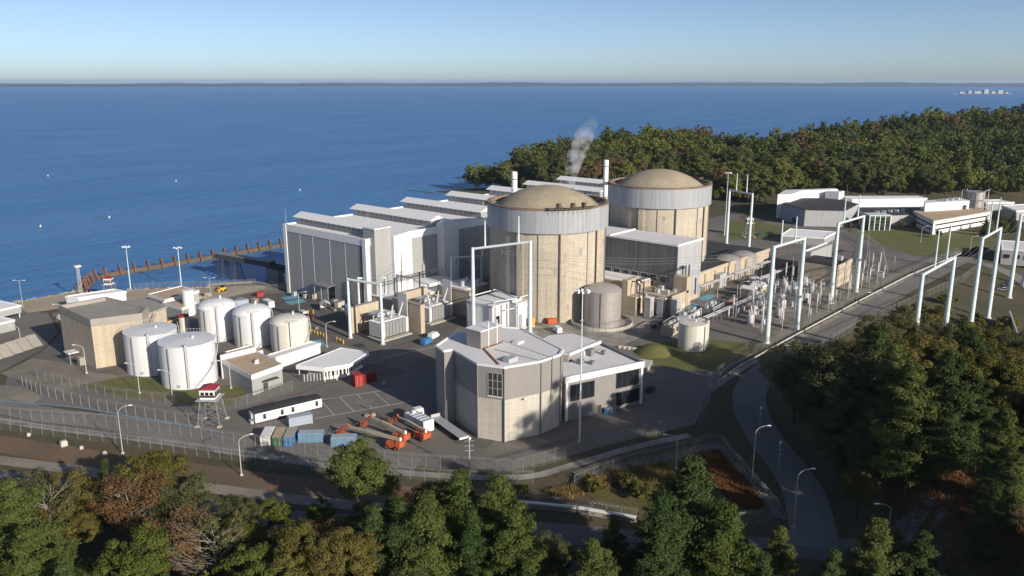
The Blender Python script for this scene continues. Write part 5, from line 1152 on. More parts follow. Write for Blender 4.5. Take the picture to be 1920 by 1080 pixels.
for p in ((60,-82),(75,-68),(90,-80),(110,-74),(125,-82),(68,-58),(140,-60),(30,-66),(160,-70),(178,-60)): dup(lp,(*p,0),None,scale=(1,1,g6.uniform(.7,1.2)))
for p in [(26,-78),(34,-70),(44,-66),(50,-70),(58,-64),(64,-66),(70,-62),(76,-80),(82,-84),(90,-86),(98,-84),(104,-82),(116,-76),(122,-84),(134,-70),(142,-84),(150,-76),(156,-84),(128,-60),(96,-60),(86,-56),(40,-86),(48,-87),(66,-87)]: dup(i0,(*p,0),None,scale=(.9,.9,g6.uniform(.6,1.1)))
def pipe_rack(label, x0, x1, y, z):
    t = thing('pipe_rack', label, 'pipe rack', (x0,y,0), 0, 'pipe racks'); n = int((x1-x0)/6)+1
    for k in range(n): x = x0+(x1-x0)*k/max(1,n-1); build('trestle', MB().box(x-.12,x+.12,y-1.0,y-.8,0,z).box(x-.12,x+.12,y+.8,y+1.0,0,z).box(x-.12,x+.12,y-1.1,y+1.1,z,z+.2), 'steel_grey', t)
    for k in range(4): build('pipe', MB().tube((x0-1,y-.75+.5*k,z+.42),(x1+1,y-.75+.5*k,z+.42),.2,n=8), ('galv','xf_paint','steel_grey','white_paint')[k], t)
pipe_rack('pipe rack along the front of the beige annex', 56, 126, -37.6, 3.6)
pipe_rack('pipe rack between the skids and the breakers', 8, 60, -60.5, 3.0)
pipe_rack('pipe rack beyond the steel drum tanks', 84, 140, -49.5, 3.4)
# tar-sealed cracks across the paving
for i in range(30):
    x = g6.uniform(-140,-20); y = g6.uniform(-72,20); a = g6.choice((g6.uniform(-.3,.3), 1.57+g6.uniform(-.3,.3))); L_ = g6.uniform(8,26); pts = []
    if -112 < x < -52 and y < -38: continue
    for k in range(5): pts.append((x+L_*k/4*math.cos(a)+g6.uniform(-.7,.7), y+L_*k/4*math.sin(a)+g6.uniform(-.7,.7)))
    ribbon('tar_seam', pts, .22, 'roof_dark', .085)
# stored things along the dock and the hall lane
cr0 = thing('crate', 'timber crate stored on the dock apron', 'crate', (-78,128,-3.5), R(10), 'stored crates'); build('body', MB().box(-1.1,1.1,-.9,.9,.1,1.5), 'boom_tan', cr0, local=True)
for k in range(3): build('batten', MB().box(-1.15,1.15,-.93,.93,.2+.5*k,.32+.5*k), 'timber', cr0, local=True)
for p in ((-75.5,127),(-73,129),(-80,131),(-104,128),(-101,130),(-110,136),(-113,131),(-70,108),(-66,104),(-72,100),(-88,92),(-92,88),(-86,84),(-120,118),(-124,122),(-60,40),(-63,44),(-50,-2),(-46,-4)): dup(cr0,(*p,zg(p[1])),g6.uniform(0,3),scale=g6.uniform(.7,1.5))
container('rust-brown container on the dock lane behind the domed tanks', -84,98, R(12), 'rust')
container('grey container on the dock lane beside the rust-brown one', -79,93, R(-15), 'grey_pale')
container('white container on the dark lane by the hall end', -72,84, R(80), 'white_paint')
for i,(x,y,a,m) in enumerate(((-70,64,80,'white_paint'),(-73,57,82,'red_dark'),(-79,50,80,'steel_grey'),(-58,4,15,'white_paint'),(-64,1,12,'blue_paint'),(-88,96,30,'white_paint'),(-24,-24,60,'white_paint'))):
    car(('white van on the dark lane nearest the hall','dark red van on the dark lane','grey van on the dark lane by the bollards','white van beside the nearer transformer bay','blue van beside the nearer transformer bay','white van among the dock crates','white van on the apron by the orange container')[i], x,y,R(a),m,z=zg(y)+.03,van=True)
# ------------------------------------------------------------------ fences
_pm = {}
def fence(label, pts, h=3.0, step=3.2, razor=0, outrig=True, link=True, follow=False, post_r=.055):
    """chain-link fence: one thing, each post, rail, mesh run and razor coil a part of it"""
    L_ = []; acc = 0
    for a,b in zip(pts,pts[1:]):
        a=Vector(a); b=Vector(b); n=max(1,round((b-a).length/step))
        for i in range(n): L_.append(a+(b-a)*i/n)
    L_.append(Vector(pts[-1])); zf = (lambda p: gz(p.x,p.y)) if follow else (lambda p: zg(p.y))
    t = thing('chain_link_fence', label, 'fence', (pts[0][0],pts[0][1],zf(L_[0])))
    o_ = wloc(t); key=(h,post_r)
    if key not in _pm:
        m = MB().tube((0,0,-.2),(0,0,h),post_r,n=6); m.tube((0,0,h),(.28,-.28,h+.4),.04,n=4)
        me = bpy.data.meshes.new('post'); me.from_pydata(m.v,[],m.f); me.materials.append(M['fence_steel']); _pm[key]=me
    for p in L_:
        q = bpy.data.objects.new('post', _pm[key]); COL.objects.link(q); q.parent=t; q.location=Vector((p.x,p.y,zf(p)))-o_
    r_ = MB(); mm = MB()
    for a,b in zip(L_,L_[1:]):
        za,zb=zf(a),zf(b); r_.tube((a.x,a.y,za+h-.05),(b.x,b.y,zb+h-.05),.035,n=4)
        for k in range(3): r_.tube((a.x+.1+.09*k,a.y-.1-.09*k,za+h+.14*k+.1),(b.x+.1+.09*k,b.y-.1-.09*k,zb+h+.14*k+.1),.018,n=3)
        mm.add([(a.x,a.y,za),(b.x,b.y,zb),(b.x,b.y,zb+h-.05),(a.x,a.y,za+h-.05)],[(0,1,2,3)])
    build('top_rail', r_, 'fence_steel', t)
    if link: build('chain_link_mesh', mm, 'chain_link', t)
    def coil(off, zc, rad, turns, mt='galv' if razor>1 else 'fence_steel'):
        m = MB(); pts3=[]; s=0
        for a,b in zip(L_,L_[1:]):
            d=(b-a); n=max(2,int(d.length*turns*7)); dn=d.normalized(); nn=Vector((-dn.y,dn.x))
            for i in range(n):
                ph=2*math.pi*(s+d.length*i/n)*turns; rr=rad*(1+.18*math.sin(ph*.37)); c=a+d*i/n+nn*(off+rr*math.cos(ph)); pts3.append((c.x,c.y,zf(a)+zc+rr*math.sin(ph)))
            s+=d.length
        V=m.v
        for i,p in enumerate(pts3): V.append((p[0],p[1],p[2]-.035)); V.append((p[0],p[1],p[2]+.035)); V.append((p[0]+.05,p[1]+.03,p[2]))
        for i in range(len(pts3)-1):
            for a_,b_ in ((0,1),(1,2),(2,0)): m.f.append((3*i+a_,3*i+b_,3*i+3+b_,3*i+3+a_))
        return build('razor_coil', m, mt, t)
    if razor>=1: coil(0,h+.35,.38,1.3)
    if razor>=2: coil(.5,.45,.42,1.3); coil(-.4,.45,.42,1.2)
    return t
fence('inner chain-link fence along the blue-lined patrol road', [(-169.1,63.3),(-169.1,49),(-166.5,39.9),(-163.2,25.4),(-158.6,13.4),(-153.9,1),(-150.2,-5.9)], 3.2, 3.6, post_r=.09)
fence('middle chain-link fence on the outer edge of the patrol road', [(-190,53),(-182.8,39.6),(-177.9,31.2),(-166.5,12.9),(-158.1,-4.4),(-148.3,-27.7),(-140,-46.3),(-128.5,-67.1),(-117.5,-83.9)], 3.2, 3.2)
fence('outer chain-link fence beside the dirt strip', [(-196,50),(-185.3,31.9),(-178,17),(-168.1,-2.6),(-160,-21),(-153.2,-35.4),(-141.5,-57),(-129.5,-77),(-118,-90.5)], 2.8, 3.4, razor=1)
fence('rear chain-link fence in the grass behind the patrol lane', [(-164,66),(-160,46),(-156.5,31),(-149,16),(-143,2),(-138,-1.5),(-120,-2)], 3.0, 4.0)
fence('razor-topped fence curving below the many-sided building', [(-117.5,-84.3),(-112.3,-85.8),(-103.8,-88.6),(-89.8,-92.7),(-74.8,-98.9),(-65.2,-102.8),(-60,-101.5),(-50.7,-98.2),(-40,-94.2),(-34.1,-92)], 3.4, 3.4, razor=1)
fence('long fence on the plant side of the straight road', [(-34.1,-90.6),(-18,-88.9),(18.7,-89.4),(84.3,-90.1),(147.7,-91.6),(218.9,-96.5)], 3.2, 5.0, razor=1)
fence('long fence on the bank side of the straight road', [(-30,-107.5),(-6.5,-104),(32.6,-102.8),(87.2,-106.8),(152.4,-113.3),(195.1,-112.6)], 3.0, 5.0, follow=True)
fence('razor-coiled fence with white stones around the grass triangle', [(-113,-98.2),(-104,-99.7),(-95.8,-102),(-89,-105),(-82.5,-108.2),(-74.2,-110.9),(-73.4,-113.4),(-79,-119),(-85.2,-126),(-95.6,-137.5),(-101.5,-136.2),(-105,-133)], 2.6, 3.0, razor=2)
fence('fence with razor coils on the low kerb wall above the lower road', [(-129.5,-91.5),(-126.9,-95.2),(-121.3,-105.2),(-116.6,-116.6)], 2.4, 3.4, razor=2)
t = thing('kerb_wall', 'white-edged kerb wall under the fence above the lower road', 'wall', (-121,-105,0))
for a,b in (((-130.2,-92.2),(-127.4,-95.4)),((-127.4,-95.5),(-121.8,-105.4)),((-121.7,-105.6),(-117.2,-116.9))):
    build('wall_panel', MB().prism(offset_line([a,b],.35)+offset_line([a,b],-.35)[::-1],-.1,1.0), 'gravel_pale', t); build('rail', MB().prism(offset_line([a,b],.42)+offset_line([a,b],-.42)[::-1],1.0,1.28), 'white_paint', t)
t = thing('guard_rail', 'pale guard rail running along the top of the straight road', 'guard rail', (-18,-91,0))
for a,b in (((-40,-92.6),(-18,-90.8)),((-18,-90.8),(18,-90.7)),((18,-90.7),(84,-91.4)),((84,-91.4),(148,-92.8)),((148,-92.8),(219,-98))):
    n=int(math.hypot(b[0]-a[0],b[1]-a[1])/6)+1
    build('rail', MB().prism(offset_line([a,b],.16)+offset_line([a,b],-.16)[::-1],.75,1.2), 'concrete_light', t)
    pm = None
    for k in range(n): x=a[0]+(b[0]-a[0])*(k+.5)/n; y=a[1]+(b[1]-a[1])*(k+.5)/n; build('post', MB().box(x-.1,x+.1,y-.1,y+.1,0,.75), 'timber', t)
fence('short fence ring around the stainless tank', [(-4.2+12.6*math.cos(R(a)),-29.5+12.6*math.sin(R(a))) for a in range(-170,61,18)], 4.2, 3.0)
fence('fence along the sea edge of the basin', [(-88,166.5),(-77,158.5),(-62,143.5),(-47,133.5)], 2.4, 3.0)
fence('fence between the basin apron and the hall', [(-72,118),(-60,122),(-47,116)], 2.6, 3.0)
fence('fence at the back of the far lawn lane', [(140,-86),(168,-76),(196,-66),(222,-50),(244,-34)], 3.0, 4.0, razor=1)
fence('fence beside the far lane below the lawn', [(150,-78),(176,-66),(202,-58),(232,-40)], 3.0, 4.5)
t = thing('road_wall', 'pale concrete wall beside the parking lot at the right edge', 'wall', (50,-160,0))
for k in range(8): a=(34+9*k,-160.5+2.4*k); b=(42.9+9*k,-158.1+2.4*k); build('wall_panel', MB().prism(offset_line([a,b],.25)+offset_line([a,b],-.25)[::-1],-3.5,2.0), 'concrete_light', t)
# concrete blocks and boulders on the strips
for i,(x,y,s) in enumerate(((-178.6,9,1.5),(-174.2,-3.5,.9),(-176.5,4,.8),(-182,22,.8))):
    t = thing('concrete_block', ('large pale block with long shadow on the dirt strip','white stone block on the dirt strip','small white stone below the dirt strip','pale stone at the gravel edge')[i], 'block', (x,y,0)); m=MB().box(x-s/2,x+s/2,y-s*.4,y+s*.4,-.05,s*.8); build('body', m, 'concrete_light', t); build('top', MB().box(x-s*.4,x+s*.4,y-s*.3,y+s*.3,s*.8,s*.95), 'concrete_light', t)
# ------------------------------------------------------------------ pile pier and intake works
def pier():
    t = thing('pile_pier', 'long timber baffle wall on rust-red pile bents across the basin mouth', 'pier', (-20,219,SEA))
    pts = [(-104,186),(-99.5,192),(-96.5,198),(-93.5,203),(-90,208),(-86,212)]+[(-80+7.2*k,214.5+.05*k) for k in range(30)]
    for a,b in zip(pts,pts[1:]):
        build('plank_wall', MB().prism(offset_line([a,b],.45)+offset_line([a,b],-.45)[::-1],SEA-1.5,SEA+1.7), 'timber', t)
        build('cap_beam', MB().prism(offset_line([a,b],.6)+offset_line([a,b],-.6)[::-1],SEA+1.7,SEA+2.1), 'timber', t)
    for i,p in enumerate(pts):
        d=Vector(pts[min(i+1,len(pts)-1)])-Vector(pts[max(i-1,0)]); d.normalize(); n=Vector((-d.y,d.x))
        m=MB()
        for s in (-1.5,1.5): m.tube((p[0]+n.x*s*1.4,p[1]+n.y*s*1.4,SEA-3),(p[0]+n.x*s*.4,p[1]+n.y*s*.4,SEA+5.0),.42,n=8)
        m.box(p[0]-.5,p[0]+.5,p[1]-.6,p[1]+.6,SEA+4.4,SEA+5.2)
        build('pile_bent', m, 'pile_rust', t)
pier()
def intake():
    t = thing('intake_deck', 'shadowed concrete intake deck at the foot of the turbine hall', 'intake', (-20,124,-3.5))
    build('deck', MB().box(-44,160,109.2,124,SEA-3,-2.4), 'concrete_grey', t)
    build('screen_house', MB().box(-40,-24,112,121,-2.4,1.6), 'clad_aux', t); build('house_roof', MB().box(-40.4,-23.6,111.6,121.4,1.6,1.9), 'roof_pale', t)
    for k in range(8): build('bay_pier', MB().box(-43+9*k,-41.8+9*k,124,128,SEA-3,-1.6), 'concrete_grey', t)
    w = thing('basin_wall', 'dark sheet-pile wall along the basin in front of the tan shed', 'wall', (-55,140,-4)); build('wall', MB().prism([(-62.5,148),(-46.5,136.6),(-44.2,124.2),(-43.8,124.2),(-46,137),(-62,148.5)],SEA-3,-3.0), 'steel_grey', w); build('cap', MB().prism([(-62.8,147.6),(-46.8,136.2),(-44.5,124),(-43.6,124),(-45.8,137.4),(-61.9,149)],-3.0,-2.7), 'concrete_grey', w)
    c = thing('conveyor_bridge', 'dark covered conveyor bridge on lattice trestles over the basin', 'conveyor', (-44,164,SEA))
    a=Vector((-43.5,172,3.2)); b=Vector((-36,136,2.6)); d=(b-a).normalized(); n=Vector((-d.y,d.x,0)).normalized()
    for s0,s1,m_,nm in ((-1.9,1.9,'steel_grey','gallery_roof'),):
        vs=[]
        for p in (a,b):
            for s,z in ((-2.0,0),(2.0,0),(2.0,2.3),(-2.0,2.3)): vs.append((p.x+n.x*s,p.y+n.y*s,p.z+z))
        build('gallery', MB().add(vs,[(3,2,1,0),(4,5,6,7),(0,1,5,4),(1,2,6,5),(2,3,7,6),(3,0,4,7)]), 'steel_dark', c)
        vs=[(v[0],v[1],v[2]+2.31 if i%4 in (0,1) else v[2]+.25) for i,v in enumerate(vs)]
        build('gallery_roof', MB().add(vs,[(3,2,1,0),(4,5,6,7),(0,1,5,4),(1,2,6,5),(2,3,7,6),(3,0,4,7)]), 'steel_grey', c)
    for f in (.12,.34):
        p=a+(b-a)*f; m=MB()
        for sx,sy in ((-2,-2),(2,-2),(2,2),(-2,2)): m.tube((p.x+sx*1.5,p.y+sy*1.5,SEA-2),(p.x+sx*.7,p.y+sy*.7,p.z),.16,n=5)
        for j in range(4):
            z0=SEA+2.4*j; z1=z0+2.4
            for sx,sy,tx,ty in ((-2,-2,2,-2),(2,-2,2,2),(2,2,-2,2),(-2,2,-2,-2)):
                w0=1.5-.2*j; w1=w0-.2; m.tube((p.x+sx*w0,p.y+sy*w0,z0),(p.x+tx*w1,p.y+ty*w1,z1),.08,n=4); m.tube((p.x+tx*w0,p.y+ty*w0,z0),(p.x+sx*w1,p.y+sy*w1,z1),.08,n=4)
        build('trestle', m, 'steel_dark', c)
    h = thing('transfer_house', 'dark transfer house at the landward end of the conveyor', 'building', (-35,133,-3)); build('wall', MB().box(-39,-31,127,137,-3.2,2.6), 'steel_grey', h); build('roof', MB().add([(-39.4,126.6,2.6),(-30.6,126.6,2.6),(-30.6,137.4,2.6),(-39.4,137.4,2.6),(-35,126.6,4.2),(-35,137.4,4.2)],[(0,1,4),(2,3,5),(1,2,5,4),(3,0,4,5)]), 'roof_dark', h); build('base', MB().box(-39.5,-30.5,124.1,137.5,SEA-3,-3.2), 'concrete_grey', h)
    y = thing('loader', 'small yellow loader on the basin apron', 'loader', (-64,133,-3.5)); build('body', MB().box(-65.4,-62.6,132.3,133.7,-3.0,-1.7), 'yellow_paint', y); build('cab', MB().box(-64.4,-63.2,132.4,133.6,-1.7,-.6), 'glass_dark', y); build('bucket', MB().box(-66.4,-65.4,132.1,133.9,-3.3,-2.3), 'yellow_paint', y)
    for sx in (-65,-63):
        for sy in (132.2,133.8): build('wheel', MB().tube((sx,sy-.2,-3.0),(sx,sy+.2,-3.0),.5,n=10), 'rubber', y)
    r_ = thing('skip', 'red skip on the apron below the hall corner', 'skip', (-58,113,-3.5)); build('body', MB().box(-59.6,-56.4,112,114,-3.5,-1.8), 'red_paint', r_); build('rim', MB().box(-59.8,-56.2,111.9,114.1,-1.8,-1.65), 'red_paint', r_)
intake()
# ------------------------------------------------------------------ far buildings on the right
def far_buildings():
    t = thing('far_hall', 'white many-sided hall with dark roof at the edge of the wood', 'building', (280,0,0))
    P_=[(252,-2),(268,19),(298,23),(314,4),(298,-18),(264,-22)]
    build('wall', MB().prism(P_,0,10), 'clad_aux', t); build('roof', MB().prism([(286+(p[0]-286)*1.01,-2+(p[1]+2)*1.01) for p in P_],10,10.4), 'roof_dark', t)
    build('upper_block', MB().prism([(296,30),(270,24),(276,18),(300,20),(322,4),(328,8)],0,15.5), 'clad_white', t); build('upper_block', MB().box(310,320,-1,8,10,15), 'clad_white', t)
    for k in range(4): build('wall_panel', MB().prism([(250.1-.3+4.5*k,-2.9+5.75*k),(254.3-.3+4.5*k,2.5+5.75*k),(254.3+.2+4.5*k,2.3+5.75*k),(250.3+4.5*k,-3.1+5.75*k)],0,.5), 'clad_panel', t)
    build('doorway', MB().prism([(257,5.6),(259.4,8.7),(259.1,8.9),(256.7,5.8)],0,3.4), 'steel_dark', t)
    c = thing('far_link', 'long white link block between the far hall and the low offices', 'building', (330,-25,0))
    build('wall', MB().prism([(322,0),(356,-38),(348,-46),(310,-10)],0,11), 'clad_white', c); build('roof', MB().prism([(322,.4),(356.4,-38),(348,-46.4),(309.6,-10)],11,11.4), 'roof_white', c)
    build('low_wing', MB().prism([(306,-14),(336,-46),(300,-52),(276,-34)],0,6.5), 'clad_aux', c); build('low_roof', MB().prism([(306,-13.8),(336.2,-46),(300,-52.2),(275.8,-34)],6.5,6.8), 'roof_dark', c)
    for k in range(5): build('roof_unit', MB().box(288+5*k,290.2+5*k,-34-2.4*k,-31.8-2.4*k,6.8,8.2), 'galv', c)
    g = thing('glass_pavilion', 'green-framed glass entrance pavilion with gridded windows on the far lawn', 'pavilion', (268,-42,0))
    a=Vector((262,-37.5)); b=Vector((270,-47)); d=(b-a).normalized(); n=Vector((d.y,-d.x)); 
    if n.dot(Vector((-1,-.6)))<0: n=-n
    L_=(b-a).length; back=-n*10
    build('wall', MB().prism([tuple(a),tuple(b),tuple(b+back),tuple(a+back)],0,8.8), 'green_paint', g); build('roof', MB().prism([tuple(a+n*.5-d*.5),tuple(b+n*.5+d*.5),tuple(b+back),tuple(a+back)],8.8,9.3), 'gantry_paint', g)
    for i in range(4):
        for j in range(4):
            p=a+d*(L_*(i+.08)/4); q=a+d*(L_*(i+.92)/4); z0=.5+1.9*j; f=build('window', MB().prism([tuple(p),tuple(q),tuple(q+n*.12),tuple(p+n*.12)],z0,z0+1.6), 'glass_dark' if (i+j)%3 else 'glass_grey', g)
    for i in range(5): p=a+d*(L_*i/4); build('mullion', MB().prism([tuple(p-d*.22),tuple(p+d*.22),tuple(p+d*.22+n*.3),tuple(p-d*.22+n*.3)],0,8.8), 'white_paint', g)
    o = thing('far_offices', 'low white office block with tan roof and banded walls on the far lawn', 'building', (305,-70,0))
    Q=[(272,-70.3),(304,-50),(342,-62),(336,-87)]
    build('wall', MB().prism(Q,0,7.8), 'clad_white', o); build('roof', MB().prism([(312+(p[0]-312)*1.01,-68+(p[1]+68)*1.01) for p in Q],7.8,8.3), 'roof_tan', o)
    for z in (2.2,5.0):
        for a,b in ((Q[0],Q[1]),(Q[3],Q[0])):
            aa=Vector(a); bb=Vector(b); d=(bb-aa).normalized(); build('window_band', MB().prism(offset_line([tuple(aa+d*2),tuple(bb-d*2)],.08)+offset_line([tuple(aa+d*2),tuple(bb-d*2)],-.12)[::-1],z,z+.9), 'glass_grey', o)
    build('upper_block', MB().prism([(306,-56),(318,-52),(346,-66),(336,-74)],8.3,13.5), 'clad_white', o); build('upper_door', MB().prism([(331.5,-72.2),(333,-73),(332.8,-73.4),(331.3,-72.6)],8.5,11), 'steel_dark', o)
    for k in range(3): build('roof_unit', MB().box(322+6*k,325+6*k,-64-2*k,-61-2*k,13.5,15), 'galv', o)
    w = thing('water_tank_frame', 'steel water tank in a white frame at the wood edge', 'tank', (368,-70,0)); build('tank', MB().cyl(368,-70,0,16,6,n=20), 'tank_steel', w, smooth_deg=40)
    for sx in (-6.5,6.5):
        for sy in (-6.5,6.5): build('leg', MB().tube((368+sx,-70+sy,0),(368+sx,-70+sy,17),.25), 'galv', w)
    for z in (6,11,17): build('ring_beam', MB().tube((361.5,-76.5,z),(374.5,-76.5,z),.2).tube((361.5,-76.5,z),(361.5,-63.5,z),.2), 'galv', w)
    shed('lawn_hut','low white flat-roofed hut between the far gantry and the lawn','building',[(191,-14),(198,-35),(219,-33),(212,-10)],0,4.4,'clad_panel','roof_white','clad_white',1.0)
    s = shed('parking_building','white gabled building beside the parking lot at the right edge','building',[(214,-117),(238,-112),(246,-132),(220,-138)],-1,6.5,'clad_panel','roof_pale','clad_white',.6)
    for k in range(4): build('window', MB().prism([(214.3+1.2*k,-118.3-4.2*k),(214.9+1.2*k,-120.4-4.2*k),(214.6+1.2*k,-120.5-4.2*k),(214.0+1.2*k,-118.4-4.2*k)],2.2,4), 'glass_dark', s)
    shed('edge_building','long white-roofed building behind the far offices at the right edge','building',[(352,-98),(372,-86),(400,-104),(384,-118)],0,7.5,'clad_panel','roof_white','clad_white',.8)
    shed('edge_building','white-roofed store at the wood edge right of the water tank','building',[(384,-74),(392,-66),(406,-78),(398,-88)],0,7,'clad_panel','roof_white','clad_white',.8)
    for i,(x,y) in enumerate(((252,-20),(246,-35),(284,-92),(300,-96))):
        pass
far_buildings()
# ------------------------------------------------------------------ out on the bay
def offshore():
    c=cam.location
    def at(px, py):
        u=(px-960)/1550; v=(540-py)/1550; p=R(14.05); dy=math.cos(p)+v*math.sin(p); dz=-math.sin(p)+v*math.cos(p); t=(SEA-87)/dz
        fx,fy=math.cos(R(41)),math.sin(R(41)); return (c.x+t*(dy*fx+u*fy), c.y+t*(dy*fy-u*fx))
    x,y=at(1842,178); t=thing('offshore_terminal', 'pale tanker terminal with jetty platforms far out on the bay', 'platform', (x,y,SEA)); d=Vector((math.sin(R(41)),-math.cos(R(41))))
    for k,(o,w,h) in enumerate(((-150,30,14),(-95,20,22),(-40,44,18),(20,30,30),(70,26,16),(120,36,24),(165,18,12))):
        p=Vector((x,y))+d*o; build('platform_house', MB().obox(p.x,p.y,SEA+8,SEA+8+h,w,20,math.atan2(d.y,d.x)), 'clad_panel', t)
        for s in (-8,8): q=p+d*s; build('pile', MB().tube((q.x,q.y,SEA-2),(q.x,q.y,SEA+8),1.5), 'steel_grey', t)
    build('jetty', MB().obox(x,y,SEA+6,SEA+9,420,8,math.atan2(d.y,d.x)), 'concrete_grey', t)
    labs=('white mark buoy on open water left of the hall roof','white buoy far out near the upper left','white buoy close to the pile pier','white buoy in mid water above the warehouse','white buoy near the centre of the bay','white buoy at the left under the far shore')
    b0=None
    for lab,(px,py) in zip(labs,((562,357),(330,340),(205,408),(76,425),(720,400),(90,330))):
        x,y=at(px,py)
        if b0 is None:
            b0=thing('buoy', lab, 'buoy', (x,y,SEA), 0, 'white buoys'); build('float', MB().lathe(0,0,[(.01,-.3),(.6,0),(.65,.5),(.3,.9),(.01,1.0)],12), 'white_paint', b0, local=True); build('staff', MB().tube((0,0,.9),(0,0,1.8),.08), 'white_paint', b0, local=True)
        else: dup(b0,(x,y,SEA),0,lab)
    for lab,(px,py) in zip(('small white boat far out under the right horizon','tiny white boat on the far middle bay'),((1436,171),(1333,166))):
        x,y=at(px,py); t=thing('boat', lab, 'boat', (x,y,SEA), R(60)); build('hull', MB().prism([(-9,-2.5),(6,-2.5),(10,0),(6,2.5),(-9,2.5)],-.5,2.4), 'white_paint', t, local=True); build('cabin', MB().box(-5,3,-1.8,1.8,2.4,6), 'white_paint', t, local=True)
offshore()
def steam():
    m = bpy.data.materials.new('steam'); m.use_nodes=True; N=m.node_tree.nodes; L=m.node_tree.links
    N.remove(N['Principled BSDF']); v=N.new('ShaderNodeVolumePrincipled'); v.inputs['Color'].default_value=(.95,.95,.97,1); v.inputs['Anisotropy'].default_value=.1
    geo=N.new('ShaderNodeTexCoord'); n=N.new('ShaderNodeTexNoise'); n.inputs['Scale'].default_value=.16; n.inputs['Detail'].default_value=5; L.new(geo.outputs['Object'], n.inputs['Vector'])
    mr=N.new('ShaderNodeMapRange'); mr.inputs[1].default_value=.42; mr.inputs[2].default_value=.68; mr.inputs[3].default_value=0; mr.inputs[4].default_value=.26; L.new(n.outputs['Fac'], mr.inputs[0])
    sp=N.new('ShaderNodeSeparateXYZ'); L.new(geo.outputs['Object'], sp.inputs[0]); f=N.new('ShaderNodeMapRange'); f.inputs[1].default_value=0; f.inputs[2].default_value=46; f.inputs[3].default_value=1.3; f.inputs[4].default_value=.08; L.new(sp.outputs['Z'], f.inputs[0])
    mu=N.new('ShaderNodeMath'); mu.operation='MULTIPLY'; L.new(mr.outputs[0], mu.inputs[0]); L.new(f.outputs[0], mu.inputs[1]); L.new(mu.outputs[0], v.inputs['Density']); L.new(v.outputs[0], N['Material Output'].inputs['Volume'])
    prof=[((0,0),0,2.0),((-.3,.3),7,3.0),((.2,-.6),14,4.2),((1.2,-1.4),22,5.2),((2.6,-3),30,6.0),((4.6,-5),37,5.6),((6.5,-7),43,3.6),((7,-8),46,.8)]
    nn=20; mb=MB()
    for (c,z,r_) in prof:
        for i in range(nn):
            a=2*math.pi*i/nn; k=r_*(1+.18*math.sin(3*a+z)+.12*math.sin(5*a-z*.7)); mb.v.append((c[0]+k*math.cos(a),c[1]+k*math.sin(a),z))
    for k in range(len(prof)-1):
        for i in range(nn): j=(i+1)%nn; mb.f.append((k*nn+i,k*nn+j,(k+1)*nn+j,(k+1)*nn+i))
    mb.f.append(tuple(range(nn-1,-1,-1))); mb.f.append(tuple(range((len(prof)-1)*nn,len(prof)*nn)))
    o=build('steam', mb, m, loc=(128,84,27.5), local=True, smooth_deg=60); o.scale=(1,1,.88); tag(o,'white steam plume drifting up behind the nearer dome','steam'); struct(o,'stuff')
steam()
# ------------------------------------------------------------------ trees
def quads_mesh(name, P, Nrm, S, mat_, asp=1.4, parent=None):
    """leaf-sized diamond faces at P with normals Nrm and half sizes S"""
    n=len(P); a=np.cross(Nrm, RNG.normal(size=(n,3))); a/=np.linalg.norm(a,axis=1,keepdims=True)+1e-9; b=np.cross(Nrm,a); b/=np.linalg.norm(b,axis=1,keepdims=True)+1e-9
    s=S[:,None]; V=np.empty((n,4,3)); V[:,0]=P-a*s*asp; V[:,1]=P+b*s*.75; V[:,2]=P+a*s*asp; V[:,3]=P-b*s*.75
    me=bpy.data.meshes.new(name); me.vertices.add(4*n); me.loops.add(4*n); me.polygons.add(n)
    me.vertices.foreach_set('co', V.ravel()); me.loops.foreach_set('vertex_index', np.arange(4*n,dtype=np.int32)); me.polygons.foreach_set('loop_start', np.arange(0,4*n,4,dtype=np.int32))
    me.update(); me.materials.append(M[mat_]); return me
def unit(v): return v/(np.linalg.norm(v,axis=-1,keepdims=True)+1e-9)
def decid(seed, h, r, nclump, nleaf, size, cr=.30, low=.22, lobes=5):
    g=np.random.default_rng(seed); ctr=[]
    lob=[(np.array([0,0,h*.62]),np.array([r*.8,r*.8,h*.36]))]
    for k in range(lobes):
        a=2*math.pi*k/lobes+g.uniform(-.4,.4); d=r*g.uniform(.35,.62); lob.append((np.array([d*math.cos(a),d*math.sin(a),h*g.uniform(.42,.78)]),np.array([r*.5,r*.5,h*.2])*g.uniform(.75,1.15)))
    P=[];N_=[];S=[]
    for k in range(nclump):
        c,e=lob[g.integers(len(lob))]; d=unit(g.normal(size=3)); d[2]=d[2]*.9+.12; p=c+d*e*g.uniform(.72,1.08)
        if p[2]<h*low: p[2]=h*low+g.uniform(0,1)
        rad=r*cr*g.uniform(.55,1.25); n=int(nleaf*g.uniform(.6,1.3)); q=g.normal(size=(n,3)); q=unit(q)*(g.uniform(.3,1,size=(n,1))**.6)*rad*np.array([1,1,.7])
        P.append(p+q); nn=unit(unit(q)*.9+d*.5+g.normal(size=(n,3))*.55+np.array([0,0,.25])); N_.append(nn); S.append(g.uniform(.6,1.35,size=n)*size)
    return np.concatenate(P),np.concatenate(N_),np.concatenate(S)
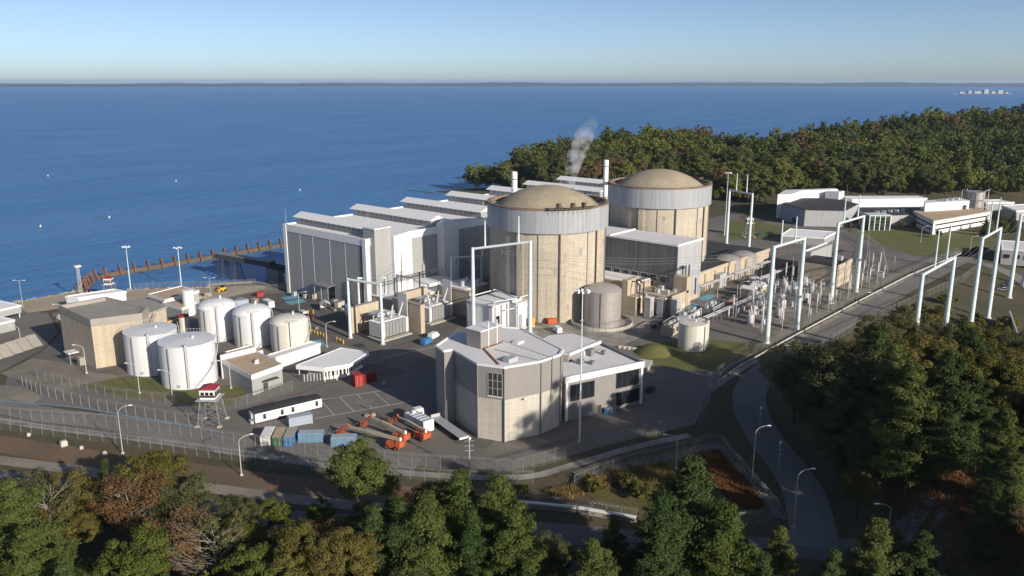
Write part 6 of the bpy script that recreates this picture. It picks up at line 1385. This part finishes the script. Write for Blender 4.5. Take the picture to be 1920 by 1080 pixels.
def pine(seed, h, r, tiers, per, nleaf, size, top=.0, low=.12, droop=.05, shape=.8):
    g=np.random.default_rng(seed); P=[];N_=[];S=[]; br=[]
    for t in range(tiers):
        f=t/(tiers-1); z=h*(low+(1-low)*f); L_=r*max(.13,(1-f)**shape)*(1.0 if f>.12 else .75+2*f)*g.uniform(.72,1.12)
        for k in range(max(3,int(per*(1-.45*f)))):
            a=g.uniform(0,2*math.pi); l=L_*g.uniform(.45,1.25); rise=l*g.uniform(.05,.5); d=np.array([math.cos(a),math.sin(a),0.])
            br.append((np.array([0,0,z-l*.15]), d*l+np.array([0,0,z-l*.15+rise])))
            nt=max(3,int(2+l*1.3))
            for j in range(nt):
                s=.3+.75*(j+g.uniform(0,.6))/nt; c=d*l*min(s,1.05)+np.array([0,0,z-l*.15+rise*s*s]); side=np.array([-d[1],d[0],0])*g.normal()*l*.20*(1.15-abs(s-.55)); c=c+side
                n=int(nleaf*g.uniform(.6,1.3)); q=g.normal(size=(n,3))*np.array([.40,.40,.24])*(.55+.12*l)
                P.append(c+q); N_.append(unit(q*np.array([.6,.6,1.2])+d*.35+np.array([0,0,.55])+g.normal(size=(n,3))*.45)); S.append(g.uniform(.6,1.3,size=n)*size)
    return np.concatenate(P),np.concatenate(N_),np.concatenate(S),br
def limbs(seed, h, r, n, mt, trunk_r=.28, low=.25, forks=2, top=.85):
    g=random.Random(seed); m=MB(); pts=[(0,0,-.6)]; 
    for k in range(1,6): pts.append((g.uniform(-.04,.04)*h*k/5,g.uniform(-.04,.04)*h*k/5,h*top*k/5))
    for k in range(5): m.tube(pts[k],pts[k+1],trunk_r*(1-.17*k),trunk_r*(1-.17*(k+1)),n=7)
    for k in range(n):
        f=low+(.8-low)*k/max(1,n-1); z=h*f*.9; a=g.uniform(0,6.28); l=r*g.uniform(.5,.95)*(1.1-.5*f); p0=(0,0,z); p1=(l*.5*math.cos(a),l*.5*math.sin(a),z+l*.35); p2=(l*math.cos(a+.2),l*math.sin(a+.2),z+l*.75)
        m.tube(p0,p1,trunk_r*.42,trunk_r*.26,n=5); m.tube(p1,p2,trunk_r*.26,trunk_r*.08,n=4)
        for q in range(forks):
            b=a+g.uniform(-1,1); p3=(p1[0]+l*.5*math.cos(b),p1[1]+l*.5*math.sin(b),p1[2]+l*g.uniform(.2,.6)); m.tube(p1,p3,trunk_r*.2,trunk_r*.05,n=4)
            for w in range(2): c=b+g.uniform(-.9,.9); p4=(p3[0]+l*.3*math.cos(c),p3[1]+l*.3*math.sin(c),p3[2]+l*g.uniform(.1,.4)); m.tube(p3,p4,trunk_r*.08,trunk_r*.03,n=3)
    me=bpy.data.meshes.new('trunk'); me.from_pydata(m.v,[],m.f); me.materials.append(M[mt]); return me
VAR={}
def add_var(key, leaf, data, trunk): VAR.setdefault(key,[]).append((quads_mesh('crown',data[0],data[1],data[2],leaf,2.2 if 'pine' in key else 1.4),trunk))
def pine_trunk(h, br, tr=.25):
    m=MB().tube((0,0,-.6),(0,0,h*.55),tr,tr*.6,n=7).tube((0,0,h*.55),(0,0,h*.98),tr*.6,.03,n=6)
    for a,b in br[::2]: m.tube(tuple(a),tuple(b),.06,.02,n=3)
    me=bpy.data.meshes.new('trunk'); me.from_pydata(m.v,[],m.f); me.materials.append(M['bark']); return me
for k in range(3):
    p=pine(100+k,16,5.4,14,8,130,.092,shape=.55); add_var('pine','leaf_pine',p,pine_trunk(16,p[3]))
    p=pine(120+k,16,4.8,15,8,130,.092,shape=.65); add_var('pine_dark','leaf_pine_dark',p,pine_trunk(16,p[3]))
for k in range(2):
    add_var('round_pine','leaf_pine',decid(140+k,15,5.0,120,260,.10,cr=.24,low=.42,lobes=6),limbs(140+k,15,4,9,'bark',.3,.4))
    add_var('olive','leaf_olive',decid(150+k,13,4.6,140,230,.098,cr=.22,low=.2,lobes=7),limbs(150+k,13,4.4,9,'bark',.24))
    add_var('green','leaf_green',decid(160+k,12,4.2,130,230,.098,cr=.22,low=.18,lobes=7),limbs(160+k,12,4,9,'bark',.22))
    add_var('brown','leaf_brown',decid(170+k,13,4.0,110,130,.09,cr=.26,low=.2,lobes=6),limbs(170+k,13,4.6,14,'bark_pale',.24,forks=3))
    add_var('dull','leaf_dull',decid(180+k,14,4.8,150,190,.095,cr=.22,low=.2,lobes=7),limbs(180+k,14,5,12,'bark',.26,forks=3))
    add_var('bare','leaf_dull',decid(190+k,11,4.0,30,26,.14,cr=.26,low=.25,lobes=5),limbs(190+k,11,5,20,'bark_pale',.2,forks=4))
    add_var('shrub','leaf_olive',decid(200+k,3.4,2.2,40,48,.15,cr=.3,low=.1,lobes=5),limbs(200+k,3,2,6,'bark',.08,low=.1))
    add_var('shrub_yellow','leaf_yellow',decid(210+k,3.0,2.0,36,48,.15,cr=.3,low=.1,lobes=5),limbs(210+k,3,2,6,'bark',.08,low=.1))
for i,(kk,lf) in enumerate((('fa','forest_a'),('fb','forest_b'),('fc','forest_c'),('fd','forest_d'))):
    for k in range(3): add_var(kk,lf,decid(300+10*i+k,20,6.4,100,95,.29,cr=.25,low=.02,lobes=8),limbs(300+10*i+k,20,5,5,'bark',.3,forks=0))
def tree(name, key, x, y, h, label, group=None, wide=1.0, v=None, cat='tree'):
    cr,tr=VAR[key][random.randrange(len(VAR[key])) if v is None else v%len(VAR[key])]
    base={'pine':16,'pine_dark':16,'round_pine':15,'olive':13,'green':12,'brown':13,'dull':14,'bare':11,'shrub':3.4,'shrub_yellow':3.0}.get(key,20)
    s=h/base; t=thing(name,label,cat,(x,y,gz(x,y)-.05),random.uniform(0,6.28),group); t.scale=(s*wide,s*wide,s)
    for nm,me in (('crown',cr),('trunk',tr)):
        o=bpy.data.objects.new(nm,me); COL.objects.link(o); o.parent=t
    return t
# ---- foreground and right-hand trees, each with where it stands
TR=[('round_pine',-155,-75.5,19,1.15,'round-crowned pine overlapping the pale blue containers'),
('pine',-154.6,-103.8,21,1.2,'pine with ragged top in the middle of the central clump'),('pine',-163.5,-105.2,20.5,1.25,'broad pine at the heart of the central foreground clump'),('pine_dark',-166,-101,19,1.1,'dark pine at the left of the central clump'),
('pine',-151.5,-110.4,21,1.2,'tall pine on the right edge of the central clump'),('pine',-155,-117,18,1.2,'pine at the bottom edge left of the lower road'),('pine_dark',-169,-98,18,1.1,'dark pine low on the left of the central clump'),
('pine',-152,-131,17,1.15,'bright young pine at the bottom edge below the white kerb wall'),('pine_dark',-132.2,-136.8,25.5,1.35,'tall dark pine in front of the grass triangle'),('pine_dark',-139,-135.6,21,1.2,'dark pine leaning out left of the tall pine'),
('pine',-133.6,-144,20,1.2,'light pine on the right flank of the tall pine'),('pine_dark',-144,-138,17,1.15,'low dark pine left of the tall pine at the bottom edge'),('pine_dark',-134,-151,14,1.15,'dark pine at the bottom edge below the road junction'),
('pine',-117.5,-163,17.5,1.2,'light pine in front of the road lamp at lower right'),('pine_dark',-113.7,-169,16,1.2,'dark pine right of the light pine at lower right'),('pine_dark',-125.5,-159,14,1.1,'dark pine at the bottom edge right of the junction'),('pine',-122,-165,13,1.1,'small pine tucked below the light pine'),
('pine',-207.8,-51.6,22,1.15,'tall light green pine at the left edge'),('pine',-211.5,-66.4,20,1.15,'light green pine at the lower left corner'),('pine_dark',-210,-77,18,1.1,'dark pine in the lower left corner'),
('olive',-181.6,-46,17,1.1,'olive leafy tree overlapping the dirt strip'),('olive',-194,-38.4,15,1.05,'thin olive tree near the left edge'),('brown',-189.5,-53.2,17.5,1.1,'reddish brown tree among the left thicket'),('pine_dark',-188,-39.5,15,.8,'narrow dark evergreen beside the dirt strip'),
('dull',-182.8,-58,16,1.1,'dull green tree behind the reddish one'),('green',-196.7,-71,16,1.05,'bright green tree at the lower left'),('brown',-188.7,-69.2,16,1.1,'reddish bare-twigged tree above the bright green one'),('bare',-186,-76,16,1.2,'pale-trunked bare tree at the lower left'),
('olive',-179,-91,16,1.1,'olive tree in front of the shaded road'),('green',-185.4,-88.4,14.5,1.15,'green bushy tree at the bottom edge'),('olive',-174.4,-96.5,16,1.05,'olive tree left of the central pines'),('green',-168.6,-67,9,.95,'small leafy tree at the edge of the shaded road'),('green',-163,-74,9,.95,'second small leafy tree on the shaded road edge'),
('dull',-197.2,-30,13,1.1,'thin grey-green tree at the left edge above the thicket'),('bare',-199,-39,14,1.1,'bare-branched tree at the left edge'),('dull',-176,-66,12,1.1,'low dull tree in the shade below the perimeter road'),('brown',-172,-88,13,1.1,'brown-leaved tree behind the olive trees'),
('dull',-149.8,-95,15,1,'twiggy brown tree between the round pine and the central clump'),('brown',-154,-90,13,1,'low reddish tree behind the round pine'),('pine_dark',-159,-111,18,1.1,'shadowed pine at the base of the central clump'),('dull',-147,-119,12,.9,'bare-looking tree within the pines by the lower road'),
('dull',-60,-131.8,28,1.1,'large dark rounded tree beside the straight road fence'),('dull',-38,-117,15,1.05,'dark tree at the bend of the access road'),('dull',-66,-139.5,28,.95,'grey-green tree behind the dark road-bend trees'),('pine',-69,-149,24,1.15,'tall bright pine in the middle of the right-hand wood'),('pine_dark',-60,-143,23,1.1,'dark pine left of the tall bright pine'),
('olive',-50,-152.5,22,1.1,'olive tree under the bank gantry'),('pine_dark',-43,-158.5,22,1.1,'dark pine under the middle bank gantry'),('olive',-52,-167,21,1.15,'olive tree near the right edge below the parking lot'),('dull',-48,-121,17,1.05,'low dark tree over the shaded access road'),
('dull',-76,-143.5,14,1.05,'brownish tree right of the access road'),('dull',-73.5,-149,18,1,'tall dull tree in the middle of the right wood'),('brown',-67,-156,15,1,'brownish twiggy tree in the right wood'),('bare',-57.5,-162,15,1,'bare tree in the right wood'),('olive',-87,-150.5,11.5,.9,'sunlit olive tree standing out at the road edge'),
('pine',-83,-173.5,19,1,'bright pine at the right edge'),('pine_dark',-92,-175,15,1,'blue-green pine at the lower right edge'),('pine',-80,-156,25,1.1,'tall pine rising beside the sunlit olive one'),('pine_dark',-74,-161,25,1.1,'tall dark pine at the near corner of the right wood'),('dull',-72,-141,19,1,'dark tree close to the road at the right'),('green',-93,-156,6,.8,'small bush-like tree beside the right-hand lamp'),('dull',-65.4,-154,14,1,'shaded tree behind the sunlit olive one'),
('dull',-41,-131,15,1,'dark broad tree in the shaded middle of the right wood'),('pine_dark',-49,-137,16,1,'dark pine in the shade of the right wood'),('dull',-35,-148,15,1,'grey tree behind the tall bright pine'),('pine_dark',-22,-152,18,1,'dark pine at the back of the right wood'),('olive',-12,-152,16,1,'yellowish tree at the back of the right wood'),('dull',-55,-164,15,1,'brown-grey tree near the right edge'),('pine',-44,-171,18,1,'pine at the right edge behind the brown-grey tree'),('pine_dark',-60,-176,18,1,'dark pine cut by the right edge'),('olive',-28,-165,16,1,'olive tree at the right edge'),
('shrub_yellow',-124.5,-92,2.6,1.1,'yellow-green shrub by the end of the kerb wall'),('shrub_yellow',-110,-100.5,2.4,1.3,'tawny shrub inside the razor wire'),('shrub',-113,-104,2.8,1.2,'green shrub behind the kerb wall fence'),('shrub',-106,-108,3.2,1.3,'dark shrub on the slope behind the kerb wall'),('shrub',-108,-113,3.4,1.3,'dark shrub beside the tall dark pine')]
for i,(k,x,y,h,w,lab) in enumerate(TR):
    nm={'pine':'pine_tree','pine_dark':'pine_tree','round_pine':'pine_tree','shrub':'shrub','shrub_yellow':'shrub'}.get(k,'leafy_tree'); tree(nm,k,x,y,h,lab,None,w,i,'shrub' if 'shrub' in nm else 'tree')
def clear(x, y, pts, w):
    for a,b in zip(pts,pts[1:]):
        a=Vector(a); b=Vector(b); p=Vector((x,y)); d=b-a; t=max(0,min(1,(p-a).dot(d)/d.length_squared))
        if (p-(a+d*t)).length<w: return False
    return True
ROADS=[[(-260,95),(-222,50),(-197,5),(-181,-27),(-166,-57),(-149,-84),(-132,-106),(-119,-127),(-104,-147),(-84,-172),(-60,-205)],[(-103,-148),(-92,-143),(-78,-134.5),(-62,-120),(-45,-107.5),(-25,-99.5),(10,-96.5)]]
g=random.Random(5); placed=[(t_[1],t_[2]) for t_ in TR]
def fill(n, region, kinds, hs, label, group, sep=5.2):
    """further trees of the near woods, kept off the roads and clear of the named trees"""
    k=0; tries=0
    while k<n and tries<n*60:
        tries+=1; x=g.uniform(region[0],region[1]); y=g.uniform(region[2],region[3])
        if len(region)>4 and not region[4](x,y): continue
        if not all(clear(x,y,r_,8) for r_ in ROADS): continue
        if (x+248)**2+(y+197.3)**2<60**2: continue
        if any((x-a)**2+(y-b)**2<sep*sep for a,b in placed): continue
        placed.append((x,y)); q=g.choice(kinds); k+=1
        tree('pine_tree' if 'pine' in q else 'leafy_tree',q,x,y,g.uniform(*hs),label,group,g.uniform(.9,1.15))
for i,(x,y,h,k) in enumerate(((-99,-203,29,'dull'),(-105,-199,29,'olive'),(-111,-204,29,'dull'))):  # unseen trees added off frame so their shade falls on octagon and offices
    tree('leafy_tree',k,x,y,h,'unseen tall tree on the added shade knoll south of the road junction','unseen shade trees on the southern knoll',1.0,i); placed.append((x,y))
fill(26,(-80,22,-186,-118,lambda x,y: y<-122-(x+20)*.28 if x>-20 else y<-118),['dull','pine_dark','dull','olive'],(14,20),'tree in the dense shaded wood right of the access road','trees of the right-hand wood')
fill(30,(-60,60,-260,-170),['dull','pine_dark','olive','pine'],(13,19),'tree at the right edge beyond the wood beside the access road','trees past the right edge',7)
fill(22,(-232,-188,-95,-30,lambda x,y: y< -10-(x+232)*.9),['dull','olive','pine','brown','pine_dark'],(9,14),'tree in the mixed thicket at the lower left','trees of the lower left thicket',4.6)
fill(24,(-200,-150,-112,-62,lambda x,y: y<-60-(x+190)*.85),['olive','green','pine_dark','dull'],(8,13),'leafy tree low in the thicket at the bottom edge','trees of the bottom edge thicket',4.6)
fill(14,(-165,-118,-150,-96,lambda x,y: y<-112-(x+150)*.98),['pine','pine_dark','pine_dark'],(10,14),'pine low between the central clump and the tall dark pine','pines at the bottom edge',5)
fill(26,(-240,-150,-170,-80,lambda x,y: y<-118-(x+200)*.9 and y>-146-(x+200)*.9),['pine','olive','pine_dark','dull'],(15,19),'treetop just breaking the bottom edge of the picture','treetops along the bottom edge',6)
fill(8,(-116,-92,-190,-160),['pine','pine_dark'],(9,12),'low pine in the lower right corner below the road','pines of the lower right',5)
for i,(x,y,h,k,lab) in enumerate(((288,-94,11,'pine_dark','dark conifer in front of the far white offices'),(300,-100,11,'olive','leafy tree right of the dark conifer before the far offices'),(310,-104,12,'pine_dark','dark tree at the right corner of the far offices'),(277,-52,7,'brown','small reddish tree beside the glass pavilion'),(282,-57,6,'brown','second small reddish tree before the far offices'),(330,-112,11,'brown','reddish tree at the right edge behind the gantries'),(345,-115,12,'dull','dark tree at the right edge behind the gantries'),(322,-116,10,'dull','dull bush-like tree right of the far offices'),(262,-76,6,'green','small lawn tree before the far offices'))):
    tree('lawn_tree',k,x,y,h,lab,None,1,i)
for i,(x,y) in enumerate([(g.uniform(2,100),g.uniform(-146,-110)) for _ in range(46)]+list(((40,-118),(52,-121),(66,-118),(78,-123),(58,-136),(72,-138),(90,-140),(46,-140),(34,-138),(84,-112),(100,-121),(20,-112),(30,-120),(112,-118)))):
    tree('shrub',('shrub','shrub_yellow')[i%2],x,y,g.uniform(1.4,4.2),'low scrub bush on the grass bank under the gantries','scrub on the bank',1.3,cat='shrub')
# ---- wooded hill behind the plant
EY=[-158,-116,-80,-57,-32,-13,9,26,43,60,81,109,140,167,198,214,231,255,281]; EX=[499,463,431,412,390,373,354,340,325,311,305,308,307,297,283,269,261,259,264]
def in_wood(x, y): return x>max(272,np.interp(y,EY,EX)) and -150<y<310 and gz(x,y)>(-6.2 if x<330 else 2)
spots=[]; g=random.Random(11); tries=0
while len(spots)<1500 and tries<60000:
    tries+=1; x=g.uniform(250,860); y=g.uniform(-148,312)
    if not in_wood(x,y): continue
    ok=True; mind=g.choice((5.2,6.5,8.5)) if x<470 else g.choice((6.5,8.5,10))
    for (a,b) in spots[-1500:]:
        if (a-x)**2+(b-y)**2<mind*mind: ok=False; break
    if ok: spots.append((x,y))
c_=cam.location
spots.sort(key=lambda p:(p[0]-c_.x)**2+(p[1]-c_.y)**2)
def wood_kind(x, y, g):
    n=.6*float(vnoise(x,y,38,21))+.4*float(vnoise(x,y,17,5))+.16*(g.random()-.5)
    if g.random()<.03: return 'fc'
    return 'fd' if n<.36 else ('fa' if n<.56 else ('fb' if n<.74 else 'fc'))
front=[p for p in spots]
near=front[:295]; rest=front[295:]
KL={'fa':('mid-green tree on the wooded hill behind the plant','mid-green hill trees'),'fb':('yellow-green tree on the wooded hill behind the plant','yellow-green hill trees'),'fc':('russet tree on the wooded hill behind the plant','russet hill trees'),'fd':('dark green tree on the wooded hill behind the plant','dark green hill trees')}
def edge_x(y): return float(np.interp(y,EY,EX))
for p in near:
    k=wood_kind(*p,g); tree('hill_tree',k,p[0],p[1],g.choice((g.uniform(12,17),g.uniform(16,21),g.uniform(20,26))) if p[0]>edge_x(p[1])+8 else g.uniform(9,17),*KL[k],wide=g.uniform(.8,1.3))
def far_wood():
    groups={'fa':[],'fb':[],'fc':[],'fd':[]}
    for p in rest: groups[wood_kind(*p,g)].append(p)
    V=[];MI=[]; base=[decid(400+k,20,6.6,50,12,.72,cr=.27,low=.05,lobes=6+k%3) for k in range(6)]
    for mi,k in enumerate(groups):
        for (x,y) in groups[k]:
            P,N_,S=base[g.randrange(6)]; a=g.uniform(0,6.28); ca,sa=math.cos(a),math.sin(a); s=g.uniform(.65,1.2); Rm=np.array([[ca,-sa,0],[sa,ca,0],[0,0,1]])
            Q=P@Rm.T*s+np.array([x,y,gz(x,y)]); W_=N_@Rm.T; n=len(Q); A=np.cross(W_,RNG.normal(size=(n,3))); A/=np.linalg.norm(A,axis=1,keepdims=True)+1e-9; B=np.cross(W_,A); z=S[:,None]*s
            v=np.empty((n,4,3)); v[:,0]=Q-A*z*1.3; v[:,1]=Q+B*z*.8; v[:,2]=Q+A*z*1.3; v[:,3]=Q-B*z*.8; V.append(v.reshape(-1,3)); MI.append(np.full(n,mi,np.int32))
    V=np.concatenate(V); MI=np.concatenate(MI); n=len(MI)
    me=bpy.data.meshes.new('far_wood'); me.vertices.add(4*n); me.loops.add(4*n); me.polygons.add(n); me.vertices.foreach_set('co',V.ravel()); me.loops.foreach_set('vertex_index',np.arange(4*n,dtype=np.int32)); me.polygons.foreach_set('loop_start',np.arange(0,4*n,4,dtype=np.int32))
    for k in ('forest_a','forest_b','forest_c','forest_d'): me.materials.append(M[k])
    me.polygons.foreach_set('material_index',MI); me.update()
    o=bpy.data.objects.new('far_wood',me); COL.objects.link(o); tag(o,'mass of autumn trees covering the far hill above the bay','wood'); struct(o,'stuff')
far_wood()
# ---- tall dry grass: nobody could count it
def grass(name, label, poly, n, mt, hh):
    g_=random.Random(3); P=[];N_=[];S=[]; xs=[p[0] for p in poly]; ys=[p[1] for p in poly]; mb=MB(); k=0
    def inside(x,y):
        c=False; m=len(poly)
        for i in range(m):
            a,b=poly[i],poly[i-1]
            if (a[1]>y)!=(b[1]>y) and x<(b[0]-a[0])*(y-a[1])/(b[1]-a[1])+a[0]: c=not c
        return c
    while k<n:
        x=g_.uniform(min(xs),max(xs)); y=g_.uniform(min(ys),max(ys))
        if not inside(x,y): continue
        k+=1; z=gz(x,y); a=g_.uniform(0,6.28); h=hh*g_.uniform(.5,1.3); w=.12; lx,ly=g_.uniform(-.4,.4),g_.uniform(-.4,.4); o=len(mb.v)
        mb.v+=[(x-w*math.cos(a),y-w*math.sin(a),z),(x+w*math.cos(a),y+w*math.sin(a),z),(x+lx,y+ly,z+h)]; mb.f.append((o,o+1,o+2))
    o=build(name,mb,mt); tag(o,label,'grass'); struct(o,'stuff')
grass('tall_grass','russet tall grass inside the razor wire triangle',[(-82,-111),(-76,-114),(-87,-127),(-95,-135),(-98,-130),(-90,-117)],9000,'red_grass',1.0)
grass('tall_grass','tawny tall grass below the curving razor fence',[(-119.8,-95.2),(-113,-98.5),(-101,-101.5),(-90,-108),(-96,-114),(-104,-106),(-112,-103),(-119,-101)],8000,'dry_grass',1.1)
grass('tall_grass','olive rough grass on the bank under the gantries',[(0,-106),(88,-109),(96,-118),(60,-148),(15,-150),(-5,-118)],22000,'leaf_olive',.9)
grass('tall_grass','rust and olive grass at the lower right corner',[(-100,-160),(-70,-150),(-60,-172),(-90,-195),(-112,-180)],9000,'red_grass',.8)

# ------------------------------------------------------------------ the air over the bay
def air():
    m=bpy.data.materials.new('haze'); m.use_nodes=True; N=m.node_tree.nodes; L=m.node_tree.links
    N.remove(N['Principled BSDF']); v=N.new('ShaderNodeVolumePrincipled'); v.inputs['Color'].default_value=(.66,.82,1.0,1); v.inputs['Density'].default_value=3.6e-5; v.inputs['Anisotropy'].default_value=.2
    L.new(v.outputs[0], N['Material Output'].inputs['Volume'])
    o=build('haze',MB().box(-27000,27000,-27000,27000,-12.5,112),m); tag(o,'thin haze lying over the bay and plant','haze'); struct(o,'stuff')
air()
